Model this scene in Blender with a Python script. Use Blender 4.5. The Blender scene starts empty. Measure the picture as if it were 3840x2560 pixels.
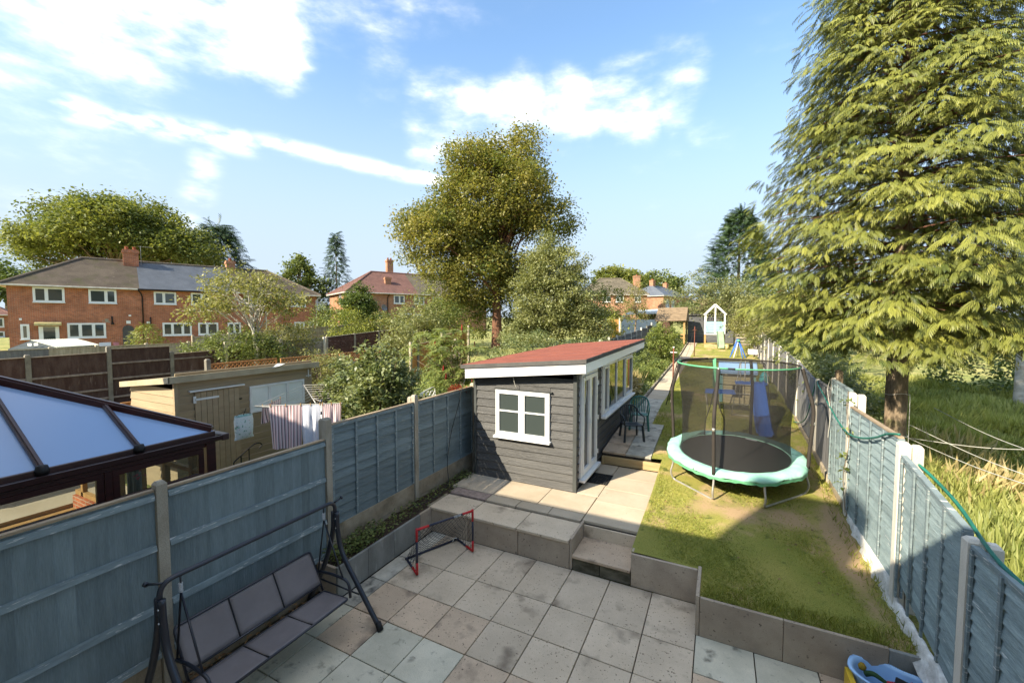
import bpy, bmesh, math, random
import numpy as np
from mathutils import Vector, Matrix, Euler

R = math.radians
random.seed(11); rng = np.random.default_rng(11)
SC = bpy.context.scene
COL = SC.collection

# ------------------------------------------------------------------ camera
PITCH, YAW, CAMZ = 0.05235, 0.46284, 4.0
FW = Vector((-math.sin(YAW)*math.cos(PITCH), math.cos(YAW)*math.cos(PITCH), -math.sin(PITCH)))
RT = Vector((math.cos(YAW), math.sin(YAW), 0))
UP = RT.cross(FW)
cam_d = bpy.data.cameras.new('camera'); cam = bpy.data.objects.new('camera', cam_d); COL.objects.link(cam)
cam_d.sensor_width = 36; cam_d.lens = 14.672; cam_d.clip_start = 0.05; cam_d.clip_end = 3000
M3 = Matrix((RT, UP, -FW)).transposed()
cam.matrix_world = Matrix.Translation((0, 0, CAMZ)) @ M3.to_4x4()
SC.camera = cam

def ray(u, v):                      # photograph pixel (3840 wide) -> direction with unit depth
    return FW + RT*((u-1920)/1565) - UP*((v-1280)/1565)
def at(u, v, depth):
    return Vector((0, 0, CAMZ)) + ray(u, v)*depth

# ------------------------------------------------------------------ light
SUN_EL, SUN_AZ = R(34), R(27)       # azimuth: the sun stands behind and to the left
sun_dir = Vector((-math.sin(SUN_AZ)*math.cos(SUN_EL), -math.cos(SUN_AZ)*math.cos(SUN_EL), math.sin(SUN_EL)))
ld = bpy.data.lights.new('sun', 'SUN'); ld.energy = 2.15; ld.angle = R(0.55); ld.color = (1, .90, .72)
lo = bpy.data.objects.new('sun', ld); COL.objects.link(lo)
lo.rotation_euler = sun_dir.to_track_quat('Z', 'Y').to_euler(); lo.location = (-10, -20, 30)
vs = SC.view_settings
vs.view_transform = 'Standard'; vs.look = 'None'; vs.exposure = 2.46; vs.gamma = 1.0; vs.use_curve_mapping = False

W = bpy.data.worlds.new('World'); SC.world = W; W.use_nodes = True
nt = W.node_tree; N = nt.nodes; Lk = nt.links; N.clear()
def wn(t, **k):
    n = N.new(t)
    for a, b in k.items(): setattr(n, a, b)
    return n
sky = wn('ShaderNodeTexSky', sky_type='NISHITA', sun_disc=False)
sky.sun_elevation = SUN_EL; sky.sun_rotation = math.pi - SUN_AZ if False else math.pi + SUN_AZ
sky.altitude = 50; sky.air_density = 1.0; sky.dust_density = 0.6; sky.ozone_density = 2.4
tc = wn('ShaderNodeTexCoord')
def math_(op, a, b=None, clamp=False):
    n = wn('ShaderNodeMath', operation=op, use_clamp=clamp)
    for i, x in enumerate((a, b)):
        if x is None: continue
        if isinstance(x, (int, float)): n.inputs[i].default_value = x
        else: Lk.new(x, n.inputs[i])
    return n.outputs[0]
def dot_(vec):
    n = wn('ShaderNodeVectorMath', operation='DOT_PRODUCT'); Lk.new(warp, n.inputs[0]); n.inputs[1].default_value = vec
    return n.outputs['Value']
def mr(x, a, b, c=0., d=1.):
    n = wn('ShaderNodeMapRange', interpolation_type='SMOOTHSTEP'); Lk.new(x, n.inputs[0])
    for i, q in enumerate((a, b, c, d)): n.inputs[i+1].default_value = q
    return n.outputs[0]
nz = wn('ShaderNodeTexNoise'); nz.inputs['Scale'].default_value = 3.5; nz.inputs['Detail'].default_value = 5; nz.inputs['Roughness'].default_value = .5
Lk.new(tc.outputs['Generated'], nz.inputs['Vector'])
sub = wn('ShaderNodeVectorMath', operation='SUBTRACT'); Lk.new(nz.outputs['Color'], sub.inputs[0]); sub.inputs[1].default_value = (.5, .5, .5)
scl = wn('ShaderNodeVectorMath', operation='SCALE'); Lk.new(sub.outputs[0], scl.inputs[0]); scl.inputs['Scale'].default_value = .20
addv = wn('ShaderNodeVectorMath', operation='ADD'); Lk.new(tc.outputs['Generated'], addv.inputs[0]); Lk.new(scl.outputs[0], addv.inputs[1])
nrm1 = wn('ShaderNodeVectorMath', operation='NORMALIZE'); Lk.new(addv.outputs[0], nrm1.inputs[0])
warp = nrm1.outputs[0]
mp = wn('ShaderNodeMapping'); mp.inputs['Scale'].default_value = (1, 1, 2.6); Lk.new(tc.outputs['Generated'], mp.inputs['Vector'])
n1 = wn('ShaderNodeTexNoise'); n1.inputs['Scale'].default_value = 3.2; n1.inputs['Detail'].default_value = 10; n1.inputs['Roughness'].default_value = .62
Lk.new(mp.outputs[0], n1.inputs['Vector'])
n2 = wn('ShaderNodeTexNoise'); n2.inputs['Scale'].default_value = 14; n2.inputs['Detail'].default_value = 8
Lk.new(mp.outputs[0], n2.inputs['Vector'])
def blob(u, v, rad, w):
    d = ray(u, v).normalized()
    return mr(dot_(d), math.cos(R(rad*1.5)), math.cos(R(rad*.45)), 0., w)
BL = [(100, 40, 10, .95), (380, 120, 7.5, .95), (680, 100, 6.5, .95), (930, 140, 5.5, .95), (20, 280, 7, .65), (500, -140, 11, .9), (-300, 100, 12, .9),
      (1470, 330, 5, .75), (1680, 400, 5.5, 1.05), (1900, 430, 5.5, 1.05), (2120, 440, 5.5, 1.05), (2340, 400, 5.5, 1.05), (2540, 340, 5.5, 1.), (2690, 430, 4.5, .75),
      (1560, 60, 6, .55), (1800, 40, 7, .6), (2100, -20, 7, .6), (2450, 60, 6, .6), (2950, 250, 8, .30), (3250, 60, 9, .38),
      (-1500, 100, 22, .8), (-3200, -500, 30, .8), (5000, -200, 22, .7), (1200, -1500, 26, .75), (3200, -1500, 26, .7), (200, 850, 6, .32), (1650, 850, 10, .34), (2600, 800, 12, .38), (2900, 1000, 8, .3)]
FILL_CLOUDS = [((-.3, -.8, .5), 26, 1.), ((.6, -.75, .35), 20, 1.), ((-.95, -.45, .4), 18, .9), ((.1, -.6, .75), 18, .9), ((0, .12, 1), 30, 1.1), ((-.5, 0, .8), 20, 1.), ((.5, .1, .85), 22, 1.)]  # unseen clouds behind and overhead, added as fill light for the shade
tot = None
for b in BL:
    o = blob(*b); tot = o if tot is None else math_('MAXIMUM', tot, o)
for d_, rad_, w_ in FILL_CLOUDS:
    tot = math_('MAXIMUM', tot, mr(dot_(Vector(d_).normalized()), math.cos(R(rad_*1.45)), math.cos(R(rad_*.35)), 0., w_))
def band(u0, v0, u1, v1, w, soft, amt):
    a, b = ray(u0, v0).normalized(), ray(u1, v1).normalized()
    n_ = a.cross(b).normalized(); mid = (a+b).normalized(); half = math.acos(max(-1, min(1, a.dot(b))))/2
    s_ = wn('ShaderNodeVectorMath', operation='DOT_PRODUCT'); Lk.new(warp2, s_.inputs[0]); s_.inputs[1].default_value = n_
    x = math_('ABSOLUTE', s_.outputs['Value'])
    m_ = wn('ShaderNodeVectorMath', operation='DOT_PRODUCT'); Lk.new(tc.outputs['Generated'], m_.inputs[0]); m_.inputs[1].default_value = mid
    return math_('MULTIPLY', mr(x, w+soft, w*.3, 0, amt), mr(m_.outputs['Value'], math.cos(half*1.15), math.cos(half*.7)))
scl2 = wn('ShaderNodeVectorMath', operation='SCALE'); Lk.new(sub.outputs[0], scl2.inputs[0]); scl2.inputs['Scale'].default_value = .035
addv2 = wn('ShaderNodeVectorMath', operation='ADD'); Lk.new(tc.outputs['Generated'], addv2.inputs[0]); Lk.new(scl2.outputs[0], addv2.inputs[1])
nrm2 = wn('ShaderNodeVectorMath', operation='NORMALIZE'); Lk.new(addv2.outputs[0], nrm2.inputs[0])
warp2 = nrm2.outputs[0]
bands = math_('MAXIMUM', math_('MAXIMUM', band(150, 395, 1000, 560, .008, .03, .8), band(900, 520, 1780, 690, .006, .022, .75)), band(800, 520, 700, 880, .022, .024, .48))
det = math_('ADD', math_('MULTIPLY', n1.outputs['Fac'], 1.15), math_('MULTIPLY', n2.outputs['Fac'], .35))
body = math_('ADD', math_('MULTIPLY', det, 1.5), math_('MULTIPLY', tot, .95))
cl = mr(body, 1.50, 2.66)
cl = math_('MAXIMUM', cl, math_('MULTIPLY', bands, mr(n2.outputs['Fac'], .2, .62)))
cl = math_('POWER', math_('MULTIPLY', cl, .97, True), 2.5)
# pale air near the horizon
sx = wn('ShaderNodeSeparateXYZ'); Lk.new(tc.outputs['Generated'], sx.inputs[0])
hz = mr(sx.outputs['Z'], .58, .08, .10, .96)
tint = wn('ShaderNodeMix', data_type='RGBA', blend_type='MULTIPLY'); tint.inputs[0].default_value = 1
Lk.new(sky.outputs[0], tint.inputs[6]); tint.inputs[7].default_value = (.50, .60, .62, 1)
mxh = wn('ShaderNodeMix', data_type='RGBA'); Lk.new(hz, mxh.inputs[0]); Lk.new(tint.outputs[2], mxh.inputs[6]); mxh.inputs[7].default_value = (1.24, 1.46, 1.74, 1)
mxc = wn('ShaderNodeMix', data_type='RGBA'); Lk.new(cl, mxc.inputs[0]); Lk.new(mxh.outputs[2], mxc.inputs[6]); mxc.inputs[7].default_value = (6.2, 5.6, 4.7, 1)
bg = wn('ShaderNodeBackground'); bg.inputs['Strength'].default_value = .105
Lk.new(mxc.outputs[2], bg.inputs[0]); wo = wn('ShaderNodeOutputWorld'); Lk.new(bg.outputs[0], wo.inputs[0])

# ------------------------------------------------------------------ materials
MATS = {}
def mat(name, c, c2=None, sc=3., st=(1, 1, 1), rough=.8, bump=.25, bsc=60., bst=None, rnd=0., spots=None, metal=0., spec=.3, fine=0., lo_=.38, hi_=.64, obj=False):
    m = bpy.data.materials.new(name); m.use_nodes = True; t = m.node_tree; n = t.nodes; l = t.links
    bs = n['Principled BSDF']; bs.inputs['Roughness'].default_value = rough; bs.inputs['Metallic'].default_value = metal
    bs.inputs['Specular IOR Level'].default_value = spec
    g = n.new('ShaderNodeNewGeometry'); oi = n.new('ShaderNodeObjectInfo')
    if obj: g = n.new('ShaderNodeTexCoord')
    pos = g.outputs['Object' if obj else 'Position']
    mu = n.new('ShaderNodeMath'); mu.operation = 'MULTIPLY'; l.new(oi.outputs['Random'], mu.inputs[0]); mu.inputs[1].default_value = 37.
    ad = n.new('ShaderNodeVectorMath'); ad.operation = 'ADD'; l.new(pos, ad.inputs[0]); l.new(mu.outputs[0], ad.inputs[1])
    def noise(scale, stretch, detail=6, r=.6):
        mp_ = n.new('ShaderNodeMapping'); mp_.inputs['Scale'].default_value = stretch; l.new(ad.outputs[0], mp_.inputs['Vector'])
        x = n.new('ShaderNodeTexNoise'); x.inputs['Scale'].default_value = scale; x.inputs['Detail'].default_value = detail; x.inputs['Roughness'].default_value = r
        l.new(mp_.outputs[0], x.inputs['Vector']); return x.outputs['Fac']
    def mrn(x, a, b):
        y = n.new('ShaderNodeMapRange'); l.new(x, y.inputs[0]); y.inputs[1].default_value = a; y.inputs[2].default_value = b; return y.outputs[0]
    if c2 is None: c2 = tuple(q*.72 for q in c)
    mx = n.new('ShaderNodeMix'); mx.data_type = 'RGBA'; l.new(mrn(noise(sc, st), lo_, hi_), mx.inputs[0])
    mx.inputs[6].default_value = (*c, 1); mx.inputs[7].default_value = (*c2, 1); out = mx.outputs[2]
    for sp in (spots or []):
        cc, s_, a, b, st_ = sp
        q = n.new('ShaderNodeMix'); q.data_type = 'RGBA'; l.new(mrn(noise(s_, st_, 3), a, b), q.inputs[0]); l.new(out, q.inputs[6]); q.inputs[7].default_value = (*cc, 1); out = q.outputs[2]
    if rnd or fine:
        h = n.new('ShaderNodeHueSaturation'); l.new(out, h.inputs['Color'])
        y = n.new('ShaderNodeMapRange'); l.new(oi.outputs['Random'], y.inputs[0]); y.inputs[3].default_value = 1-rnd; y.inputs[4].default_value = 1+rnd
        z = y.outputs[0]
        if fine:
            k = n.new('ShaderNodeMapRange'); l.new(noise(bsc*1.7, bst or st, 2), k.inputs[0]); k.inputs[1].default_value = .3; k.inputs[2].default_value = .7
            k.inputs[3].default_value = 1-fine; k.inputs[4].default_value = 1+fine
            mm = n.new('ShaderNodeMath'); mm.operation = 'MULTIPLY'; l.new(z, mm.inputs[0]); l.new(k.outputs[0], mm.inputs[1]); z = mm.outputs[0]
        l.new(z, h.inputs['Value']); out = h.outputs[0]
    l.new(out, bs.inputs['Base Color'])
    if bump:
        b = n.new('ShaderNodeBump'); b.inputs['Strength'].default_value = bump; b.inputs['Distance'].default_value = .02
        l.new(noise(bsc, bst or st, 5), b.inputs['Height']); l.new(b.outputs[0], bs.inputs['Normal'])
    MATS[name] = m; return m

def leafmat(name, ca, cb, trans=.3, rough=.5):
    m = bpy.data.materials.new(name); m.use_nodes = True; t = m.node_tree; n = t.nodes; l = t.links
    bs = n['Principled BSDF']; bs.inputs['Roughness'].default_value = rough; bs.inputs['Specular IOR Level'].default_value = .35
    a = n.new('ShaderNodeAttribute'); a.attribute_name = 'v'
    mx = n.new('ShaderNodeMix'); mx.data_type = 'RGBA'; l.new(a.outputs['Fac'], mx.inputs[0]); mx.inputs[6].default_value = (*ca, 1); mx.inputs[7].default_value = (*cb, 1)
    l.new(mx.outputs[2], bs.inputs['Base Color'])
    tr = n.new('ShaderNodeBsdfTranslucent'); tm = n.new('ShaderNodeMix'); tm.data_type = 'RGBA'; tm.blend_type = 'MULTIPLY'; tm.inputs[0].default_value = 1
    l.new(mx.outputs[2], tm.inputs[6]); tm.inputs[7].default_value = (1.5, 1.5, .8, 1); l.new(tm.outputs[2], tr.inputs[0])
    ms = n.new('ShaderNodeMixShader'); ms.inputs[0].default_value = trans; l.new(bs.outputs[0], ms.inputs[1]); l.new(tr.outputs[0], ms.inputs[2])
    l.new(ms.outputs[0], n['Material Output'].inputs[0]); MATS[name] = m; return m

def brick(name, c1, c2, mortar, s=1.):
    m = bpy.data.materials.new(name); m.use_nodes = True; t = m.node_tree; n = t.nodes; l = t.links
    bs = n['Principled BSDF']; bs.inputs['Roughness'].default_value = .9; bs.inputs['Specular IOR Level'].default_value = .15
    g = n.new('ShaderNodeTexCoord'); s1 = n.new('ShaderNodeSeparateXYZ'); l.new(g.outputs['Object'], s1.inputs[0])
    a = n.new('ShaderNodeMath'); l.new(s1.outputs[0], a.inputs[0]); l.new(s1.outputs[1], a.inputs[1])
    cb = n.new('ShaderNodeCombineXYZ'); l.new(a.outputs[0], cb.inputs[0]); l.new(s1.outputs[2], cb.inputs[1])
    b = n.new('ShaderNodeTexBrick'); b.inputs['Scale'].default_value = 1/s; b.inputs['Brick Width'].default_value = .225; b.inputs['Row Height'].default_value = .075
    b.inputs['Mortar Size'].default_value = .008; b.inputs['Bias'].default_value = -.1
    b.inputs['Color1'].default_value = (*c1, 1); b.inputs['Color2'].default_value = (*c2, 1); b.inputs['Mortar'].default_value = (*mortar, 1)
    l.new(cb.outputs[0], b.inputs['Vector'])
    x = n.new('ShaderNodeTexNoise'); x.inputs['Scale'].default_value = .9; x.inputs['Detail'].default_value = 8; x.inputs['Roughness'].default_value = .75; l.new(g.outputs['Object'], x.inputs['Vector'])
    y = n.new('ShaderNodeMapRange'); l.new(x.outputs['Fac'], y.inputs[0]); y.inputs[1].default_value = .3; y.inputs[2].default_value = .7; y.inputs[3].default_value = .62; y.inputs[4].default_value = 1.3
    h = n.new('ShaderNodeHueSaturation'); l.new(b.outputs['Color'], h.inputs['Color']); l.new(y.outputs[0], h.inputs['Value'])
    l.new(h.outputs[0], bs.inputs['Base Color'])
    bu = n.new('ShaderNodeBump'); bu.inputs['Strength'].default_value = .6; bu.inputs['Distance'].default_value = .01; bu.invert = True; l.new(b.outputs['Fac'], bu.inputs['Height']); l.new(bu.outputs[0], bs.inputs['Normal'])
    MATS[name] = m; return m

def glass(name, c=(.02, .03, .035), rough=.03, alpha=0., spec=.8, tint=(.9, .95, .93)):
    m = bpy.data.materials.new(name); m.use_nodes = True; t = m.node_tree; n = t.nodes; l = t.links
    bs = n['Principled BSDF']; bs.inputs['Base Color'].default_value = (*c, 1); bs.inputs['Roughness'].default_value = rough; bs.inputs['Specular IOR Level'].default_value = spec
    if alpha:
        tp = n.new('ShaderNodeBsdfTransparent'); tp.inputs[0].default_value = (*tint, 1); ms = n.new('ShaderNodeMixShader'); ms.inputs[0].default_value = alpha
        l.new(bs.outputs[0], ms.inputs[1]); l.new(tp.outputs[0], ms.inputs[2]); l.new(ms.outputs[0], n['Material Output'].inputs[0])
    MATS[name] = m; return m

SP0 = (1, 1, 1)
slab_brown = mat('slab_brown', (.60, .455, .315), (.49, .37, .255), 1.6, rough=.9, bump=.3, bsc=90, rnd=.09, fine=.10, spots=[((.07, .05, .035), 34, .625, .70, SP0), ((.13, .10, .075), 2.2, .54, .76, SP0)])
slab_tan = mat('slab_tan', (.62, .505, .365), (.52, .42, .30), 1.6, rough=.9, bump=.3, bsc=90, rnd=.07, fine=.10, spots=[((.09, .06, .04), 34, .63, .70, SP0), ((.17, .13, .09), 2.0, .56, .78, SP0)])
slab_pale = mat('slab_pale', (.63, .58, .445), (.50, .465, .35), 2.2, rough=.9, bump=.3, bsc=90, rnd=.07, fine=.09, spots=[((.14, .13, .10), 5, .60, .78, SP0), ((.10, .09, .07), 30, .68, .74, SP0)])
slab_grey = mat('slab_grey', (.50, .47, .385), (.33, .31, .255), 3., rough=.88, bump=.3, bsc=90, rnd=.07, fine=.09, spots=[((.12, .115, .10), 4, .55, .72, SP0)])
slab_up = mat('slab_upper', (.47, .39, .285), (.40, .325, .23), 1.5, rough=.9, bump=.3, bsc=90, rnd=.06, fine=.07, spots=[((.16, .12, .08), 26, .67, .74, SP0)])
slab_rub = mat('slab_broken', (.40, .30, .25), (.24, .18, .15), 14., rough=.95, bump=.8, bsc=60, fine=.2)
wallslab = mat('wall_slab', (.45, .365, .27), (.34, .27, .20), 2., rough=.92, bump=.35, bsc=80, rnd=.06, fine=.12, spots=[((.08, .06, .04), 25, .64, .72, SP0), ((.33, .28, .22), 3, .66, .8, SP0)])
wallgrey = mat('wall_slab_grey', (.25, .25, .225), (.14, .135, .12), 1.6, (1, 1, .5), rough=.85, bump=.3, bsc=80, rnd=.08, fine=.10, spots=[((.32, .32, .29), 9, .62, .75, (1, 1, .25))])
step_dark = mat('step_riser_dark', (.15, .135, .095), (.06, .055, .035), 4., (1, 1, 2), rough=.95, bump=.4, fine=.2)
joint = mat('joint_earth', (.035, .028, .02), (.02, .016, .01), 20)
soil = mat('soil', (.085, .058, .038), (.035, .024, .016), 9., rough=1, bump=1., bsc=35, fine=.3)
concrete = mat('concrete_post', (.37, .33, .26), (.25, .215, .16), 3, (1, 1, .5), rough=.95, bump=.5, bsc=110, rnd=.07, fine=.16, spots=[((.10, .08, .055), 4, .6, .8, (1, 1, .3))])
concrete_w = mat('pale_post', (.66, .61, .52), (.52, .47, .38), 3, (1, 1, .4), rough=.9, bump=.3, bsc=110, rnd=.05, fine=.07, spots=[((.16, .11, .07), 3, .66, .85, (1, 1, .3))])
gravelb = mat('gravel_board', (.36, .30, .215), (.22, .175, .115), 3, rough=.95, bump=.5, bsc=100, rnd=.06, fine=.15, spots=[((.09, .08, .04), 3, .58, .75, (1, 1, .4))])
plaster = mat('white_mortar', (.74, .72, .66), (.5, .47, .41), 6, rough=.9, bump=.9, bsc=18, fine=.1)
blue_v = mat('blue_grey_paint', (.19, .24, .25), (.15, .195, .205), 2.2, (6, 6, .7), rough=.62, bump=.35, bsc=26, bst=(3, 3, .25), rnd=.14, fine=.10, spots=[((.26, .22, .17), 5, .735, .77, (5, 5, .6))])
blue_h = mat('blue_grey_paint_lap', (.165, .21, .22), (.125, .165, .175), 2.2, (.6, .6, 6), rough=.6, bump=.4, bsc=26, bst=(.3, .3, 3), rnd=.17, fine=.12, spots=[((.30, .25, .19), 4, .70, .735, (.8, .8, 14))])
blue_r = mat('weathered_blue_paint', (.27, .335, .335), (.19, .245, .25), 2.6, (.7, .7, 5), rough=.6, bump=.5, bsc=26, bst=(.35, .35, 3), rnd=.17, fine=.14, spots=[((.50, .52, .50), 4, .66, .72, (.9, .9, 10)), ((.06, .07, .07), 7, .70, .74, (1, 1, 6))])
rail_m = mat('rail_paint', (.21, .26, .265), (.15, .19, .20), 4, (1, 1, 6), rough=.6, bump=.3, rnd=.06, spots=[((.5, .5, .47), 8, .60, .66, (.8, .8, 8))])
capm = mat('bare_capping', (.40, .30, .19), (.25, .19, .13), 5, (1, .3, 2), rough=.9, bump=.4, fine=.15)
grey_f = mat('grey_fence_paint', (.185, .18, .175), (.125, .12, .12), 2.4, (5, 5, .5), rough=.85, bump=.3, bsc=30, bst=(4, 4, .3), rnd=.16, fine=.12, spots=[((.30, .27, .22), 3, .66, .76, (5, 5, .5))])
brown_f = mat('brown_fence_stain', (.052, .026, .02), (.085, .052, .042), 2.2, (3, 3, .8), rough=.8, bump=.3, bsc=30, bst=(3, 3, .3), rnd=.2, fine=.15, spots=[((.20, .15, .125), 3, .64, .78, (3, 3, .5))])
brown_rail = mat('brown_fence_rail', (.16, .12, .09), (.25, .2, .15), 8, rough=.9)
grey_post = mat('grey_concrete_post', (.21, .19, .155), (.14, .125, .10), 4, rough=.95, fine=.15)
pale_f = mat('pale_close_boards', (.40, .34, .25), (.27, .225, .16), 3, (4, 4, .5), rough=.9, bump=.3, rnd=.2, fine=.12)
old_lap = mat('silvered_lap_boards', (.36, .32, .25), (.21, .18, .14), 3, (1, 1, 6), rough=.9, bump=.4, rnd=.2, fine=.2)
red_lap = mat('red_brown_lap_boards', (.095, .04, .03), (.06, .03, .022), 3, (1, 1, 5), rough=.8, bump=.4, rnd=.2, fine=.2, spots=[((.3, .24, .19), 5, .58, .7, (1, 1, 8))])
orange_f = mat('orange_fence_boards', (.42, .20, .055), (.28, .125, .035), 2, (5, 5, .6), rough=.75, bump=.3, rnd=.14, fine=.1)
trellis_m = mat('trellis_orange', (.46, .215, .075), (.36, .16, .055), 4, rough=.75, rnd=.05)
clad = mat('charcoal_cladding', (.095, .092, .087), (.068, .066, .063), 2., (.5, .5, 10), rough=.55, bump=.75, bsc=16, bst=(.35, .35, 6), rnd=.10, fine=.16, spots=[((.20, .19, .18), 6, .67, .73, (.5, .5, 9))])
clad_tr = mat('charcoal_trim', (.062, .066, .062), (.048, .05, .047), 2., rough=.55, bump=.2)
upvc = mat('white_upvc', (.80, .80, .78), (.74, .73, .70), 3, rough=.35, bump=.05, spec=.5)
fascia = mat('white_fascia', (.80, .78, .76), (.72, .69, .66), 2, rough=.4, bump=.06, spec=.5, spots=[((.5, .5, .5), 2, .75, .9, SP0)])
sky_white = mat('sky_tinted_white', (.80, .82, .83), (.76, .79, .80), 2.2, rough=.3, bump=.08, spec=.6)  # glossy white with a blue tint; sky reflection put into the colour
redroof = mat('red_felt_roof', (.26, .080, .050), (.20, .062, .040), 1.6, rough=.92, bump=.5, bsc=120, fine=.10, spots=[((.13, .035, .025), 1.2, .62, .85, SP0)])
felt_edge = mat('dark_felt_edge', (.10, .095, .088), (.07, .066, .06), 5, rough=.85)
beige_w = mat('beige_shed_paint', (.345, .265, .16), (.29, .22, .132), 2.2, (.6, .6, 5), rough=.62, bump=.3, bsc=24, bst=(.4, .4, 4), rnd=.05, fine=.06)
beige_r = mat('shed_felt_trim', (.40, .335, .22), (.33, .27, .17), 3, rough=.8, bump=.3)
maroon = mat('rosewood_upvc', (.055, .013, .010), (.030, .008, .007), 3, (1.5, .5, 6), rough=.32, bump=.08, spec=.5)
maroon_d = mat('brown_roof_bar', (.050, .022, .020), (.034, .015, .014), 3, rough=.33, bump=.05, spec=.5)
oakwood = mat('warm_pine', (.44, .26, .10), (.33, .18, .065), 3, (4, 4, .6), rough=.6, bump=.2)
grass_g = mat('lawn_soil_grass', (.215, .225, .042), (.30, .27, .065), 1.1, rough=1, bump=.9, bsc=70, fine=.32, lo_=.36, hi_=.66, spots=[((.44, .31, .16), 1.0, .535, .66, SP0), ((.08, .10, .018), 4.5, .60, .72, SP0), ((.05, .035, .016), 26, .69, .75, SP0)])
meadow = mat('rough_ground', (.22, .24, .065), (.34, .31, .11), .8, rough=1, bump=1, bsc=25, fine=.3, spots=[((.05, .07, .018), 2.5, .5, .7, SP0)])
roadm = mat('asphalt', (.055, .055, .055), (.045, .045, .045), 2, rough=.95)
dark_metal = mat('dark_blue_steel', (.012, .015, .024), (.016, .018, .028), 3, rough=.32, bump=.03, spec=.6)
swing_seat = mat('grey_textilene', (.20, .178, .175), (.17, .15, .148), 3, rough=.75, bump=.25, bsc=300, fine=.08)
galv = mat('galvanised_tube', (.46, .44, .40), (.36, .34, .30), 12, rough=.42, metal=.55, bump=.05)
spring_m = mat('bright_spring', (.75, .75, .75), None, 3, rough=.3, metal=.8, bump=0)
foam = mat('dark_foam_sleeve', (.042, .034, .028), (.03, .025, .02), 6, rough=.75, bump=.2)
padm = mat('mint_pad', (.36, .62, .50), (.27, .54, .42), 5, (1, 1, 1), rough=.5, bump=.7, bsc=9, spots=[((.10, .19, .12), 9, .66, .74, (1, 1, .4))])
pad_d = mat('mint_pad_edge', (.15, .42, .22), (.11, .34, .18), 8, rough=.5, bump=.6, bsc=12)
greenband = mat('net_rim_sleeve', (.12, .38, .20), (.08, .29, .15), 8, rough=.5, bump=.3)
tmat = mat('trampoline_mat', (.030, .029, .030), (.038, .036, .036), 5, rough=.7, bump=.1, bsc=200)
net_m = bpy.data.materials.new('mesh_net'); net_m.use_nodes = True
_n = net_m.node_tree.nodes; _l = net_m.node_tree.links; _b = _n['Principled BSDF']; _b.inputs['Base Color'].default_value = (.012, .010, .008, 1); _b.inputs['Roughness'].default_value = .8
_t = _n.new('ShaderNodeBsdfTransparent'); _x = _n.new('ShaderNodeMixShader'); _x.inputs[0].default_value = .36
_l.new(_b.outputs[0], _x.inputs[1]); _l.new(_t.outputs[0], _x.inputs[2]); _l.new(_x.outputs[0], _n['Material Output'].inputs[0])
red_p = mat('red_plastic', (.52, .012, .016), (.45, .01, .014), 3, rough=.4, bump=0, spec=.5)
navy_p = mat('navy_plastic', (.018, .022, .045), (.022, .026, .05), 3, rough=.4, bump=0, spec=.5)
black_p = mat('black_plastic', (.012, .012, .013), None, 3, rough=.5, bump=0)
green_pl = mat('green_plastic_chair', (.045, .19, .155), (.035, .15, .12), 3, rough=.42, bump=.05, spec=.5)
dkgreen_pl = mat('dark_plastic_chair', (.028, .036, .042), (.02, .027, .03), 3, rough=.4, bump=.05, spec=.5)
blue_pl = mat('blue_plastic', (.045, .17, .60), (.035, .14, .52), 3, rough=.4, bump=.02, spec=.5)
ltblue_pl = mat('light_blue_plastic', (.38, .60, .88), (.33, .55, .84), 4, rough=.35, bump=.02, spec=.5)
yellow_pl = mat('yellow_plastic', (.75, .48, .04), None, 4, rough=.4, bump=0)
cream_pl = mat('cream_plastic', (.58, .50, .30), (.52, .44, .26), 4, rough=.5, bump=.05)
mint_pl = mat('mint_painted_wood', (.27, .50, .49), (.23, .44, .43), 3, (1, 1, 5), rough=.6, bump=.1)
white_w = mat('white_painted_wood', (.72, .72, .68), (.60, .59, .54), 4, rough=.6, bump=.1)
slide_g = mat('green_slide_plastic', (.26, .34, .22), (.20, .27, .17), 3, rough=.5)
turq = mat('turquoise_plastic', (.08, .50, .55), None, 3, rough=.4, bump=0)
hose_m = mat('green_hose', (.015, .16, .115), (.012, .12, .09), 3, rough=.4, bump=0, spec=.5)
cord_m = mat('white_cord', (.62, .60, .52), None, 3, rough=.8, bump=0)
dkcable = mat('dark_cable', (.03, .03, .028), None, 3, rough=.6, bump=0)
doormat = mat('black_rubber_mat', (.012, .012, .012), None, 3, rough=.8, bump=.2)
timber = mat('pale_timber', (.44, .32, .16), (.34, .235, .11), 2.5, (.8, 4, 4), rough=.75, bump=.3, bsc=20, spots=[((.09, .045, .02), 3.2, .70, .74, SP0)])
rust = mat('rusty_pole', (.20, .065, .035), (.14, .045, .025), 8, rough=.8)
old_wood = mat('weathered_wood', (.25, .18, .11), (.16, .115, .07), 3, (1, 1, 4), rough=.9, bump=.4, fine=.15)
dark_wood = mat('dark_shed_wood', (.115, .115, .115), (.075, .075, .078), 2, (1, 1, 5), rough=.9, bump=.4, rnd=.12, fine=.12)
bark = mat('bark', (.27, .20, .13), (.13, .098, .064), 5, (1, 1, .35), rough=.95, bump=1., bsc=14, bst=(2, 2, .4), fine=.25, spots=[((.13, .135, .05), 2, .6, .75, SP0)])
bark_red = mat('ivy_brown_bark', (.20, .095, .055), (.11, .055, .035), 5, (1, 1, .6), rough=.95, bump=.9, bsc=14, fine=.3)
bark_pale = mat('pale_bark', (.50, .47, .41), (.33, .30, .25), 5, (1, 1, 2), rough=.9, bump=.4)
brickA = brick('orange_brick', (.46, .145, .062), (.28, .085, .042), (.40, .30, .22))
brickB = brick('light_orange_brick', (.42, .175, .085), (.29, .115, .06), (.42, .33, .24))
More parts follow.
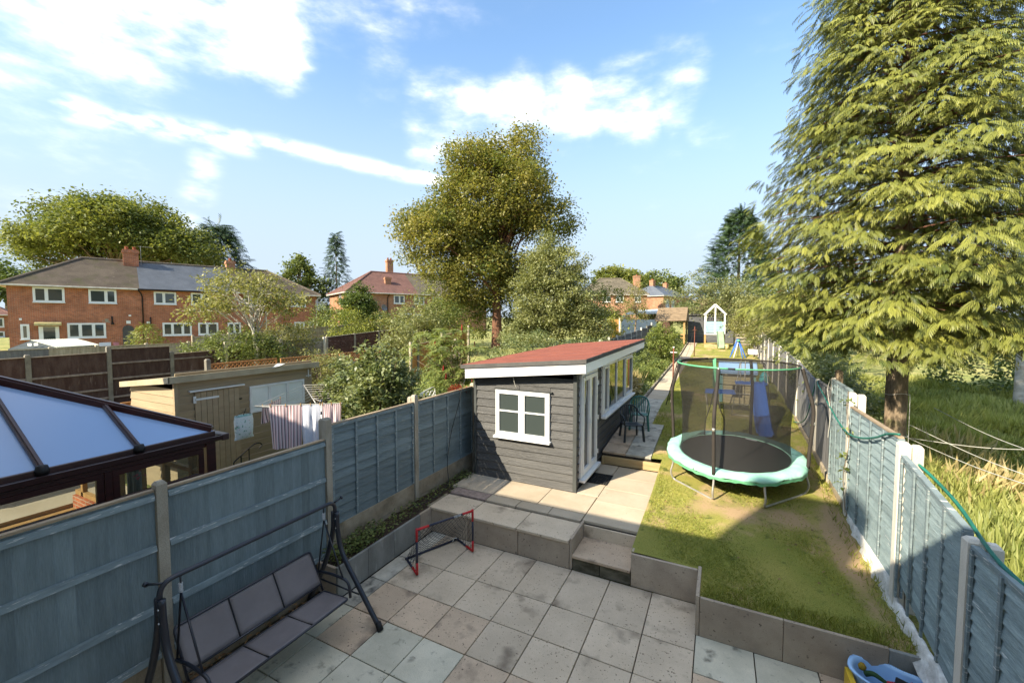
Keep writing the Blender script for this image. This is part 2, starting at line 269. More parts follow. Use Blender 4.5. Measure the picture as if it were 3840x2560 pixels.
tile_brown = mat('mossy_brown_tiles', (.14, .112, .085), (.095, .075, .058), 1.1, rough=.95, bump=.4, bsc=25, fine=.25, spots=[((.27, .24, .19), 6, .66, .74, (1, 1, 2)), ((.085, .08, .04), .8, .52, .7, SP0)])
tile_slate = mat('blue_grey_slates', (.135, .15, .175), (.105, .118, .14), 1.5, rough=.55, bump=.3, bsc=25, fine=.14, spec=.5)
tile_red = mat('red_brown_tiles', (.20, .105, .085), (.15, .08, .066), 1.5, rough=.9, bump=.3, fine=.16)
tile_mix = mat('grey_brown_pantiles', (.16, .135, .095), (.10, .085, .06), 1.5, rough=.95, bump=.3, fine=.2)
gutter_w = mat('white_gutter', (.62, .58, .50), None, 4, rough=.5, bump=0)
gutter_k = mat('black_gutter', (.015, .013, .012), None, 4, rough=.45, bump=0)
winglass = glass('window_glass', (.045, .055, .05), .05)
netcurt = mat('net_curtain', (.42, .44, .40), (.22, .24, .22), 6, (9, 9, .5), rough=.9, bump=.3, bsc=30, bst=(9, 9, .4), obj=True)
blind_m = mat('vertical_blind', (.09, .10, .09), (.05, .058, .05), 9, (3, 3, .1), rough=.8, bump=0, obj=True)
bluecons = glass('blue_tinted_roof_sheet', (.25, .36, .55), .16, 0, .9)
consglass = glass('conservatory_glass', (.05, .05, .04), .04, .72)
shedglass = mat('frosted_shed_pane', (.74, .76, .70), (.66, .69, .63), 2.5, rough=.35, bump=.02, spec=.5)
clay = mat('terracotta', (.30, .10, .05), None, 5, rough=.85)
dish_m = mat('grey_dish', (.20, .20, .21), None, 5, rough=.5)
cream_m = mat('cream_canopy', (.60, .50, .24), None, 5, rough=.6)

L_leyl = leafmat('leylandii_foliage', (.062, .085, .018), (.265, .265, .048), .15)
L_syc = leafmat('sycamore_leaves', (.105, .135, .034), (.33, .285, .09), .34)
L_maple = leafmat('maple_leaves', (.095, .125, .030), (.27, .275, .075), .34)
L_birch = leafmat('pale_green_leaves', (.13, .15, .055), (.34, .34, .15), .3)
L_mid = leafmat('mid_green_leaves', (.065, .095, .024), (.22, .25, .075), .3)
L_dark = leafmat('dark_conifer_leaves', (.022, .045, .016), (.055, .095, .026), .15)
L_shrub = leafmat('shrub_leaves', (.075, .105, .032), (.30, .32, .14), .3, .4)
L_yel = leafmat('yellow_leaves', (.32, .27, .04), (.50, .42, .06), .3)
L_gold = leafmat('golden_conifer_leaves', (.13, .16, .025), (.28, .28, .05), .2)
L_olive = leafmat('olive_leaves', (.12, .13, .04), (.34, .32, .12), .3)
L_red = leafmat('red_leaves', (.22, .03, .015), (.34, .075, .03), .3)
L_sum = leafmat('sumac_leaves', (.11, .15, .038), (.30, .33, .10), .35)
L_brt = leafmat('bright_green_leaves', (.11, .15, .032), (.29, .32, .09), .35)
L_hedge = leafmat('hedge_leaves', (.06, .095, .024), (.17, .21, .06), .3)
L_grass = leafmat('lawn_blades', (.17, .20, .032), (.38, .37, .08), .25)
L_straw = leafmat('straw_grass', (.34, .27, .12), (.55, .45, .22), .3)
L_wild = leafmat('wild_grass', (.17, .205, .045), (.47, .46, .16), .4)

# ------------------------------------------------------------------ builders
OFF = {}
class MB:
    def __init__(s): s.v = []; s.f = []
    def add(s, vs_, fs):
        k = len(s.v); s.v += [tuple(x) for x in vs_]; s.f += [tuple(i+k for i in q) for q in fs]; return s
    def box(s, x0, x1, y0, y1, z0, z1):
        return s.add([(x, y, z) for z in (z0, z1) for y in (y0, y1) for x in (x0, x1)], [(0, 2, 3, 1), (4, 5, 7, 6), (0, 1, 5, 4), (1, 3, 7, 5), (3, 2, 6, 7), (2, 0, 4, 6)])
    def hexa(s, p):   # 8 points: bottom 4 ccw, top 4 ccw
        return s.add(p, [(3, 2, 1, 0), (4, 5, 6, 7), (0, 1, 5, 4), (1, 2, 6, 5), (2, 3, 7, 6), (3, 0, 4, 7)])
    def slab(s, pts, t):   # planar quad/polygon extruded by vector t
        t = Vector(t); n = len(pts); a = [Vector(p) for p in pts]; b = [p+t for p in a]
        return s.add(a+b, [tuple(reversed(range(n))), tuple(range(n, 2*n))]+[(i, (i+1) % n, (i+1) % n+n, i+n) for i in range(n)])
    def tube(s, pts, r, n=8, r2=None, closed=False, caps=True):
        P = [Vector(p) for p in pts]; m = len(P); vs_ = []; prev = None
        for i, p in enumerate(P):
            d = (P[(i+1) % m]-P[i-1]) if closed else (P[min(i+1, m-1)]-P[max(i-1, 0)])
            if d.length < 1e-9: d = Vector((0, 0, 1))
            d.normalize()
            a = prev if prev is not None else (Vector((0, 0, 1)) if abs(d.z) < .9 else Vector((1, 0, 0)))
            a = (a-d*a.dot(d)); a.normalize(); prev = a; b = d.cross(a)
            rr = r if r2 is None else r+(r2-r)*i/(m-1)
            vs_ += [p+(a*math.cos(2*math.pi*k/n)+b*math.sin(2*math.pi*k/n))*rr for k in range(n)]
        fs = []
        for i in range(m if closed else m-1):
            j = (i+1) % m
            fs += [(i*n+k, i*n+(k+1) % n, j*n+(k+1) % n, j*n+k) for k in range(n)]
        if caps and not closed: fs += [tuple(reversed(range(n))), tuple((m-1)*n+k for k in range(n))]
        return s.add(vs_, fs)
    def bar(s, a, b, w, h=None, up=(0, 0, 1)):
        a, b = Vector(a), Vector(b); h = h or w; d = (b-a).normalized(); u = Vector(up); u = (u-d*u.dot(d))
        if u.length < 1e-6: u = Vector((1, 0, 0))
        u.normalize(); c = d.cross(u)
        q = [(-1, -1), (1, -1), (1, 1), (-1, 1)]
        return s.hexa([a+c*w/2*i+u*h/2*j for i, j in q]+[b+c*w/2*i+u*h/2*j for i, j in q])
    def lathe(s, c, prof, n=20, axis=None):
        vs_ = [(c[0]+r*math.cos(2*math.pi*k/n), c[1]+r*math.sin(2*math.pi*k/n), c[2]+z) for r, z in prof for k in range(n)]
        m = len(prof); return s.add(vs_, [(i*n+k, i*n+(k+1) % n, (i+1)*n+(k+1) % n, (i+1)*n+k) for i in range(m-1) for k in range(n)])

def arc(pts, seg=6, rad=.1):        # rounds the corners of a polyline
    P = [Vector(p) for p in pts]; out = [P[0]]
    for i in range(1, len(P)-1):
        a, b, c = P[i-1], P[i], P[i+1]; r1 = min(rad, (a-b).length*.49, (c-b).length*.49)
        p, q = b+(a-b).normalized()*r1, b+(c-b).normalized()*r1
        for k in range(seg+1):
            t = k/seg; out.append(p*(1-t)**2+b*2*t*(1-t)+q*t*t)
    return out+[P[-1]]
def spline(pts, n=8):
    P = [Vector(p) for p in pts]; P = [P[0]*2-P[1]]+P+[P[-1]*2-P[-2]]; out = []
    for i in range(1, len(P)-2):
        for k in range(n):
            t = k/n; a, b, c, d = P[i-1:i+3]
            out.append(.5*((2*b)+(c-a)*t+(2*a-5*b+4*c-d)*t*t+(3*b-a-3*c+d)*t**3))
    return out+[P[-2]]

def setm(o, label=None, cat=None, group=None, kind=None):
    if label: o['label'] = label
    if cat: o['category'] = cat
    if group: o['group'] = group
    if kind: o['kind'] = kind
    return o
def thing(name, label, cat, loc=(0, 0, 0), rz=0., group=None, world=True):
    o = bpy.data.objects.new(name, None); COL.objects.link(o); o.location = loc; o.rotation_euler = (0, 0, rz); o.empty_display_size = .2
    OFF[o.name] = Vector(loc) if world else Vector((0, 0, 0)); return setm(o, label, cat, group)
def link(name, me, m, parent=None, loc=(0, 0, 0), rot=(0, 0, 0), scale=(1, 1, 1), kind=None):
    if m is not None and (len(me.materials) == 0): me.materials.append(m)
    o = bpy.data.objects.new(name, me); COL.objects.link(o); off = Vector((0, 0, 0))
    if parent is not None:
        o.parent = parent; off = OFF[parent.name]
    o.location = Vector(loc)-off; o.rotation_euler = rot; o.scale = scale
    OFF[o.name] = Vector(loc)
    if kind: o['kind'] = kind
    return o
def obj(name, mb, m, parent=None, smooth=False, bevel=0, kind=None):
    off = OFF[parent.name] if parent is not None else Vector((0, 0, 0))
    me = bpy.data.meshes.new(name); me.from_pydata([(x-off.x, y-off.y, z-off.z) for x, y, z in mb.v], [], mb.f)
    if bevel:
        bm = bmesh.new(); bm.from_mesh(me); bmesh.ops.bevel(bm, geom=list(bm.edges), offset=bevel, segments=1, affect='EDGES', clamp_overlap=True); bm.to_mesh(me); bm.free()
    me.update()
    if smooth: me.polygons.foreach_set('use_smooth', [True]*len(me.polygons))
    if m: me.materials.append(m)
    o = bpy.data.objects.new(name, me); COL.objects.link(o)
    if parent is not None: o.parent = parent
    OFF[o.name] = off
    if kind: o['kind'] = kind
    return o
def struct(name, mb, m, smooth=False): return obj(name, mb, m, None, smooth, kind='structure')
def copy_tree(o, parent=None):
    c = o.copy(); COL.objects.link(c); c.parent = parent
    for ch in o.children: copy_tree(ch, c)
    return c

_ub = {}
def ubox(m, bev=.0):                # shared unit box (0..1 cubed, centred)
    k = (m.name, bev)
    if k not in _ub:
        bm = bmesh.new(); bmesh.ops.create_cube(bm, size=1); me = bpy.data.meshes.new('piece'); bm.to_mesh(me); bm.free(); me.materials.append(m); _ub[k] = me
    return _ub[k]
def pbox(name, m, parent, x0, x1, y0, y1, z0, z1, rot=(0, 0, 0)):
    return link(name, ubox(m), None, parent, ((x0+x1)/2, (y0+y1)/2, (z0+z1)/2), rot, (x1-x0, y1-y0, z1-z0))
_sl = {}
def slab_piece(name, m, parent, x0, x1, y0, y1, z, t=.045, g=.006, tilt=True):   # bevelled slab, its top at z
    w, d = round(x1-x0-2*g, 3), round(y1-y0-2*g, 3); k = (m.name, w, d, t)
    if k not in _sl:
        b = MB().box(-w/2, w/2, -d/2, d/2, -t, 0); me = bpy.data.meshes.new('slab'); me.from_pydata(b.v, [], b.f)
        bm = bmesh.new(); bm.from_mesh(me); bmesh.ops.bevel(bm, geom=list(bm.edges), offset=.004, segments=1, affect='EDGES'); bm.to_mesh(me); bm.free(); me.materials.append(m); _sl[k] = me
    rot = (random.uniform(-.003, .003), random.uniform(-.003, .003), random.uniform(-.003, .003)) if tilt else (0, 0, 0)
    return link(name, _sl[k], None, parent, ((x0+x1)/2, (y0+y1)/2, z+random.uniform(-.003, .002)), rot)

def npmesh(name, V, F, m, parent=None, attr=None, kind=None, smooth=False):
    V = np.asarray(V, dtype=np.float32).reshape(-1, 3); F = np.asarray(F, dtype=np.int32); k = F.shape[1]
    off = OFF[parent.name] if parent is not None else Vector((0, 0, 0)); V = V-np.array(off[:], dtype=np.float32)
    me = bpy.data.meshes.new(name); me.vertices.add(len(V)); me.vertices.foreach_set('co', V.ravel())
    me.loops.add(F.size); me.loops.foreach_set('vertex_index', F.ravel()); me.polygons.add(len(F)); me.polygons.foreach_set('loop_start', np.arange(0, F.size, k, dtype=np.int32))
    if attr is not None:
        a = me.attributes.new('v', 'FLOAT', 'FACE'); a.data.foreach_set('value', np.asarray(attr, dtype=np.float32))
    me.update(calc_edges=True); me.materials.append(m)
    if smooth: me.polygons.foreach_set('use_smooth', np.ones(len(F), dtype=bool))
    o = bpy.data.objects.new(name, me); COL.objects.link(o)
    if parent is not None: o.parent = parent
    OFF[o.name] = off
    if kind: o['kind'] = kind
    return o
def frames(X, Z):                   # rotation matrices with columns X, Y, Z~
    X = X/np.linalg.norm(X, axis=1, keepdims=True); Y = np.cross(Z, X); Y /= np.maximum(np.linalg.norm(Y, axis=1, keepdims=True), 1e-6); Z2 = np.cross(X, Y)
    return np.stack([X, Y, Z2], axis=2)
def scatter(name, tv, tf, pos, rot, size, m, parent=None, attr=None, kind=None):
    tv = np.asarray(tv, float); tf = np.asarray(tf, int); n = len(pos)
    V = np.einsum('nij,vj->nvi', rot, tv)*size[:, None, None]+pos[:, None, :]
    F = (tf[None]+(np.arange(n)*len(tv))[:, None, None]).reshape(-1, tf.shape[1])
    a = np.repeat(attr if attr is not None else rng.random(n), len(tf))
    return npmesh(name, V.reshape(-1, 3), F, m, parent, a, kind)
LEAF = ([(0, 0, 0), (.45, .30, .06), (1, 0, -.08), (.45, -.30, .06)], [(0, 1, 2, 3)])
def _frond():
    v, f = [], []
    def q(a, b, w):
        a, b = np.array(a, float), np.array(b, float); d = b-a; p = np.array([-d[1], d[0], 0]); p = p/np.linalg.norm(p)*w
        m_ = a+d*.55; k = len(v); v.extend([a, m_+p+[0, 0, .012], b, m_-p+[0, 0, .012]]); f.append((k, k+1, k+2, k+3))
    for i in range(6):
        t = .08+.148*i; z = -.20*t*t; r = .40*(1-.52*abs(t-.35)/.65)
        for s_ in (-1, 1): q((t, 0, z), (t+r*.78, s_*r*.44, z-.12-.22*t), .026)
    q((.0, 0, 0), (1.08, 0, -.30), .03)
    return v, f
FROND = _frond()

def rdir(n):
    d = rng.normal(size=(n, 3)); return d/np.linalg.norm(d, axis=1, keepdims=True)
def leaves(name, centers, crad, nper, size, m, parent, outward=None, flat=.6, kind=None):
    C = np.repeat(np.asarray(centers, float), nper, axis=0); n = len(C); cr = np.repeat(np.broadcast_to(crad, (len(centers),)), nper)
    p = C+rng.normal(size=(n, 3))*cr[:, None]*np.array([.5, .5, .38])
    X = rdir(n); X[:, 2] = X[:, 2]*.6-.25; Z = rdir(n)*flat+np.array([0, 0, 1.]); 
    cv = np.repeat(rng.normal(0, .22, len(centers)), nper)
    a = np.clip(.5+cv+rng.normal(0, .22, n), 0, 1)
    return scatter(name, *LEAF, p, frames(X, Z), size*rng.uniform(.7, 1.3, n), m, parent, a, kind)

def crown_pts(ells, n, shell=.55, low=-.75):
    out = []; vol = np.array([e[1][0]*e[1][1]*e[1][2] for e in ells]); vol = vol/vol.sum()
    for e, w in zip(ells, vol):
        k = max(3, int(n*w)); d = rdir(k*2); d = d[d[:, 2] > low][:k]; r = rng.uniform(shell, 1, len(d))**.6
        wob = 1+.16*np.sin(d[:, 0]*5+e[0][0])+.12*np.sin(d[:, 1]*7+d[:, 2]*4+e[0][1])
        out.append(np.array(e[0])+d*np.array(e[1])*(r*wob)[:, None])
    return np.vstack(out)

def tree(name, label, base, trunk_h, tr, ells, ncl, nper, crad, lsize, lm, bm_=None, cat='tree', group=None, nbr=16, lean=(0, 0), stems=1, shell=.5, low=-.75):
    bm_ = bm_ or bark; base = Vector(base); t = thing(name, label, cat, base, group=group)
    E = [((base.x+e[0][0], base.y+e[0][1], base.z+e[0][2]), e[1]) for e in ells]
    P = crown_pts(E, ncl, shell, low)
    leaves('crown', P, crad, nper, lsize, lm, t)
    mb = MB(); tops = []
    for s_ in range(stems):
        dx, dy = (random.uniform(-.5, .5)*trunk_h*.5*(stems > 1)+lean[0], random.uniform(-.3, .3)*trunk_h*.5*(stems > 1)+lean[1])
        fork = Vector((base.x+dx, base.y+dy, base.z+trunk_h))
        mb.tube(spline([base-Vector((0, 0, .3)), base.lerp(fork, .5)+Vector((random.uniform(-.1, .1)*trunk_h*.3, 0, 0)), fork], 4), tr*1.15/stems**.5, 8, tr*.72/stems**.5); tops.append(fork)
    idx = rng.permutation(len(P))[:nbr*2]
    for k, i in enumerate(idx):
        e = Vector(P[i]); f_ = tops[k % len(tops)]; s0 = f_.lerp(Vector((f_.x, f_.y, max(f_.z, E[0][0][2]))), random.random()*.8)
        if k >= nbr: s0 = s0.lerp(e, .35)
        mid = s0.lerp(e, .5)+Vector((random.uniform(-.1, .1), random.uniform(-.1, .1), .12))*(e-s0).length*.6
        mb.tube(spline([s0, mid, e], 3), tr*(.36 if k < nbr else .18)/stems**.3, 5, tr*.05, caps=False)
    # the leader that the side limbs leave from
    for f_ in tops: mb.tube(spline([f_, f_.lerp(Vector((E[0][0][0], E[0][0][1], E[0][0][2])), .6), Vector((E[0][0][0], E[0][0][1], E[0][0][2]+E[0][1][2]*.5))], 3), tr*.7/stems**.5, 6, tr*.1, caps=False)
    obj('trunk', mb, bm_, t, True)
    return t
def shrub(name, label, base, ells, ncl, nper, crad, lsize, lm, cat='shrub', group=None, stems=6, sm=None, shell=.35):
    base = Vector(base); t = thing(name, label, cat, base, group=group)
    E = [((base.x+e[0][0], base.y+e[0][1], base.z+e[0][2]), e[1]) for e in ells]
    P = crown_pts(E, ncl, shell, -.9); leaves('foliage', P, crad, nper, lsize, lm, t)
    mb = MB()
    for i in range(stems):
        e = Vector(P[random.randrange(len(P))]); mb.tube(spline([base+Vector((random.uniform(-.1, .1), random.uniform(-.1, .1), -.1)), base.lerp(e, .5)+Vector((0, 0, .1)), e], 3), .028, 5, .008, caps=False)
    obj('stem', mb, sm or bark, t, True); return t
def conifer(name, label, base, h, rad, n, fsz, lm, cat='tree', group=None, prof=None, tr=.15, z0=.08, droop=.25):
    base = Vector(base); t = thing(name, label, cat, base, group=group)
    prof = prof or (lambda q: (1-q)**.75)
    q = rng.random(n)**1.15*(1-z0)+z0; az = rng.random(n)*2*np.pi
    rr = np.array([prof(x) for x in q])*rad*(rng.uniform(.45, 1.06, n))*(1+.13*np.sin(az*5+q*23))
    d = np.stack([np.cos(az), np.sin(az), np.zeros(n)], 1); p = d*rr[:, None]+np.array(base[:]); p[:, 2] = base.z+q*h+rng.normal(0, .02*h/6, n)
    X = d*1.+rng.normal(0, .4, (n, 3)); X[:, 2] += .25-droop; Z = np.tile([0, 0, 1.], (n, 1))+d*.5+rng.normal(0, .3, (n, 3))
    a = np.clip(.5+rng.normal(0, .28, n), 0, 1)
    scatter('crown', *FROND, p, frames(X, Z), fsz*rng.uniform(.7, 1.25, n), lm, t, a)
    obj('trunk', MB().tube([base-Vector((0, 0, .2)), base+Vector((0, 0, h*.92))], tr, 7, tr*.15), bark, t, True); return t

# ------------------------------------------------------------------ ground
PY = [-50, 5.6, 6.5, 8.5, 11, 14, 20, 26, 31, 37, 60, 120]; PZ = [.47, .47, .50, .64, .87, 1.1, 1.28, 1.45, 1.60, 2.0, 2.9, 4.2]
def gz(y): return float(np.interp(y, PY, PZ))
CP = np.array([(-7, -2, -.05), (-7, 3, 0), (-8, 4, .38), (-9.5, 5.5, .62), (-8, 12, .95), (-12, 1.5, .12), (-19, 3, .95), (-19, 8, 1.0), (-30, 6, 1.2), (-42, 12, 1.55), (-38, 26, 1.6), (-60, 20, 2.), (-19, 20, 1.4), (-15, 28, 1.8), (-36, 38, 2.2), (-28, 50, 2.4), (-9, 22, 1.35), (-8, 35, 1.9),
               (-17, 75, 3.6), (-9, 85, 3.9), (0, 45, 2.3), (4, 20, 1.25), (4, 2, .1), (5, 8, .55), (12, 12, .8), (20, 40, 2.2), (-100, 40, 3), (0, 130, 5), (60, 60, 3), (30, -10, 0), (-40, -20, .6), (300, 300, 8), (-300, 300, 8), (-300, -100, 4), (300, -100, 4), (0, 400, 9)], float)
def tz(x, y):
    d = (CP[:, 0]-x)**2+(CP[:, 1]-y)**2+.3; w = 1/d**1.4; return float((w*CP[:, 2]).sum()/w.sum())
xs = sorted(set([-600, -300, -150, -100, -80]+list(range(-70, -20, 3))+[-19, -17, -15, -14, -13, -12, -11, -10, -9, -8, -7, -6.2, -5.45, -5.37, -5.3, -4, -3, -2, -1, 0, 1, 1.9, 2.0, 2.08, 2.2, 3, 4, 5, 6, 8, 10, 13, 17, 22, 30, 45, 70, 120, 300, 600]))
ys = sorted(set([-600, -200, -60, -20, -8, -3, -1.2, 0, 1, 2, 3, 4, 5, 5.5, 6.3, 7, 8, 9, 10, 11, 12, 13, 14, 16, 18, 20, 23, 26, 29, 32, 35, 37, 38.9, 39.2, 42, 46, 52, 60, 70, 80, 95, 120, 180, 300, 700]))
V = []; F = []
for y in ys:
    for x in xs:
        if -5.37 < x < 2.08 and -1.3 < y < 39.1: z = -.25 if y < 6.6 else gz(y)-.35
        else: z = tz(x, y)
        V.append((x, y, z))
nx = len(xs)
for j in range(len(ys)-1):
    for i in range(nx-1): F.append((j*nx+i, j*nx+i+1, (j+1)*nx+i+1, (j+1)*nx+i))
gm = MB(); gm.v = V; gm.f = F; struct('ground', gm, meadow, True)

# own lawn
mb = MB()
LX = sorted(set([-1.72, -1.13, -.17]+[round(-1.6+.12*i, 3) for i in range(30) if -1.6+.12*i < 1.95]+[1.99])); LX = [x for x in LX if not (abs(x+1.13) < .05 and x != -1.13) and not (abs(x+.17) < .05 and x != -.17) and not -1.72 < x < -1.6]
LY = sorted(set([5.66, 6.28, 9.98]+[round(5.8+.14*i, 3) for i in range(62) if abs(5.8+.14*i-6.28) > .04 and abs(5.8+.14*i-9.98) > .04]+[14.6, 15.2, 16, 17, 18, 20, 22, 24, 26, 28, 30, 32, 34, 36, 38.7]))
iv = {}
for j, y in enumerate(LY):
    for i, x in enumerate(LX): iv[(i, j)] = len(mb.v); mb.v.append((x, y, gz(y)+.02*math.sin(x*3+y*1.7)*(y > 6)))
for j in range(len(LY)-1):
    for i in range(len(LX)-1):
        if LY[j+1] <= 9.99 and LX[i+1] <= -1.1: continue
        if LY[j+1] <= 6.3 and LX[i+1] <= -.1: continue
        if LY[j+1] <= 12.6 and LX[i+1] <= -1.33: continue
        mb.f.append((iv[i, j], iv[i+1, j], iv[i+1, j+1], iv[i, j+1]))
lawn = struct('lawn', mb, grass_g, True)
def wearf(x, y):
    w = 1.0*np.exp(-((x-1.0)/.75)**2-((y-8.15-.15*x)/.45)**2)+.95*np.exp(-((x-1.72)/.22)**2-((y-7.7)/.95)**2)+.75*np.exp(-((x+.1)/.7)**2-((y-8.1)/.35)**2)+.5*np.exp(-((x+.75)/.2)**2-((y-7.6)/.4)**2)
    w = w+.75*np.exp(-((x-1.78)/.16)**2)*(y < 12)+.6*np.exp(-((x-.5)/.6)**2-((y-9.6)/.7)**2)+.7*np.exp(-((x-.6)/.5)**2-((y-14.2)/.6)**2)
    return w
_w = np.array([wearf(q[0], q[1])*(.75+.35*math.sin(q[0]*7+q[1]*3)*math.sin(q[1]*5-q[0]*2)) for q in mb.v], dtype=np.float32)
_a = lawn.data.attributes.new('wear', 'FLOAT', 'POINT'); _a.data.foreach_set('value', _w)
_t = grass_g.node_tree; _n = _t.nodes; _l = _t.links; _at = _n.new('ShaderNodeAttribute'); _at.attribute_name = 'wear'
_ns = _n.new('ShaderNodeTexNoise'); _ns.inputs['Scale'].default_value = 7; _ns.inputs['Detail'].default_value = 8; _ns.inputs['Roughness'].default_value = .7; _g = _n.new('ShaderNodeNewGeometry'); _l.new(_g.outputs['Position'], _ns.inputs['Vector'])
_ad = _n.new('ShaderNodeMath'); _ad.operation = 'ADD'; _l.new(_at.outputs['Fac'], _ad.inputs[0]); _l.new(_ns.outputs['Fac'], _ad.inputs[1])
_mr = _n.new('ShaderNodeMapRange'); _l.new(_ad.outputs[0], _mr.inputs[0]); _mr.inputs[1].default_value = .72; _mr.inputs[2].default_value = 1.25
_bs = _n['Principled BSDF']; _src = _bs.inputs['Base Color'].links[0].from_socket; _mx = _n.new('ShaderNodeMix'); _mx.data_type = 'RGBA'; _l.new(_mr.outputs[0], _mx.inputs[0]); _l.new(_src, _mx.inputs[6]); _mx.inputs[7].default_value = (.40, .275, .15, 1); _l.new(_mx.outputs[2], _bs.inputs['Base Color'])
# short blades standing on the lawn
def lawn_ok(x, y): return not ((y < 10 and x < -1.1) or (y < 6.34 and x < -.13)) and not (x < -1.66 and y > 12.3) and not (x < -1.36 and y < 12.55)
n = 150000; yy = 5.68+(rng.random(n)**1.7)*22; xx = rng.uniform(-1.72, 1.98, n)
ok = np.array([lawn_ok(a, b) for a, b in zip(xx, yy)])
# thinner on the worn strip
wear = wearf(xx, yy)
ok &= rng.random(n) > np.clip(wear*1.15, 0, .93); xx, yy = xx[ok], yy[ok]; n = len(xx)
p = np.stack([xx, yy, np.interp(yy, PY, PZ)-.004], 1); X = rdir(n)*.8; X[:, 2] = np.abs(X[:, 2])*.5+.35; 
scatter('grass_blades', [(0, -.10, 0), (0, .10, 0), (1, 0, 0)], [(0, 1, 2)], p, frames(X, rdir(n)), rng.uniform(.022, .055, n)*(1+(yy-6)*.05), L_grass, None, np.clip(.45+.25*np.sin(xx*2.1+1)*np.cos(yy*1.3)+.2*np.sin(xx*11+yy*3)*np.sin(yy*9-xx*4)+rng.normal(0, .30, n), 0, 1), 'stuff')
n = 900; yy = np.concatenate([rng.uniform(5.68, 5.9, n//2), rng.uniform(5.7, 12, n//2)]); xx = np.concatenate([rng.uniform(-.1, 1.9, n//2), rng.uniform(1.75, 1.97, n//2)])
p = np.stack([xx, yy, np.interp(yy, PY, PZ)], 1); X = rdir(n)*.6; X[:, 2] = 1
scatter('grass_tufts', [(0, -.05, 0), (0, .05, 0), (.6, .03, .05), (1, 0, .16), (.6, -.03, .05)], [(0, 1, 2, 3, 4)], p, frames(X, rdir(n)), rng.uniform(.05, .14, n), L_grass, None, None, 'stuff')

# ------------------------------------------------------------------ patio
b = MB().box(-5.25, 1.93, -.9, 6.22, -.2, -.032); patio = struct('patio', b, joint)
XS = [-5.1, -4.48, -3.872, -3.262, -2.652, -2.04, -1.425, -.805, -.19]; YS = [.32, .94, 1.56, 2.18, 2.80, 3.42, 4.04, 4.668, 5.32, 6.24]
for i in range(len(XS)-1):
    for j in range(len(YS)-1):
        x0, x1, y0, y1 = XS[i], XS[i+1], YS[j], YS[j+1]
        if j >= 6 and i == 0: x0 = -4.80
        m = slab_tan if (j >= 7 or (i >= 4 and j >= 6)) else slab_brown
        if i == 0 and j >= 6: m = slab_grey
        if i == 0 and j < 6: m = slab_pale
        if i in (2, 3) and j == 5: m = slab_pale
        if i <= 3 and j == 4: m = slab_pale
        if i <= 1 and j == 3: m = slab_pale
        if i == 1 and j == 8: m = slab_tan
        if j == 8 and i == 1: y0 = 5.32
        slab_piece('paving_slab', m, patio, x0, x1, y0, y1, 0)
for (x0, x1, y0, y1, m) in [(-.19, .45, 4.985, 5.62, slab_pale), (.45, 1.085, 4.985, 5.62, slab_pale), (1.085, 1.9, 4.985, 5.62, slab_brown), (-.19, .45, 4.35, 4.985, slab_brown), (.45, 1.085, 4.35, 4.985, slab_brown), (1.085, 1.9, 4.35, 4.985, slab_brown)]:
    slab_piece('paving_slab', m, patio, x0, x1, y0, y1, 0)
for j in range(6): 
    for x0, x1 in ((-.19, .45), (.45, 1.085), (1.085, 1.9)): slab_piece('paving_slab', slab_brown, patio, x0, x1, .5+.64*j, 1.14+.64*j, 0)

n = 1500; wx = rng.choice(np.array(XS[1:-1]), n); wy = rng.uniform(.5, 6.2, n); k = rng.random(n) < .5; wx2 = rng.uniform(-4.8, -.2, n); wy2 = rng.choice(np.array(YS[1:]), n)
wx, wy = np.where(k, wx, wx2)+rng.normal(0, .006, n), np.where(k, wy, wy2)+rng.normal(0, .006, n); keep = rng.random(n) < (.25+.75*(np.sin(wx*3.3+1)*np.sin(wy*2.7) > .2)); wx, wy = wx[keep], wy[keep]; n = len(wx)
scatter('joint_moss', *LEAF, np.stack([wx, wy, rng.uniform(-.004, .004, n)], 1), frames(rdir(n)*np.array([1, 1, .4]), rdir(n)*.5+np.array([0, 0, 1.])), rng.uniform(.008, .022, n), leafmat('moss', (.035, .04, .015), (.09, .10, .03), .1), None, None, 'stuff')
# raised terrace, its edging slabs and the steps
b = MB().box(-4.96, -2.09, 6.29, 8.05, -.1, .415).box(-2.09, -1.16, 6.9, 9.93, -.1, .455).box(-5.0, -2.09, 8.05, 9.93, -.1, .44).box(-4.96, -2.12, 6.9, 8.0, .41, .452)
terrace = struct('terrace', b, joint)
def wall(name, m, par, x0, x1, y0, y1, z0, z1): 
    bb = MB().box(x0, x1, y0, y1, z0, z1); return obj(name, bb, m, par, bevel=.005)
for x0, x1 in ((-4.84, -3.99), (-3.985, -3.005), (-3.0, -2.085)): wall('edging_slab', wallslab, terrace, x0+.003, x1-.003, 6.235, 6.283, 0, .423)
for x0, x1 in ((-4.86, -4.03), (-4.03, -3.03), (-3.03, -2.09)): slab_piece('coping_slab', slab_tan, terrace, x0, x1, 6.205, 6.87, .47, .046)
wall('step_cheek', wallslab, terrace, -2.083, -2.04, 6.24, 6.93, 0, .50)
for x0, x1, y0, y1, m in [(-4.85, -4.02, 6.89, 7.17, slab_rub), (-4.02, -3.37, 6.89, 7.17, slab_up), (-3.37, -2.72, 6.89, 7.17, slab_up), (-2.72, -2.1, 6.89, 7.17, slab_up),
                          (-5.0, -4.03, 7.19, 7.99, slab_tan), (-4.03, -3.05, 7.19, 7.99, slab_up), (-3.05, -2.1, 7.19, 7.99, slab_up)]:
    slab_piece('paving_slab', m, terrace, x0, x1, y0, y1, .498)
yj = [6.93, 7.80, 8.48, 9.20, 9.90]
for a, c in zip(yj, yj[1:]): slab_piece('paving_slab', slab_up, terrace, -2.09, -1.13, a, c, .505, .05)
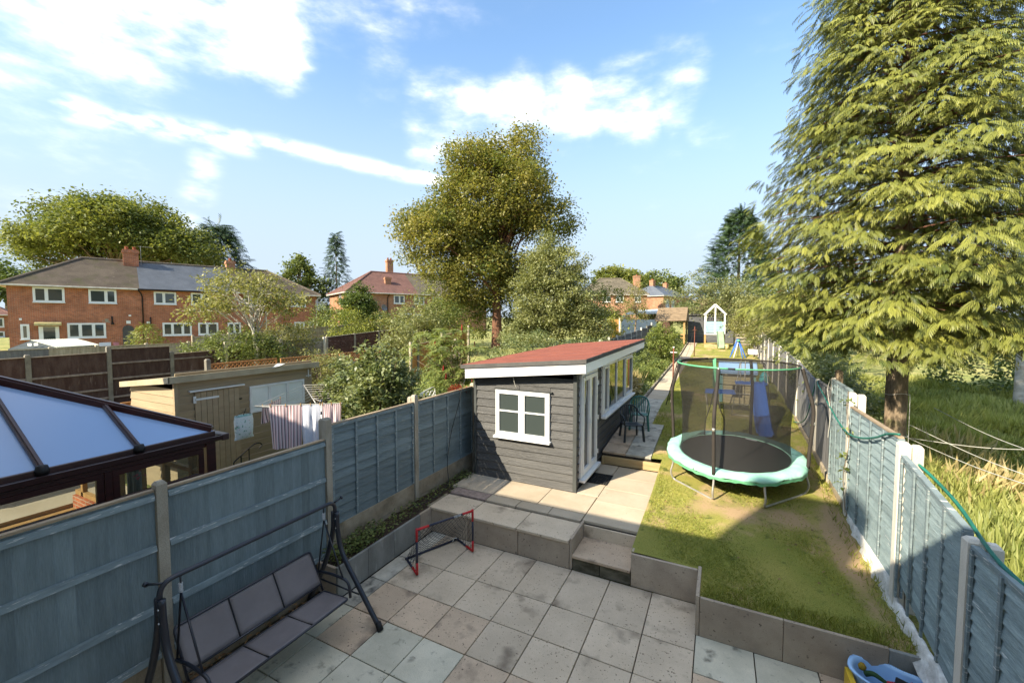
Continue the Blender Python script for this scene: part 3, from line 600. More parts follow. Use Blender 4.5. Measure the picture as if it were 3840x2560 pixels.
for a, c in zip([8.0, 8.62, 9.27], [8.62, 9.27, 9.9]): slab_piece('paving_slab', slab_up, terrace, -2.56, -2.09, a, c, .505, .05)
# lower step
st = thing('garden_step', 'two concrete steps rising from the lower patio to the terrace beside the lawn wall', 'steps', (-1.6, 6.5, 0))
obj('tread', MB().box(-2.035, -1.125, 6.21, 6.915, .205, .25), slab_brown, st, bevel=.005)
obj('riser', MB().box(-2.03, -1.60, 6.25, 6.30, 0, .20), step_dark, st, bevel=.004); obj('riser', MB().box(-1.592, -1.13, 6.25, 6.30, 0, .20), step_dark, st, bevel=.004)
obj('riser', MB().box(-2.035, -1.13, 6.868, 6.895, .25, .452), slab_tan, st)
# retaining wall of upright slabs
rw = thing('retaining_wall', 'low wall of upright brown slabs that holds the lawn above the patio', 'wall', (.5, 5.64, 0))
for i, (x0, x1, y0, y1, z1, m) in enumerate([(-1.118, -.205, 6.24, 6.285, .495, wallslab), (-.20, -.155, 5.61, 6.33, .515, wallslab), (-.15, .74, 5.61, 5.655, .50, wallslab), (.745, 1.69, 5.61, 5.655, .50, wallslab), (1.695, 1.95, 5.61, 5.655, .49, wallgrey), (-1.125, -1.085, 6.29, 6.94, .515, wallslab), (1.955, 1.99, 5.0, 5.61, .4, wallslab)]):
    obj('wall_slab', MB().box(x0, x1, y0, y1, 0, z1), m, rw, bevel=.005)
# planting bed on the left
bw = thing('planter_wall', 'grey stained slab wall round the narrow bed under the left fence', 'wall', (-4.83, 5, 0))
for a, c in ((4.06, 4.64), (4.645, 5.22), (5.225, 5.9)): obj('wall_slab', MB().box(-4.855, -4.81, a, c, 0, .455), wallgrey, bw, bevel=.005)
obj('wall_slab', MB().box(-4.855, -4.81, 5.905, 6.23, 0, .46), wallslab, bw, bevel=.005); obj('wall_slab', MB().box(-5.23, -4.86, 4.06, 4.105, 0, .44), wallslab, bw, bevel=.005)
obj('wall_slab', MB().box(-4.93, -4.862, 6.24, 8.0, .3, .462), gravelb, bw, bevel=.005)
mb = MB(); nb = 14
for j in range(nb+1):
    y = 4.1+j*(3.95/nb)
    for x in (-5.27, -5.08, -4.86): mb.v.append((x, y, .40+.03*math.sin(j*2.1+x*9)+.01*j/2))
for j in range(nb):
    for i in range(2): mb.f.append((j*3+i, j*3+i+1, j*3+i+4, j*3+i+3))
struct('soil_bed', mb, soil, True)
n = 1500; yy = np.concatenate([rng.normal(4.75, .28, 800), rng.normal(4.2, .08, 150), rng.uniform(5.3, 8, 450), rng.normal(7.8, .15, 100)]); xx = rng.uniform(-5.22, -4.9, n)
ok = (yy > 4.12) & (yy < 8); xx, yy = xx[ok], yy[ok]; n = len(xx); zz = .42+rng.random(n)*.13*(1+.5*(yy < 5.2))
X = rdir(n); X[:, 2] *= .4
scatter('weeds', *LEAF, np.stack([xx, yy, zz+.01*(yy-4)], 1), frames(X, rdir(n)*.5+np.array([0, 0, 1.])), rng.uniform(.03, .07, n), L_mid, None, None, 'stuff')

# path behind the board
pth = MB().box(-2.52, -1.36, 9.99, 12.5, .3, .50); zc = lambda y: gz(y)-.035
mb = MB()
for (x0, x1, y0, y1) in [(-2.52, -1.37, 9.99, 12.5), (-2.36, -1.67, 12.5, 38.6)]:
    yl = np.arange(y0, y1+.01, (y1-y0)/max(4, int((y1-y0)/1.2)))
    for a, c in zip(yl, yl[1:]): mb.hexa([(x0, a, zc(a)-.4), (x1, a, zc(a)-.4), (x1, c, zc(c)-.4), (x0, c, zc(c)-.4), (x0, a, zc(a)), (x1, a, zc(a)), (x1, c, zc(c)), (x0, c, zc(c))])
path = struct('path', mb, joint)
def path_slab(m, x0, x1, y0, y1):
    o = slab_piece('path_slab', m, path, x0, x1, y0, y1, 0, .05, tilt=False); y = (y0+y1)/2
    s_ = (gz(y1)-gz(y0))/(y1-y0); o.location.z = gz(y)+.012; o.rotation_euler = (math.atan(s_), random.uniform(-.004, .004), random.uniform(-.006, .006))
for k in range(4):
    y0 = 10.0+.62*k; path_slab(slab_brown if k < 3 else slab_grey, -2.52, -1.96, y0, y0+.62); path_slab(slab_grey, -1.96, -1.37, y0, y0+.62)
y = 12.5
while y < 38.4: path_slab(slab_grey if y < 15 else slab_up, -2.34, -1.70, y, y+.62); y += .62
edging = thing('kerb_edging', 'low concrete kerb along the planted side of the garden path', 'kerb', (-2.4, 14, gz(14)))
y = 12.55
while y < 38: 
    pbox('kerb_stone', concrete, edging, -2.44, -2.385, y, y+.9, gz(y)-.1, gz(y+.9)+.07); y += .915
tb = thing('timber_board', 'knotty pine board set on edge across the end of the terrace', 'board', (-1.8, 9.95, .5))
obj('plank', MB().box(-2.5, -1.10, 9.93, 9.975, .505, .70), timber, tb, bevel=.004); obj('peg', MB().box(-1.16, -1.09, 9.985, 10.06, .45, .70), timber, tb, bevel=.004); obj('peg', MB().box(-2.5, -2.44, 9.87, 9.925, .505, .705), timber, tb, bevel=.004)
dm = thing('door_mat', 'black ring rubber mat in front of the garden room door', 'mat', (-2.35, 8.95, .505))
mb = MB()
for i in range(9):
    mb.box(-2.50+i*.052, -2.482+i*.052, 8.62, 9.22, .506, .52)
for j in range(12): mb.box(-2.50, -2.066, 8.62+j*.053, 8.638+j*.053, .5065, .5195)
obj('rubber_grid', mb, doormat, dm)

# soil border left of the path
mb = MB(); k = 0
for j in range(26):
    y = 13.9+j; y = min(y, 38.8)
    for x in (-5.28, -4.3, -3.3, -2.44): mb.v.append((x, y, gz(y)+.03*math.sin(x*4+y*2)))
for j in range(25):
    for i in range(3): mb.f.append((j*4+i, j*4+i+1, j*4+i+5, j*4+i+4))
struct('garden_border', mb, meadow, True)

# ------------------------------------------------------------------ fences
def fence_lap(par, x, y0, y1, z0, z1, face, board=.135, m=blue_h, rm=rail_m, nb=3, slope=0., cap=capm, ztop1=None):
    """horizontal lapped boards between y0 and y1 on the plane x; face=+1 looks to +x"""
    z1b = z1 if ztop1 is None else ztop1; L_ = y1-y0; sl = (z1b-z1)/L_; ang = math.atan(sl)
    n_ = max(3, int((z1-z0)/board)); h = (z1-z0)/n_
    fr = MB()
    fr.hexa([(x-.02, y0, z1-.05), (x+.035, y0, z1-.05), (x+.035, y1, z1b-.05), (x-.02, y1, z1b-.05), (x-.02, y0, z1-.006), (x+.035, y0, z1-.006), (x+.035, y1, z1b-.006), (x-.02, y1, z1b-.006)])
    pn = obj('fence_panel', fr, rm, par)
    for i in range(n_):
        zc_ = z0+h*(i+.5); j = random.uniform(-.004, .004)
        o = link('board', ubox(m), None, pn, (x+j, (y0+y1)/2, zc_+sl*L_/2), (ang+random.uniform(-.004, .004), -face*.17, 0), (.012, L_-.01, h*1.16))
    for i in range(nb+2):
        t = i/(nb+1); y = y0+.02+(L_-.04)*t; zt = z1+sl*L_*t
        for s_ in ((face,) if 0 < i < nb+1 else (face, -face)):
            link('batten', ubox(rm), None, pn, (x+s_*.026, y, (z0+zt)/2+sl*0), (random.uniform(-.004, .004), 0, 0), (.018, .038, zt-z0-.03))
    cpm = MB().hexa([(x-.03, y0, z1-.004), (x+.03, y0, z1-.004), (x+.03, y1, z1b-.004), (x-.03, y1, z1b-.004), (x-.028, y0, z1+.018), (x+.028, y0, z1+.018), (x+.028, y1, z1b+.018), (x-.028, y1, z1b+.018)])
    obj('capping', cpm, cap, pn); return pn
def fence_board(par, x, y0, y1, z0, z1, face, rails, m=blue_v, rm=rail_m, bw=.125, cap=capm, ztop1=None, joined=False, capw=.03):
    z1b = z1 if ztop1 is None else ztop1; L_ = y1-y0; n_ = max(2, int(L_/bw)); w = L_/n_
    fr = MB()
    for z in rails: 
        fr.hexa([(x+face*.008, y0, z-.032), (x+face*.050, y0, z-.032), (x+face*.050, y1, z-.032), (x+face*.008, y1, z-.032), (x+face*.008, y0, z+.032), (x+face*.034, y0, z+.025), (x+face*.034, y1, z+.025), (x+face*.008, y1, z+.032)])
    pn = obj('fence_panel', fr, rm, par)
    jb = MB()
    for i in range(n_):
        y = y0+w*(i+.5); zt = z1+(z1b-z1)*(i+.5)/n_
        if joined: jb.hexa([(x-.004, y-w*.55, z0), (x+.004, y-w*.55, z0), (x+.012, y+w*.5, z0), (x+.002, y+w*.5, z0), (x-.004, y-w*.55, zt), (x+.004, y-w*.55, zt), (x+.012, y+w*.5, zt), (x+.002, y+w*.5, zt)])
        else: link('board', ubox(m), None, pn, (x-face*.002, y, (z0+zt)/2), (0, 0, -face*.075+random.uniform(-.01, .01)), (.010, w*1.12, zt-z0))
    if joined: obj('boards', jb, m, pn, kind='stuff')
    cpm = MB().hexa([(x-capw, y0, z1-.004), (x+capw, y0, z1-.004), (x+capw, y1, z1b-.004), (x-capw, y1, z1b-.004), (x-capw, y0, z1+.02), (x+capw, y0, z1+.02), (x+capw, y1, z1b+.02), (x-capw, y1, z1b+.02)])
    obj('capping', cpm, cap or rm, pn); return pn
def post(par, x, y, z0, z1, m=concrete, w=.10, name='fence_post'):
    b = MB().box(x-w/2, x+w/2, y-w/2, y+w/2, z0, z1-.03)
    b.hexa([(x-w/2, y-w/2, z1-.03), (x+w/2, y-w/2, z1-.03), (x+w/2, y+w/2, z1-.03), (x-w/2, y+w/2, z1-.03), (x-w*.3, y-w*.3, z1), (x+w*.3, y-w*.3, z1), (x+w*.3, y+w*.3, z1), (x-w*.3, y+w*.3, z1)])
    return obj(name, b, m, par)

lf = thing('garden_fence', 'blue grey painted fence with concrete posts behind the swing seat', 'fence', (-5.3, 2.2, 0))
for y, z in ((.1, 2.28), (2.22, 2.29), (4.33, 2.52), (6.36, 2.54), (8.50, 2.48)): post(lf, -5.30, y, -.2 if y < 5 else .2, z)
post(lf, -5.385, 4.33, 0, 2.50, w=.08)
post(lf, -5.385, 6.34, 0, 2.50, w=.08)
for y0, y1 in ((.16, 2.16), (2.28, 4.27)): 
    fence_board(lf, -5.30, y0, y1, .40, 2.20 if y0 < 1 else 2.19, 1, (.43, .945, 1.60, 2.14))
    obj('gravel_board', MB().box(-5.325, -5.275, y0, y1, -.05, .395), gravelb, lf, bevel=.004)
for y0, y1 in ((4.39, 6.30), (6.42, 8.44)):
    fence_lap(lf, -5.30, y0, y1, .81, 2.395, 1, .138, nb=3)
    obj('gravel_board', MB().box(-5.325, -5.275, y0, y1, .50, .805), gravelb, lf, bevel=.004); obj('gravel_board', MB().box(-5.33, -5.28, y0, y1, .20, .495), gravelb, lf, bevel=.004)
# the rest of that boundary beyond the garden room
lf2 = thing('garden_fence', 'low grey panel fence with pale posts running beyond the garden room', 'fence', (-5.3, 20, 1.2))
yy_ = [14.6, 16.5, 18.4, 20.3, 22.2, 24.1, 26.2, 28.2, 30.2, 32.3, 34.9, 37.5]
for i, y in enumerate(yy_):
    post(lf2, -5.3, y, gz(y)-.2, gz(y)+1.72, concrete_w)
    if i+1 < len(yy_): fence_lap(lf2, -5.3, y+.05, yy_[i+1]-.05, gz(y)+.1, gz(y)+1.62, 1, .30, grey_f, grey_f, 2, cap=grey_f)

rf = thing('garden_fence', 'weathered pale blue lap fence with cream concrete posts beside the lawn', 'fence', (2, 6, .4))
PR = [(3.1, 2.0), (4.95, 2.11), (6.54, 2.53), (8.76, 2.78), (10.06, 2.87)]
for i, (y, z) in enumerate(PR):
    zb = .0 if y < 6 else gz(y)-.2
    post(rf, 2.01, y, zb, z, concrete_w, .11 if i < 4 else .07)
    if i < 4: post(rf, 2.125, y-.02, zb, z-.02, concrete_w, .10)
post(rf, 2.09, 10.08, .5, 3.02, bark, .11)
fence_lap(rf, 2.0, 3.16, 4.89, .62, 2.05, -1, .115, blue_r, rail_m, 3, cap=rail_m)
fence_lap(rf, 2.0, 5.0, 6.48, .63, 2.14, -1, .115, blue_r, rail_m, 3, cap=rail_m, ztop1=2.37)
fence_lap(rf, 2.0, 6.59, 8.70, .78, 2.56, -1, .118, blue_r, rail_m, 3, cap=capm, ztop1=2.54)
fence_lap(rf, 2.0, 8.81, 10.01, .86, 2.80, -1, .12, blue_r, rail_m, 2, cap=rail_m, ztop1=2.83)
mb = MB()                          # lumpy white mortar along the foot
ny = 40
for j in range(ny+1):
    y = 4.5+j*(8.6-4.5)/ny; zb = .36 if y < 5.6 else gz(y)-.03; w = .035+.02*math.sin(j*1.3)+.012*math.sin(j*3.1); zt = (.60 if y < 6.5 else .76)+.012*math.sin(j*2.2)
    mb.v += [(1.985-w-.05*(1 if y < 5.7 else .5), y, zb), (1.985-w*.6, y, (zb+zt)/2+.03*math.sin(j*.9)), (1.975, y, zt), (2.01, y, zt), (2.01, y, zb)]
for j in range(ny):
    for i in range(4): mb.f.append((j*5+i, j*5+i+5, j*5+i+6, j*5+i+1))
obj('mortar_foot', mb, plaster, rf, True)
obj('gravel_board', MB().box(1.975, 2.01, 8.7, 10.0, .4, .85), gravelb, rf)

gf = thing('garden_fence', 'tall grey vertical board fence with cream posts behind the trampoline', 'fence', (2.1, 14, 1))
def rx(y): return 2.0+.0125*(y-10)*(y < 40)
PG = [11.5, 14.4, 16.8, 19.2, 21.6, 24, 26.4, 28.8, 31.2, 33.6, 36, 38.6]
prev = 10.1; tops = {10.1: 2.61, 11.5: 2.61, 14.4: 2.85}
for y in PG:
    t0 = 2.62 if prev < 11 else gz(prev)+1.62; t1 = 2.62 if y < 12 else gz(y)+1.66
    fence_board(gf, rx((prev+y)/2), prev+.05, y-.05, gz(prev)-.02, t0, -1, (), grey_f, grey_f, .115, cap=grey_f, ztop1=t1, joined=prev > 16)
    post(gf, rx(y)-.01, y, gz(y)-.3, (2.66 if y < 12 else gz(y)+1.72), concrete_w, .085); prev = y
obj('gravel_board', MB().hexa([(1.955, 10.1, .6), (2.0, 10.1, .6), (2.02, 14.4, .95), (1.975, 14.4, .95), (1.955, 10.1, .93), (2.0, 10.1, .93), (2.02, 14.4, 1.22), (1.975, 14.4, 1.22)]), gravelb, gf)

# hose and cords on the right fence
hose = thing('garden_hose', 'dark green hose looped along the right fence between cream posts', 'hose', (1.93, 9, 1.5))
obj('hose_loop', MB().tube(spline([(1.99, 6.62, 2.60), (1.955, 6.9, 2.53), (1.94, 7.3, 2.38), (1.935, 7.9, 2.22), (1.93, 8.5, 2.13), (1.93, 9.1, 2.16), (1.94, 9.8, 2.28), (1.95, 10.6, 2.45), (1.955, 11.2, 2.58), (1.99, 11.38, 2.64)], 7), .014, 8), hose_m, hose, True)
obj('hose_tail', MB().tube(spline([(1.99, 11.6, 2.60), (1.96, 11.9, 2.1), (1.96, 12.4, 1.6), (1.95, 13.1, 1.3), (1.90, 13.9, 1.14)], 6), .013, 8), hose_m, hose, True)
obj('hose_end', MB().tube(spline([(2.13, 6.5, 2.3), (2.2, 6.2, 2.2), (2.17, 5.6, 2.14), (2.03, 4.75, 2.10), (2.03, 4.3, 2.06), (2.05, 3.6, 2.07)], 6), .017, 8), hose_m, hose, True)

# neighbour fences to the left, run by run
bf = thing('brown_fence', 'dark brown close boarded fence with three rails behind the beige shed', 'fence', (-19.3, 6, 1))
yb = [.3, 2.25, 4.85-.0, 6.78, 8.66, 10.6, 12.4]; yb = [2.9, 4.85, 6.78, 8.66, 10.55]
zt_ = [2.83, 2.86, 3.0, 2.65+.05, 2.7]
for i, y in enumerate(yb):
    post(bf, -19.3, y, .7, zt_[i]+.05, grey_post, .12)
    if i+1 < len(yb): fence_board(bf, -19.3, y+.06, yb[i+1]-.06, 1.0, zt_[i]-.06 if i != 2 else 2.95, 1, (1.25, 1.56 if i < 2 else 1.9, 2.14 if i < 2 else 2.45), brown_f, brown_rail, .125, cap=brown_rail, ztop1=(zt_[i]-.02) if i != 2 else 2.95, joined=True, capw=.05)
fence_board(bf, -19.3, .9, 2.84, .7, 2.30, 1, (1.0, 1.6), brown_f, brown_rail, cap=brown_rail, joined=True, capw=.05)
pf = thing('pale_fence', 'sun bleached close boarded fence in front of the left brick terrace', 'fence', (-26, 8, 1.2))
yy_ = [3.2, 5.1, 6.95, 8.4, 10.2, 12]
for i, y in enumerate(yy_):
    post(pf, -25.0, y, 1.0, 2.86, pale_f, .12)
    if i+1 < len(yy_): fence_board(pf, -25.0, y+.06, yy_[i+1]-.06, 1.1, 2.78, 1, (1.5, 2.3), grey_f if i < 2 else pale_f, pale_f, .13, cap=pale_f, joined=True)
of = thing('lap_fence', 'silvered lap panel fence on the far side of the orange trellis', 'fence', (-19.3, 15, 1.1))
yy_ = [12.5, 15.0, 15.3, 17.0, 18.8]; 
for i, y in enumerate([10.65, 12.35, 13.2, 15.7]): post(of, -19.25, y, .8, 3.05, concrete_w, .12)
fence_lap(of, -19.3, 13.25, 15.65, 1.2, 2.95, 1, .2, old_lap, old_lap, 3, cap=old_lap)
fence_board(of, -19.3, 10.7, 13.15, 1.2, 2.85, 1, (1.6, 2.2), brown_f, brown_rail, cap=old_lap, joined=True)
of2 = thing('lap_fence', 'reddish brown lap panels climbing away behind the leafy shrub', 'fence', (-19.3, 19, 1.1))
for k in range(5):
    y = 15.9+1.95*k; z = 3.05+.12*k; post(of2, -19.3, y, .9, z+.02, old_lap, .12)
    fence_lap(of2, -19.3, y+.06, y+1.89, 1.3, z-.02, 1, .2, red_lap, red_lap, 1, cap=old_lap, ztop1=z+.1)
wf = thing('panel_fence', 'cream weathered lap fence running below the gap between the two brick terraces', 'fence', (-27, 22, 1.4))
for k in range(8):
    y = 13.2+1.95*k; z = 3.05+.10*k; post(wf, -27, y, 1.1, z+.06, pale_f, .12)
    fence_lap(wf, -27, y+.06, y+1.89, 1.5, z-.06, 1, .3, pale_f, pale_f, 3, cap=pale_f, ztop1=z+.04)

# orange trellis fence
tf_ = thing('trellis_fence', 'orange diamond trellis above a dark panel fence beyond the shed', 'fence', (-12.6, 9, 1))
for y, z in ((6.49, 2.92), (8.56, 2.62), (10.86, 2.66), (13.1, 2.7), (15.4, 2.8)): post(tf_, -12.6, y, .7, z, grey_post, .11)
def trellis(par, x, y0, y1, z0, z1, m=trellis_m, sp=.115, wd=.026):
    t_ = obj('trellis', MB().box(x-.02, x+.02, y0, y1, z0, z0+.03).box(x-.02, x+.02, y0, y1, z1-.03, z1).box(x-.021, x+.021, y0, y0+.03, z0+.03, z1-.03).box(x-.021, x+.021, y1-.03, y1, z0+.03, z1-.03), m, par)
    h = z1-z0; b1 = MB()
    for s_, dx in ((1, .008), (-1, -.008)):
        k = -h
        while k < y1-y0:
            a, c = max(k, 0), min(k+h, y1-y0)
            if c-a > .03:
                za, zc_ = (a-k), (c-k); 
                if s_ < 0: za, zc_ = h-za, h-zc_
                b1.bar((x+dx, y0+a, z0+za), (x+dx, y0+c, z0+zc_), .008, wd, up=(0, -s_ if s_ > 0 else 1, 1))
            k += sp
    obj('lattice_slats', b1, m, t_, kind='stuff'); return t_
for y0, y1 in ((6.55, 8.5), (8.62, 10.8), (10.92, 13.04)):
    trellis(tf_, -12.6, y0, y1, 2.40, 2.78-.02*(y0 > 8))
    fence_lap(tf_, -12.6, y0, y1, 1.0, 2.37, 1, .2, old_lap if y0 > 10 else red_lap, old_lap, 2, cap=old_lap)
npv = struct('neighbour_patio', MB().box(-7.5, -5.42, -.3, 3.5, -.1, .05).box(-12.5, -7.5, 3.55, 4.1, -.1, .50).box(-12.5, -10.95, -.3, 3.55, -.1, .52), slab_up)
ob = thing('orange_fence', 'orange close boarded fence passing behind the conservatory and the shed end', 'fence', (-12.6, 5, .6))
for k in range(3): fence_board(ob, -12.6, 6.42-1.85*(k+1)+.03, 6.42-1.85*k, .3, 2.02-.1*k, 1, (), orange_f, orange_f, .12, cap=orange_f, joined=True)
of3 = thing('orange_fence', 'bright orange vertical board fence behind the wooden obelisk', 'fence', (-12.6, 18, 1.1))
for i, (y, z) in enumerate(((14.9, 2.86), (17.3, 3.25), (19.8, 3.55))):
    post(of3, -12.6, y, 1., z+.12, pale_f, .10)
    if i < 2: fence_board(of3, -12.6, y+.06, y+2.3, 1.1, z-.04, 1, (), orange_f, orange_f, .12, cap=capm, ztop1=z+.12, joined=False)

# ------------------------------------------------------------------ charcoal garden room
gr = thing('garden_room', 'charcoal clad garden room with red felt roof and white windows', 'garden room', (-3.7, 11, .5))
X0, X1, Y0, Y1 = -4.92, -2.56, 8.0, 13.9
shell = MB().box(X0+.03, X0+.08, Y0+.03, Y1-.02, .47, 2.72).box(X0+.08, X1-.03, Y1-.06, Y1-.03, .8, 3.0).box(X0+.03, X1-.03, Y0+.03, Y1-.03, .44, .50)
obj('shell', shell, clad_tr, gr)
bh = .175; z = .50; k = 0
WX0, WX1, WZ0, WZ1 = -4.37, -3.11, 1.45, 2.49
while z < 2.86:
    zt = min(z+bh, 2.80)
    spans = [(X0+.02, X1-.05)] if (zt <= WZ0+.02 or z >= WZ1-.01) else [(X0+.02, WX0), (WX1, X1-.05)]
    for a, c in spans: link('cladding_board', ubox(clad), None, gr, ((a+c)/2, Y0+.012, (z+zt)/2), (-.17, random.uniform(-.002, .002), 0), (c-a, .02, (zt-z)*1.02))
    z += bh
link('cladding_board', ubox(clad), None, gr, ((WX0+WX1)/2, Y0+.008, 2.555), (-.1, 0, 0), (WX1-WX0, .02, .09))
z = .50
while z < 2.95:
    zt = min(z+bh, 2.93); zs = [(Y0+.02, 8.24)]
    zs += [(9.52, 10.0)] if zt < 10 else []
    if zt <= 1.60: zs = [(Y0+.02, 8.24), (9.52, Y1)]
    elif z < 2.88: zs = [(Y0+.02, 8.24), (9.52, 9.99), (13.82, Y1)]
    for a, c in zs: link('cladding_board', ubox(clad), None, gr, (X1-.012, (a+c)/2, (z+zt)/2), (0, .15, 0), (.02, c-a, (zt-z)*1.02))
    z += bh
obj('corner_trim', MB().box(X1-.05, X1+.025, Y0-.02, Y0+.05, .5, 2.98), clad_tr, gr); obj('corner_trim', MB().box(X0-.02, X0+.04, Y0-.02, Y0+.03, .5, 2.72), clad_tr, gr); obj('corner_trim', MB().box(X1-.04, X1+.02, Y1-.05, Y1+.02, .9, 3.0), clad_tr, gr)
# roof slab
def rz_(x, y): return 3.01+.235*(x+5.1)/2.8+.014*(y-7.75)+(x > -3)*0
ra = [(-5.10, 7.72), (-2.28, 7.72), (-2.28, 14.62), (-5.10, 14.62)]
rt = MB().hexa([(x, y, rz_(x, y)-.07) for x, y in ra]+[(x, y, rz_(x, y)) for x, y in ra]); obj('felt_roof', rt, redroof, gr, bevel=.006)
ra2 = [(-5.115, 7.705), (-2.265, 7.705), (-2.265, 14.635), (-5.115, 14.635)]
obj('roof_edge_trim', MB().hexa([(x, y, rz_(x, y)-.085) for x, y in ra2]+[(x, y, rz_(x, y)-.004) for x, y in ra2]), felt_edge, gr)
for ly in (8.9, 9.9, 10.9, 11.9, 12.9, 13.8): obj('felt_lap', MB().hexa([(-5.1, ly, rz_(-5.1, ly)+.0005), (-2.28, ly, rz_(-2.28, ly)+.0005), (-2.28, ly+.9, rz_(-2.28, ly+.9)+.0005), (-5.1, ly+.9, rz_(-5.1, ly+.9)+.0005), (-5.1, ly, rz_(-5.1, ly)+.007), (-2.28, ly, rz_(-2.28, ly)+.007), (-2.28, ly+.9, rz_(-2.28, ly+.9)+.002), (-5.1, ly+.9, rz_(-5.1, ly+.9)+.002)]), redroof, gr)
obj('front_fascia', MB().hexa([(-5.02, 7.74, 2.71), (-2.315, 7.74, 2.965), (-2.315, 7.76, 2.965), (-5.02, 7.76, 2.71), (-5.02, 7.74, rz_(-5.1, 7.75)-.08), (-2.315, 7.74, rz_(-2.3, 7.75)-.08), (-2.315, 7.76, rz_(-2.3, 7.75)-.08), (-5.02, 7.76, rz_(-5.1, 7.75)-.08)]), fascia, gr)
obj('side_fascia', MB().hexa([(-2.31, 7.74, 2.965), (-2.29, 7.74, 2.965), (-2.29, 14.6, 3.06), (-2.31, 14.6, 3.06), (-2.31, 7.74, 3.165), (-2.29, 7.74, 3.165), (-2.29, 14.6, 3.26), (-2.31, 14.6, 3.26)]), sky_white, gr)
obj('soffit', MB().hexa([(-5.0, 7.77, 2.735), (-2.33, 7.77, 2.975), (-2.33, 14.5, 3.05), (-5.0, 14.5, 2.80), (-5.0, 7.77, 2.755), (-2.33, 7.77, 2.995), (-2.33, 14.5, 3.07), (-5.0, 14.5, 2.82)]), clad_tr, gr)
obj('roof_light_bracket', MB().tube([(-5.16, 7.95, 2.86), (-5.0, 7.95, 2.86)], .025, 8), gutter_k, gr)
def frame_y(name, par, x0, x1, z0, z1, y, mull, t=.06, d=.05, bars=(), m=upvc, gm_=winglass, sill=True):   # window in a wall facing -y
    fr = MB().box(x0, x1, y-d, y+.02, z0, z0+t).box(x0, x1, y-d, y+.02, z1-t, z1).box(x0, x0+t, y-d-.001, y+.02, z0+t, z1-t).box(x1-t, x1, y-d-.001, y+.02, z0+t, z1-t)
    for mx_ in mull: fr.box(mx_-t*.55, mx_+t*.55, y-d-.002, y+.019, z0+t, z1-t)
    f_ = obj(name, fr, m, par, bevel=.003)
    xs_ = [x0+t]+list(mull)+[x1-t]
    for i in range(len(xs_)-1):
        a = xs_[i]+(t*.55 if i else 0); c = xs_[i+1]-(t*.55 if i < len(xs_)-2 else 0)
        s_ = MB().box(a+.002, c-.002, y-d-.012, y-.012, z0+t+.002, z0+t+.04).box(a+.002, c-.002, y-d-.012, y-.012, z1-t-.04, z1-t-.002).box(a+.002, a+.042, y-d-.0121, y-.012, z0+t+.04, z1-t-.04).box(c-.042, c-.002, y-d-.0121, y-.012, z0+t+.04, z1-t-.04)
        for zb in bars: s_.box(a+.04, c-.04, y-d-.006, y-.02, zb-.014, zb+.014)
        obj('sash', s_, m, f_)
        obj('pane', MB().box(a+.03, c-.03, y-.030, y-.024, z0+t+.03, z1-t-.03), gm_, f_)
    if sill: obj('sill', MB().box(x0-.03, x1+.03, y-d-.07, y, z0-.05, z0), m, f_, bevel=.006)
    return f_
frame_y('window', gr, WX0, WX1, WZ0+.03, WZ1, Y0+.0, [-3.74], .05, .05, (2.03,))
obj('window_hood', MB().box(WX0-.03, WX1+.06, Y0-.07, Y0, WZ1+.005, WZ1+.02), clad_tr, gr)
obj('interior', MB().box(X0+.1, X1-.1, Y0+.6, Y0+.62, .52, 2.7), mat('dim_interior_wall', (.12, .13, .12), (.08, .085, .08), 2, rough=.9), gr)
def frame_x(name, par, y0, y1, z0, z1, x, mull, t=.06, d=.04, open_=(), m=upvc, gm_=winglass, sill=True):
    fr = MB().box(x-.02, x+d, y0, y1, z0, z0+t).box(x-.02, x+d, y0, y1, z1-t, z1).box(x-.02, x+d+.001, y0, y0+t, z0+t, z1-t).box(x-.02, x+d+.001, y1-t, y1, z0+t, z1-t)
    for my in mull: fr.box(x-.019, x+d+.002, my-t*.6, my+t*.6, z0+t, z1-t)
    f_ = obj(name, fr, m, par, bevel=.003); ys_ = [y0+t]+list(mull)+[y1-t]
    for i in range(len(ys_)-1):
        a = ys_[i]+(t*.6 if i else 0); c = ys_[i+1]-(t*.6 if i < len(ys_)-2 else 0)
        if i in open_:
            obj('sash', MB().box(x+.012, x+d+.02, a+.002, c-.002, z0+t+.002, z0+t+.05).box(x+.012, x+d+.02, a+.002, c-.002, z1-t-.05, z1-t-.002).box(x+.012, x+d+.021, a+.002, a+.052, z0+t+.05, z1-t-.05).box(x+.012, x+d+.021, c-.052, c-.002, z0+t+.05, z1-t-.05), m, f_)
        obj('pane', MB().box(x+.008, x+.014, a, c, z0+t, z1-t), gm_, f_)
    if sill: obj('sill', MB().box(x, x+d+.09, y0-.04, y1+.04, z0-.055, z0), m, f_, bevel=.006)
    return f_
mirror = glass('mirror_like_pane', (.02, .022, .015), .02, 0, 1.6)
frame_x('window', gr, 10.02, 13.80, 1.64, 2.90, X1+.0, [10.62, 11.55, 12.62], .06, .04, (0, 3), gm_=mirror)
dr = frame_x('door_frame', gr, 8.27, 9.50, .68, 2.87, X1+.0, [], .055, .04, (), gm_=mirror)
for a, c in ((8.33, 8.88), (8.885, 9.44)):
    dl = obj('door', MB().box(X1+.012, X1+.062, a, c, .74, .84).box(X1+.012, X1+.062, a, c, 2.72, 2.81).box(X1+.012, X1+.0625, a, a+.085, .84, 2.72).box(X1+.012, X1+.0625, c-.085, c, .84, 2.72), upvc, gr, bevel=.003)
    if a < 8.5: obj('handle', MB().box(X1+.064, X1+.08, 8.815, 8.84, 1.62, 1.86).bar((X1+.09, 8.83, 1.76), (X1+.09, 8.72, 1.76), .02), upvc, dl)
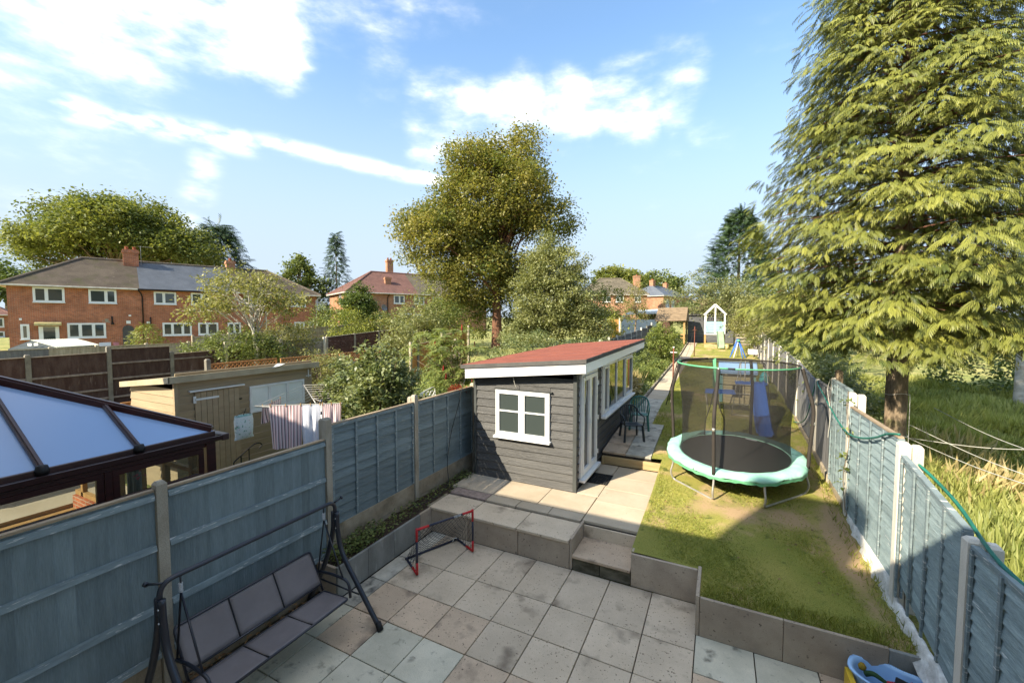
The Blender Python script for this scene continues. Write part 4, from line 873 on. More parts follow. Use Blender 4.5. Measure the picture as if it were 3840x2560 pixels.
for z in (.95, 1.75, 2.55): 
    obj('hinge', MB().tube([(X1+.07, 9.465, z-.05), (X1+.07, 9.465, z+.05)], .014, 8), upvc, gr)
for k in range(3): obj('cable', MB().tube(spline([[(-3.9, 7.86, 2.80), (-3.86, 7.9, 2.6), (-3.82, 7.97, 2.52)], [(X1+.05, 8.4, 2.96), (X1+.10, 8.36, 2.75), (X1+.08, 8.45, 2.5), (X1+.09, 8.33, 2.25)], [(X1+.08, 11.4, 2.98), (X1+.11, 11.35, 2.8), (X1+.08, 11.3, 2.68)]][k], 6), .006, 5), cord_m if k < 2 else dkcable, gr, True)
cb_ = thing('trailing_cable', 'thin black cable hanging from the garden room roof down the blue fence', 'cable', (-5.2, 7.6, 1.5))
obj('cable', MB().tube(spline([(-5.0, 7.85, 2.85), (-5.1, 7.75, 2.5), (-5.17, 7.72, 2.15), (-5.24, 7.5, 1.5), (-5.2, 7.3, .9), (-5.1, 7.2, .56), (-4.98, 6.9, .55), (-4.9, 6.5, .54), (-4.95, 6.2, .53), (-5.1, 5.9, .52)], 8), .008, 6), dkcable, cb_, True)

# ------------------------------------------------------------------ plastic chairs
def chair(name, label, m, loc, rz, group):
    t = thing(name, label, 'chair', loc, rz, group, world=False)
    seat = MB(); n_ = 8
    for j in range(n_+1):
        for i in range(n_+1):
            u, v = i/n_*2-1, j/n_; w = .215+.02*(1-v); seat.v.append((u*w, -.21+.43*v, .44-.025*math.cos(u*1.5)*math.sin(v*3.1)-.015*v))
    for j in range(n_):
        for i in range(n_): seat.f.append((j*(n_+1)+i, j*(n_+1)+i+1, (j+1)*(n_+1)+i+1, (j+1)*(n_+1)+i))
    s_ = obj('seat', seat, m, t, True); s_.modifiers.new('t', 'SOLIDIFY').thickness = .02
    for sx in (-1, 1):
        obj('leg', MB().bar((sx*.22, -.21, .43), (sx*.255, -.25, 0), .045, .055), m, t, bevel=.008); obj('leg', MB().bar((sx*.20, .20, .43), (sx*.235, .27, 0), .045, .055), m, t, bevel=.008)
        obj('armrest', MB().tube(spline([(sx*.24, -.22, .44), (sx*.26, -.23, .58), (sx*.27, -.17, .655), (sx*.27, .0, .665), (sx*.25, .2, .70), (sx*.21, .26, .80)], 5), .019, 8), m, t, True)
    bk = MB(); A = [(-.20, .20, .44), (-.225, .265, .70), (-.17, .30, .83), (0, .315, .875), (.17, .30, .83), (.225, .265, .70), (.20, .20, .44)]
    bk.tube(spline(A, 5), .02, 8); bkf = obj('backrest', bk, m, t, True)
    for i in range(7):
        x = -.15+.05*i; zt = .86-.9*x*x*2.2; obj('slat', MB().bar((x*.9, .21, .44), (x, .305-.4*x*x, zt), .028, .008, up=(0, 1, 0)), m, bkf)
    return t
chair('garden_chair', 'dark slatted plastic armchair in front beside the garden room wall', dkgreen_pl, (-2.02, 11.05, gz(11)-.02), R(28), 'plastic garden chairs beside the garden room')
chair('garden_chair', 'green plastic armchair behind the dark one on the path', green_pl, (-1.98, 12.0, gz(12.0)-.02), R(8), 'plastic garden chairs beside the garden room')

# ------------------------------------------------------------------ swing seat
sw = thing('garden_swing', 'three seat grey mesh garden swing hanging from a dark steel frame', 'garden swing', (-4.6, 2.9, 0))
TB = 1.545; XA = -4.62; YA, YB = 1.90, 3.88
obj('top_bar', MB().tube(arc([(XA-.0, YA, 1.25), (XA-.01, YA-.0, TB), (XA, YA+.28, TB), (XA, YB-.25, TB), (XA, YB, TB), (XA, YB, 1.30)], 8, .17), .024, 10), dark_metal, sw, True)
obj('canopy_stub', MB().tube([(XA-.02, YA+.03, TB-.02), (XA-.17, YA-.03, TB-.04)], .012, 8).tube([(XA-.165, YA-.03, TB-.04), (XA-.19, YA-.035, TB-.04)], .024, 10), dark_metal, sw, True)
obj('canopy_stub', MB().tube([(XA, YB-.02, TB-.02), (XA+.04, YB+.06, TB+.03)], .012, 8).tube([(XA+.04, YB+.06, TB+.03), (XA+.05, YB+.08, TB+.04)], .024, 10), dark_metal, sw, True)
for y in (YA, YB):
    for s_ in (1, -1):
        foot = XA+(.79 if s_ > 0 else -.56)
        lg = obj('leg', MB().tube(spline([(XA+s_*.03, y, 1.40), (XA+s_*.045, y, 1.15), (XA+s_*.13, y, .85), (XA+(foot-XA)*.52, y, .48), (foot-s_*.02, y, .03)], 6), .033, 10), dark_metal, sw, True)
        obj('foot_cap', MB().tube([(foot-s_*.05, y, .09), (foot, y, 0.0)], .041, 10), black_p, lg, True)
    obj('cross_tie', MB().tube([(XA+.42, y, .37), (XA-.36, y, .37)], .011, 8), dark_metal, sw, True)
    for zz_ in (1.33, 1.2): obj('bolt', MB().tube([(XA+.05, y-.036, zz_), (XA+.05, y-.042, zz_)], .009, 8), spring_m, sw)
SY0, SY1 = 2.10, 3.66; FZ = .45; FXx = -4.16; BXx = -4.60; TXx = -4.86; TZ = .90
fr = MB().tube(arc([(FXx, SY0, FZ), (FXx, SY1, FZ), (BXx, SY1, FZ-.03), (BXx, SY0, FZ-.03), (FXx, SY0+.001, FZ)], 4, .03), .016, 8)
fr.tube(arc([(BXx-.02, SY0, FZ-.02), (TXx, SY0, TZ), (TXx, SY1, TZ), (BXx-.02, SY1, FZ-.02)], 5, .05), .014, 8).tube([(BXx-.045, SY0, FZ+.06), (BXx-.045, SY1, FZ+.06)], .012, 8)
obj('seat_frame', fr, dark_metal, sw, True)
def sheet(name, P, nu=10, nv=8, sag=.025, m=swing_seat, par=None, nrm=(0, 0, -1)):
    b = MB(); P = [Vector(p) for p in P]; nn = Vector(nrm)
    for j in range(nv+1):
        for i in range(nu+1):
            u, v = i/nu, j/nv; b.v.append(tuple((P[0].lerp(P[1], u)).lerp(P[3].lerp(P[2], u), v)+nn*sag*math.sin(u*math.pi)*math.sin(v*math.pi)))
    for j in range(nv):
        for i in range(nu): b.f.append((j*(nu+1)+i, j*(nu+1)+i+1, (j+1)*(nu+1)+i+1, (j+1)*(nu+1)+i))
    o = obj(name, b, m, par, True); o.modifiers.new('t', 'SOLIDIFY').thickness = .006; return o
w3 = (SY1-SY0)/3
for k in range(3):
    a, c = SY0+w3*k+.008, SY0+w3*(k+1)-.008
    sheet('seat_panel', [(FXx, a, FZ+.016), (FXx, c, FZ+.016), (BXx+.01, c, FZ-.02), (BXx+.01, a, FZ-.02)], par=sw)
    sheet('back_panel', [(BXx-.05, a, FZ+.07), (BXx-.05, c, FZ+.07), (TXx, c, TZ), (TXx, a, TZ)], par=sw, nrm=(-.7, 0, -.3), sag=.02)
for k in (1, 2):
    y = SY0+w3*k
    obj('seam_bar', MB().tube(spline([(FXx, y, FZ+.02), (-4.3, y+.01, FZ-.012), (BXx, y, FZ-.02)], 5), .009, 6).tube(spline([(BXx-.05, y, FZ+.07), (-4.74, y, .68), (TXx, y, TZ)], 5), .009, 6), black_p, sw, True)
for y, s_ in ((SY0-.03, -1), (SY1+.04, 1)):
    obj('armrest', MB().tube(arc([(BXx-.16, y, .63), (-4.5, y, .67), (FXx-.02, y, .66), (FXx-.0, y, FZ)], 6, .12), .018, 8), dark_metal, sw, True)
    hg = obj('hanger', MB().tube([(BXx-.15, y, .63), (XA, y-s_*.0, 1.36), (FXx-.12, y, .65)], .011, 8).tube([(XA, y, 1.53), (XA, y, 1.46)], .009, 8), dark_metal, sw, True)
    obj('spring', MB().tube([(XA+.018*math.cos(a*1.1), y+.018*math.sin(a*1.1), 1.46-.0022*a) for a in range(42)], .0035, 5), spring_m, hg, True)
dl_ = thing('fallen_leaves', 'small drift of brown leaves and dirt behind the swing seat', 'leaves', (-5.1, 3, 0))
n = 260; p = np.stack([rng.uniform(-5.24, -4.9, n), rng.uniform(1.9, 4.0, n), rng.uniform(.01, .04, n)], 1); X = rdir(n); X[:, 2] *= .2
o = scatter('dry_leaves', *LEAF, p, frames(X, rdir(n)*.3+np.array([0, 0, 1.])), rng.uniform(.03, .06, n), leafmat('dry_leaves_brown', (.12, .06, .025), (.30, .18, .08), .1), dl_); o['kind'] = 'stuff'

# ------------------------------------------------------------------ toy goal
gl = thing('toy_goal', 'small red and navy toy football goal with black net on the patio', 'football goal', (-3.95, 5.5, 0))
A0, B0 = Vector((-4.16, 5.01, .02)), Vector((-3.73, 5.96, .02)); A1, B1 = A0+Vector((0, 0, .71)), B0+Vector((0, 0, .71)); A2, B2 = Vector((-4.60, 5.27, .02)), Vector((-4.19, 6.17, .02))
def seg(name, p, q, a, c, m, r=.018): 
    return obj(name, MB().tube([p.lerp(q, a), p.lerp(q, c)], r, 10), m, gl, True)
for p, q in ((A0, A1), (B0, B1)):
    seg('post', p, q, 0, .26, red_p, .0195); seg('post', p, q, .26, .74, navy_p); seg('post', p, q, .74, 1.03, red_p, .0195)
seg('crossbar', A1, B1, -.01, .2, red_p, .0195); cbar = seg('crossbar', A1, B1, .2, .8, navy_p); seg('crossbar', A1, B1, .8, 1.01, red_p, .0195)
for p, q in ((A0, A2), (B0, B2)): seg('ground_bar', p, q, 0, .4, red_p, .0195); seg('ground_bar', p, q, .4, 1, navy_p)
seg('ground_bar', A2, B2, -.02, 1.02, navy_p)
nb_ = MB(); NU, NV = 13, 9
def npnt(u, v):
    top = A1.lerp(B1, u); bot = A2.lerp(B2, u); p = top.lerp(bot, v); s_ = math.sin(v*math.pi)*.06; p = p+Vector((.0, .0, -s_))+Vector((.02*math.sin(u*9+v*5), .02*math.sin(v*8+u*3), 0))*(0 < v < 1); return p
for i in range(-NV, NU+1):
    for s_ in (1, -1):
        pts = [npnt((i+(k if s_ > 0 else NV-k))/NU, k/NV) for k in range(NV+1) if 0 <= (i+(k if s_ > 0 else NV-k))/NU <= 1]
        if len(pts) > 1: nb_.tube(pts, .0028, 4, caps=False)
for (t0, t1, b0, b1) in ((A1, A2, A0, A0), (B1, B2, B0, B0)):
    for k in range(1, 6):
        f_ = k/6; nb_.tube([b0.lerp(t0, f_), b0.lerp(t1, f_)], .0028, 4, caps=False); nb_.tube([t0.lerp(t1, f_), b0.lerp(t1, f_*.9)], .0028, 4, caps=False)
obj('net', nb_, black_p, gl)
obj('hook', MB().tube(spline([B2+Vector((.03, -.06, .05)), B2+Vector((.0, -.10, .06)), B2+Vector((-.02, -.12, .0))], 4), .010, 6), white_w, gl, True)
tx = bpy.data.curves.new('brand_text', 'FONT'); tx.body = 'MITRE'; tx.size = .05; tx.extrude = .0008; tx.align_x = 'CENTER'; tx.align_y = 'CENTER'
to = bpy.data.objects.new('brand_text', tx); COL.objects.link(to); tx.materials.append(white_w)
dv = (B1-A1).normalized(); nrm_ = Vector((.75, -.34, .56)); nrm_ = (nrm_-dv*nrm_.dot(dv)).normalized()
pc = A1.lerp(B1, .70)+nrm_*.0195
Mx = Matrix((-dv, nrm_.cross(-dv), nrm_)).transposed().to_4x4(); Mx.translation = pc-OFF[gl.name]; to.matrix_local = Mx; to.parent = gl; to.matrix_local = Mx
dg = bpy.context.evaluated_depsgraph_get(); me_ = bpy.data.meshes.new_from_object(to.evaluated_get(dg)); me_.materials.clear(); me_.materials.append(white_w)
t2 = bpy.data.objects.new('brand_lettering', me_); COL.objects.link(t2); t2.parent = gl; t2.matrix_local = Mx; bpy.data.objects.remove(to)

# ------------------------------------------------------------------ toy tub
tubt = thing('toy_tub', 'pale blue plastic baby bath full of toys against the lawn wall', 'toy tub', (1.75, 5.25, 0))
cx, cy = 1.72, 5.26; rings = []
def outline(a, s_=1.):
    c, d = math.cos(a), math.sin(a); r = 1/((abs(c)/.40)**2.6+(abs(d)/.23)**2.6)**(1/2.6); pinch = 1-.10*math.exp(-((c)/.35)**2); return c*r*s_, d*r*s_*pinch
mb = MB(); nn = 40; prof = [(.74, .03), (.80, .05), (.93, .30), (.97, .33), (1.06, .335), (1.07, .315), (1.02, .315), (.96, .28), (.84, .02), (.70, .0)]
ct, sn = math.cos(R(-20)), math.sin(R(-20))
for s_, z in prof:
    for k in range(nn):
        x, y = outline(2*math.pi*k/nn, s_); mb.v.append((cx+x*ct-y*sn, cy+x*sn+y*ct, z))
for j in range(len(prof)-1):
    for k in range(nn): mb.f.append((j*nn+k, j*nn+(k+1) % nn, (j+1)*nn+(k+1) % nn, (j+1)*nn+k))
mb.f.append(tuple(range(nn))); mb.f.append(tuple(reversed(range((len(prof)-1)*nn, len(prof)*nn))))
obj('tub_shell', mb, ltblue_pl, tubt, True)
sh_ = MB(); 
for s_, z in ((.3, 0), (.3, .02)): pass
obj('seat_insert', MB().hexa([(cx-.26, cy-.22, .20), (cx+.24, cy-.30, .20), (cx+.26, cy-.10, .20), (cx-.22, cy-.06, .20), (cx-.26, cy-.22, .325), (cx+.24, cy-.30, .325), (cx+.26, cy-.13, .325), (cx-.22, cy-.07, .325)]), ltblue_pl, tubt, bevel=.03)
yt = thing('toy_digger', 'yellow plastic toy piece propped beside the blue tub', 'toy', (1.30, 5.2, 0)); obj('ladder', MB().box(1.285, 1.335, 5.12, 5.36, .0, .27).box(1.275, 1.345, 5.16, 5.19, .05, .07).box(1.275, 1.345, 5.16, 5.19, .12, .14).box(1.275, 1.345, 5.16, 5.19, .19, .21), yellow_pl, yt)
def toyrot(name, label, m, parts, cat='toy'):
    t = thing(name, label, cat, parts[0][1][:3] if False else (cx, cy, .3))
    for nm, mm, fn in parts: obj(nm, fn, mm, t, bevel=.006)
    return t
def rb(c, d, ang, tilt=0):
    Mm = Matrix.Translation(c) @ Euler((tilt, tilt*.5, ang)).to_matrix().to_4x4(); hx, hy, hz_ = d[0]/2, d[1]/2, d[2]/2
    return MB().hexa([tuple(Mm @ Vector(q)) for q in ((-hx, -hy, -hz_), (hx, -hy, -hz_), (hx, hy, -hz_), (-hx, hy, -hz_), (-hx, -hy, hz_), (hx, -hy, hz_), (hx, hy, hz_), (-hx, hy, hz_))])
tt = thing('toy_truck', 'red toy truck with a black grille lying in the blue tub', 'toy', (1.82, 5.22, .27))
obj('truck_body', rb((1.87, 5.20, .30), (.22, .12, .09), -.55, .12), red_p, tt, bevel=.008); obj('cab', rb((1.73, 5.25, .31), (.12, .12, .07), -.3, .2), black_p, tt, bevel=.01); obj('fender', rb((1.66, 5.26, .30), (.10, .05, .03), .3, .1), red_p, tt, bevel=.008)
obj('badge', rb((1.90, 5.155, .352), (.04, .03, .004), -.55, .12), mat('orange_patch', (.8, .25, .03), None, 3, bump=0), tt)
tg = thing('toy_dinosaur', 'dark green toy shape at the left end inside the blue tub', 'toy', (1.52, 5.3, .25)); obj('toy_body', MB().tube(spline([(1.46, 5.36, .26), (1.52, 5.33, .30), (1.6, 5.29, .28), (1.66, 5.27, .25)], 4), .03, 8, .012), mat('toy_green', (.03, .07, .02), None, 3, bump=0), tg, True)
tl = thing('toy_lion_head', 'small mustard yellow toy poking up in the blue tub corner', 'toy', (1.44, 5.38, .3)); obj('toy_head', MB().lathe((1.44, 5.39, .27), [(.0, .0), (.03, .01), (.038, .04), (.02, .07), (0, .075)], 10), mat('toy_mustard', (.35, .22, .02), None, 3, bump=.3), tl, True)
tlf = thing('toy_leaf', 'bright green plastic leaves at the right end inside the blue tub', 'toy', (1.98, 5.12, .3)); n = 14
scatter('leaf_pieces', *LEAF, np.stack([rng.uniform(1.94, 2.03-.04, n), rng.uniform(5.05, 5.16, n), rng.uniform(.27, .34, n)], 1), frames(rdir(n), rdir(n)), np.full(n, .07), L_brt, tlf)

# ------------------------------------------------------------------ trampoline
TCx, TCy = .30, 9.66
def tzz(y): return 1.27+.085*(y-TCy)
tr_ = thing('trampoline', 'round trampoline with mint green padding and dark safety net', 'trampoline', (TCx, TCy, gz(TCy)))
def tp(r, a, dz=0., zf=None): 
    x, y = TCx+r*math.cos(a), TCy+r*math.sin(a); return (x, y, (tzz(y) if zf is None else zf)+dz)
n_ = 96; mb = MB(); prof = [(1.00, .005), (1.06, .03), (1.16, .035), (1.25, .02), (1.285, -.01), (1.29, -.055)]
for j, (r, dz) in enumerate(prof):
    for k in range(n_):
        a = 2*math.pi*k/n_; w = .010*math.sin(a*17+j)+.006*math.sin(a*31+j*2); s_ = .012*math.sin(a*11+1)+.008*math.sin(a*29)
        mb.v.append(tp(r+s_*(j > 3), a, dz+w*(.3+.2*j)-(.02*math.sin(a*9) if j == 5 else 0)))
for j in range(len(prof)-1):
    for k in range(n_): mb.f.append((j*n_+k, (j+1)*n_+k, (j+1)*n_+(k+1) % n_, j*n_+(k+1) % n_))
pd = obj('pad', mb, padm, tr_, True); pd.modifiers.new('t', 'SOLIDIFY').thickness = .012
mb = MB()
for j, (r, dz) in enumerate([(1.292, -.05), (1.285, -.10)]):
    for k in range(n_):
        a = 2*math.pi*k/n_; mb.v.append(tp(r+.012*math.sin(a*11+1)+.008*math.sin(a*29), a, dz-.012*math.sin(a*9)+.01*math.sin(a*37)*j))
for k in range(n_): mb.f.append((k, n_+k, n_+(k+1) % n_, (k+1) % n_))
obj('pad_skirt', mb, pad_d, tr_, True)
mb = MB(); mb.v.append(tp(0, 0, -.012)); mb.v += [tp(1.03, 2*math.pi*k/n_, -.006) for k in range(n_)]; mb.f = [(0, k+1, (k+1) % n_+1) for k in range(n_)]
obj('jumping_mat', mb, tmat, tr_, True)
obj('mat_label', MB().slab([tp(.93, R(60+q), .002) if i < 2 else tp(.97, R(60+q), .002) for i, q in enumerate((0, 14, 14, 0))], (0, 0, .002)), upvc, tr_)
obj('frame_ring', MB().tube([tp(1.24, 2*math.pi*k/48, -.03) for k in range(48)], .02, 8, closed=True), galv, tr_, True)
for a0, a1 in ((208, 254), (292, 344), (28, 74), (115, 163)):
    a0, a1 = R(a0), R(a1)
    P_ = [tp(1.24, a0, -.03), tp(1.26, a0, -.13), tp(1.30, a0, -.32)]; q0, q1 = tp(1.24, a0), tp(1.24, a1)
    f0, f1 = (q0[0], q0[1], gz(q0[1])+.018), (q1[0], q1[1], gz(q1[1])+.018)
    u_ = [tp(1.24, a0, -.03), tp(1.25, a0, -.16), tp(1.31, a0, -.36), f0, f1, tp(1.31, a1, -.36), tp(1.25, a1, -.16), tp(1.24, a1, -.03)]
    obj('leg', MB().tube(arc(u_, 6, .13), .019, 9), galv, tr_, True)
TOPZ = 3.10
PA = [R(q) for q in (73, 161, 254, 346)]
for a in PA:
    top = tp(1.13, a, 0, TOPZ-.02)
    obj('net_pole', MB().tube(spline([tp(1.27, a, -.02), tp(1.285, a, .35), tp(1.32, a, .85), tp(1.31, a, 1.15), tp(1.22, a, 1.5), top], 6), .032, 10), foam, tr_, True)
    obj('pole_joint', MB().tube([tp(1.328, a, .80), tp(1.328, a, .86)], .0285, 10), galv, tr_, True)
    obj('pole_cap', MB().tube([(top[0], top[1], TOPZ-.12), (top[0], top[1], TOPZ+.015)], .016, 8), galv, tr_, True)
def ringarc(a0, a1, m, r=.018, nm='rim_sleeve', rad=1.10, z=TOPZ): 
    k = max(6, int((a1-a0)/4)); obj(nm, MB().tube([tp(rad, R(a0+(a1-a0)*i/k), 0, z) for i in range(k+1)], r, 8), m, tr_, True)
ringarc(165, 262, greenband, .017); ringarc(262, 268, black_p, .018); ringarc(268, 345, greenband, .014); ringarc(345, 480, foam, .016); ringarc(120, 165, foam, .026)
sheetb = MB(); a_ = R(112)
obj('green_strap', MB().bar(tp(1.09, a_, 0, TOPZ+.01), tp(1.03, a_, 0, 2.45), .075, .006, up=(0, 1, 0)), greenband, tr_)
mb = MB(); PR_ = [(1.10, 1.0), (1.065, .82), (1.01, .6), (.985, .4), (.98, .2), (1.0, .05), (1.02, 0.)]
for r, t in PR_:
    for k in range(n_):
        a = 2*math.pi*k/n_; x, y = TCx+r*math.cos(a), TCy+r*math.sin(a); mb.v.append((x+.006*math.sin(a*13), y, tzz(y)*(1-t)+TOPZ*t))
for j in range(len(PR_)-1):
    for k in range(n_):
        am = 360*(k+.5)/n_
        if 100 < am < 124 and j > 2: continue
        mb.f.append((j*n_+k, j*n_+(k+1) % n_, (j+1)*n_+(k+1) % n_, (j+1)*n_+k))
obj('safety_net', mb, net_m, tr_, True)
for s_ in (100, 124): obj('net_edge', MB().tube(spline([tp(1.02, R(112), 0, 2.45), tp(1.0, R((112+s_)/2), 0, 2.0), tp(.985, R(s_), 0, 1.7), tp(1.01, R(s_), .01)], 5), .011, 6), foam, tr_, True)

# ------------------------------------------------------------------ climbing frame, playhouse and toys further up the lawn
cf = thing('play_gym', 'metal climbing frame with blue slide and blue platforms behind the trampoline', 'play gym', (.4, 14.3, gz(14.3)))
sl_ = MB(); S0 = [(.84, 14.0, 2.16), (.86, 13.55, 1.85), (.885, 13.0, 1.42), (.905, 12.6, 1.14), (.925, 12.25, 1.02)]
sp_ = spline(S0, 5); prv = None
for p in sp_:
    w = .31+.02*(14-p.y)/1.7
    for dx, dz in ((-.03, .07), (0, .075), (.02, .01), (w*.5, 0), (w-.02, .01), (w, .075), (w+.03, .07)): sl_.v.append((p.x+dx, p.y, p.z+dz))
for j in range(len(sp_)-1):
    for i in range(6): sl_.f.append((j*7+i, j*7+i+1, (j+1)*7+i+1, (j+1)*7+i))
o = obj('slide', sl_, blue_pl, cf, True); o.modifiers.new('t', 'SOLIDIFY').thickness = .012
zg = gz(14.3)
for p, q in [((.36, 14.15, zg), (.56, 14.35, 2.70)), ((.62, 15.4, zg), (.62, 15.2, 2.70)), ((1.38, 14.15, zg), (1.24, 14.35, 2.70)), ((1.4, 15.4, zg), (1.24, 15.2, 2.70)), ((.70, 14.35, 1.3), (.70, 14.35, 2.75)),
             ((-1.58, 14.75, zg), (-1.22, 14.6, 2.66)), ((-1.58, 15.6, zg), (-1.22, 15.4, 2.66)), ((-.28, 14.15, zg-.02), (-.37, 14.25, 1.78)), ((-.28, 14.9, zg), (-.37, 14.8, 1.78)), ((.28, 14.9, zg), (.44, 14.8, 1.80))]:
    obj('upright', MB().tube([p, q], .015, 7), galv if p[0] > -1 else foam, cf, True)
for y in (14.35, 14.75, 15.2): obj('top_rail', MB().tube(arc([(-1.22, y, 2.45), (-1.22, y, 2.68), (1.24, y, 2.70), (1.24, y, 2.5)], 4, .08), .013, 7), foam, cf, True)
for z in (1.13, 1.46, 1.78, 2.06): obj('rung', MB().tube([(.37+(z-1.13)*.12, 14.17, z), (1.36, 14.17, z)], .012, 7), galv, cf, True)
obj('platform', MB().box(.45, 1.27, 14.2, 14.85, 2.06, 2.085).box(.45, 1.27, 14.2, 14.22, 2.085, 2.14), blue_pl, cf)
obj('platform', MB().hexa([(-.38, 14.1, 1.74), (.46, 14.1, 1.76), (.46, 14.85, 1.76), (-.38, 14.85, 1.74), (-.38, 14.1, 1.77), (.46, 14.1, 1.79), (.46, 14.85, 1.79), (-.38, 14.85, 1.77)]), blue_pl, cf)
pp = thing('plastic_playhouse', 'cream plastic playhouse with blue roof seen through the trampoline net', 'playhouse', (.56, 16.3, gz(16)))
zg = gz(16)
for i in range(9): obj('wall_plank', MB().box(.12, 1.02, 15.95, 16.0, zg+.105*i+.004, zg+.105*(i+1)-.006) if not 2 <= i <= 5 else MB().box(.12, .42, 15.95, 16.0, zg+.105*i+.004, zg+.105*(i+1)-.006).box(.72, 1.02, 15.95, 16.0, zg+.105*i+.004, zg+.105*(i+1)-.006), cream_pl, pp)
obj('side_wall', MB().box(.10, .14, 16.0, 16.9, zg, zg+.95).box(1.0, 1.04, 16.0, 16.9, zg, zg+.95).box(.14, 1.0, 16.86, 16.9, zg, zg+.95), cream_pl, pp)
obj('corner_post', MB().box(.02, .12, 15.92, 16.02, zg, zg+1.0), mint_pl, pp); obj('corner_post', MB().box(1.02, 1.10, 15.92, 16.02, zg, zg+1.0), mint_pl, pp)
obj('roof', MB().hexa([(-.02, 15.8, 2.16), (1.15, 15.8, 2.16), (1.15, 16.45, 2.50), (-.02, 16.45, 2.50), (-.02, 15.8, 2.22), (1.15, 15.8, 2.22), (1.15, 16.45, 2.56), (-.02, 16.45, 2.56)]).hexa([(-.02, 16.45, 2.50), (1.15, 16.45, 2.50), (1.15, 17.1, 2.16), (-.02, 17.1, 2.16), (-.02, 16.45, 2.56), (1.15, 16.45, 2.56), (1.15, 17.1, 2.22), (-.02, 17.1, 2.22)]), ltblue_pl, pp, bevel=.02)
ss = thing('swing_set', 'blue metal swing frame standing on the far lawn', 'swing', (1.05, 30.5, gz(30.5)))
for p, q in [((.59, 30.2, gz(30)), (1.05, 30.5, 2.62)), ((.8, 30.0, gz(30)), (1.07, 30.5, 2.62)), ((1.49, 30.2, gz(30)), (1.09, 30.5, 2.62)), ((1.3, 30.0, gz(30)), (1.1, 30.5, 2.62)), ((.7, 32.3, gz(32)), (1.05, 32.1, 2.68)), ((1.5, 32.3, gz(32)), (1.12, 32.1, 2.68)), ((1.05, 30.5, gz(30)), (1.07, 30.5, 2.6))]:
    obj('leg', MB().tube([p, q], .032, 7), blue_pl if q[0] != 1.07 else white_w, ss, True)
obj('top_bar', MB().tube([(1.07, 30.4, 2.62), (1.08, 32.2, 2.68)], .04, 8), blue_pl, ss, True); obj('knob', MB().lathe((1.07, 30.4, 2.58), [(0, 0), (.09, .02), (.11, .07), (.07, .13), (0, .15)], 10), greenband, ss, True)
tq = thing('garden_toy', 'turquoise plastic ride on toy near the far end of the right fence', 'toy', (2.0, 24.4, gz(24.4)))
obj('toy_body', MB().lathe((1.72, 20.6, gz(20.6)), [(.0, .0), (.17, .02), (.2, .15), (.13, .3), (.1, .42), (.02, .5), (0, .5)], 12), turq, tq, True)
obj('toy_seat', MB().box(1.56, 1.88, 20.45, 20.75, gz(20.6)+.28, gz(20.6)+.33), turq, tq, bevel=.02)

tw = thing('play_tower', 'mint green wooden play tower with open gable and pale green slide', 'play tower', (-.35, 35.6, gz(35.5)))
zg = gz(35.4)
for x in (-1.05, .28):
    for y in (35.25, 36.5): obj('post', MB().box(x-.05, x+.05, y-.05, y+.05, zg, 2.92), oakwood, tw)
for x in (-1.05, -.36, .29):
    obj('upright', MB().box(x-.05, x+.05, 35.19, 35.26, 2.95, 4.38 if x != -.36 else 5.05), white_w, tw)
for x in (-1.05, .29): obj('upright', MB().box(x-.05, x+.05, 36.45, 36.52, 2.95, 4.38), white_w, tw)
for i in range(4):
    z = 3.02+.205*i; obj('front_plank', MB().box(-1.0, -.41, 35.20, 35.23, z+.004, z+.201), mint_pl, tw); obj('front_plank', MB().box(-.31, .24, 35.20, 35.23, z+.004, z+.201), mint_pl, tw)
obj('side_wall', MB().box(-1.07, -1.03, 35.27, 36.44, 2.97, 3.85).box(.27, .31, 35.27, 36.44, 2.97, 3.85), mint_pl, tw)
obj('deck', MB().box(-1.1, .34, 35.17, 36.55, 2.86, 2.95), white_w, tw); obj('sand_box', MB().box(-1.08, -.2, 35.0, 35.12, zg-.1, zg+.24), timber, tw)
for s_, x1 in ((1, -1.14), (-1, .40)):
    obj('barge_board', MB().bar((x1, 35.12, 4.36), (-.38, 35.12, 5.16), .05, .11, up=(0, 0, 1)), white_w, tw); obj('barge_board', MB().bar((x1, 36.6, 4.36), (-.38, 36.6, 5.16), .05, .11, up=(0, 0, 1)), white_w, tw)
obj('slide', MB().hexa([(-.24, 35.15, 3.05), (.18, 35.15, 3.05), (.30, 34.1, zg+.02), (-.12, 34.1, zg+.02), (-.24, 35.18, 3.10), (.18, 35.18, 3.10), (.30, 34.1, zg+.08), (-.12, 34.1, zg+.08)]).bar((-.24, 35.16, 3.15), (-.12, 34.1, zg+.14), .03, .12).bar((.18, 35.16, 3.15), (.30, 34.1, zg+.14), .03, .12), slide_g, tw)
mbk = MB(); cxx, cyy = .02, 35.185         # dark monkey like marking kept as a plain splayed mark
for a in range(5): mbk.bar((cxx, cyy, 3.42), (cxx+.15*math.cos(R(72*a+90)), cyy, 3.42+.17*math.sin(R(72*a+90))), .045, .006, up=(0, 1, 0))
obj('painted_mark', mbk, grey_f, tw)
stn = thing('stone_urn', 'cream rounded stone beside the foot of the play tower slide', 'stone', (.42, 34.4, gz(34.4))); obj('stone_body', MB().lathe((.43, 34.4, gz(34.4)-.02), [(0, 0), (.16, .03), (.2, .2), (.14, .36), (0, .4)], 12), cream_m, stn, True)
tg2 = thing('belfast_trough', 'white ceramic trough by the border at the far right of the lawn', 'trough', (2.25, 33.3, gz(33.3)))
b = MB().box(1.7, 2.45, 31.9, 32.4, gz(32), gz(32)+.36); obj('trough', b, upvc, tg2, bevel=.02); obj('hollow', MB().box(1.76, 2.39, 31.96, 32.34, gz(32)+.361, gz(32)+.364), soil, tg2)
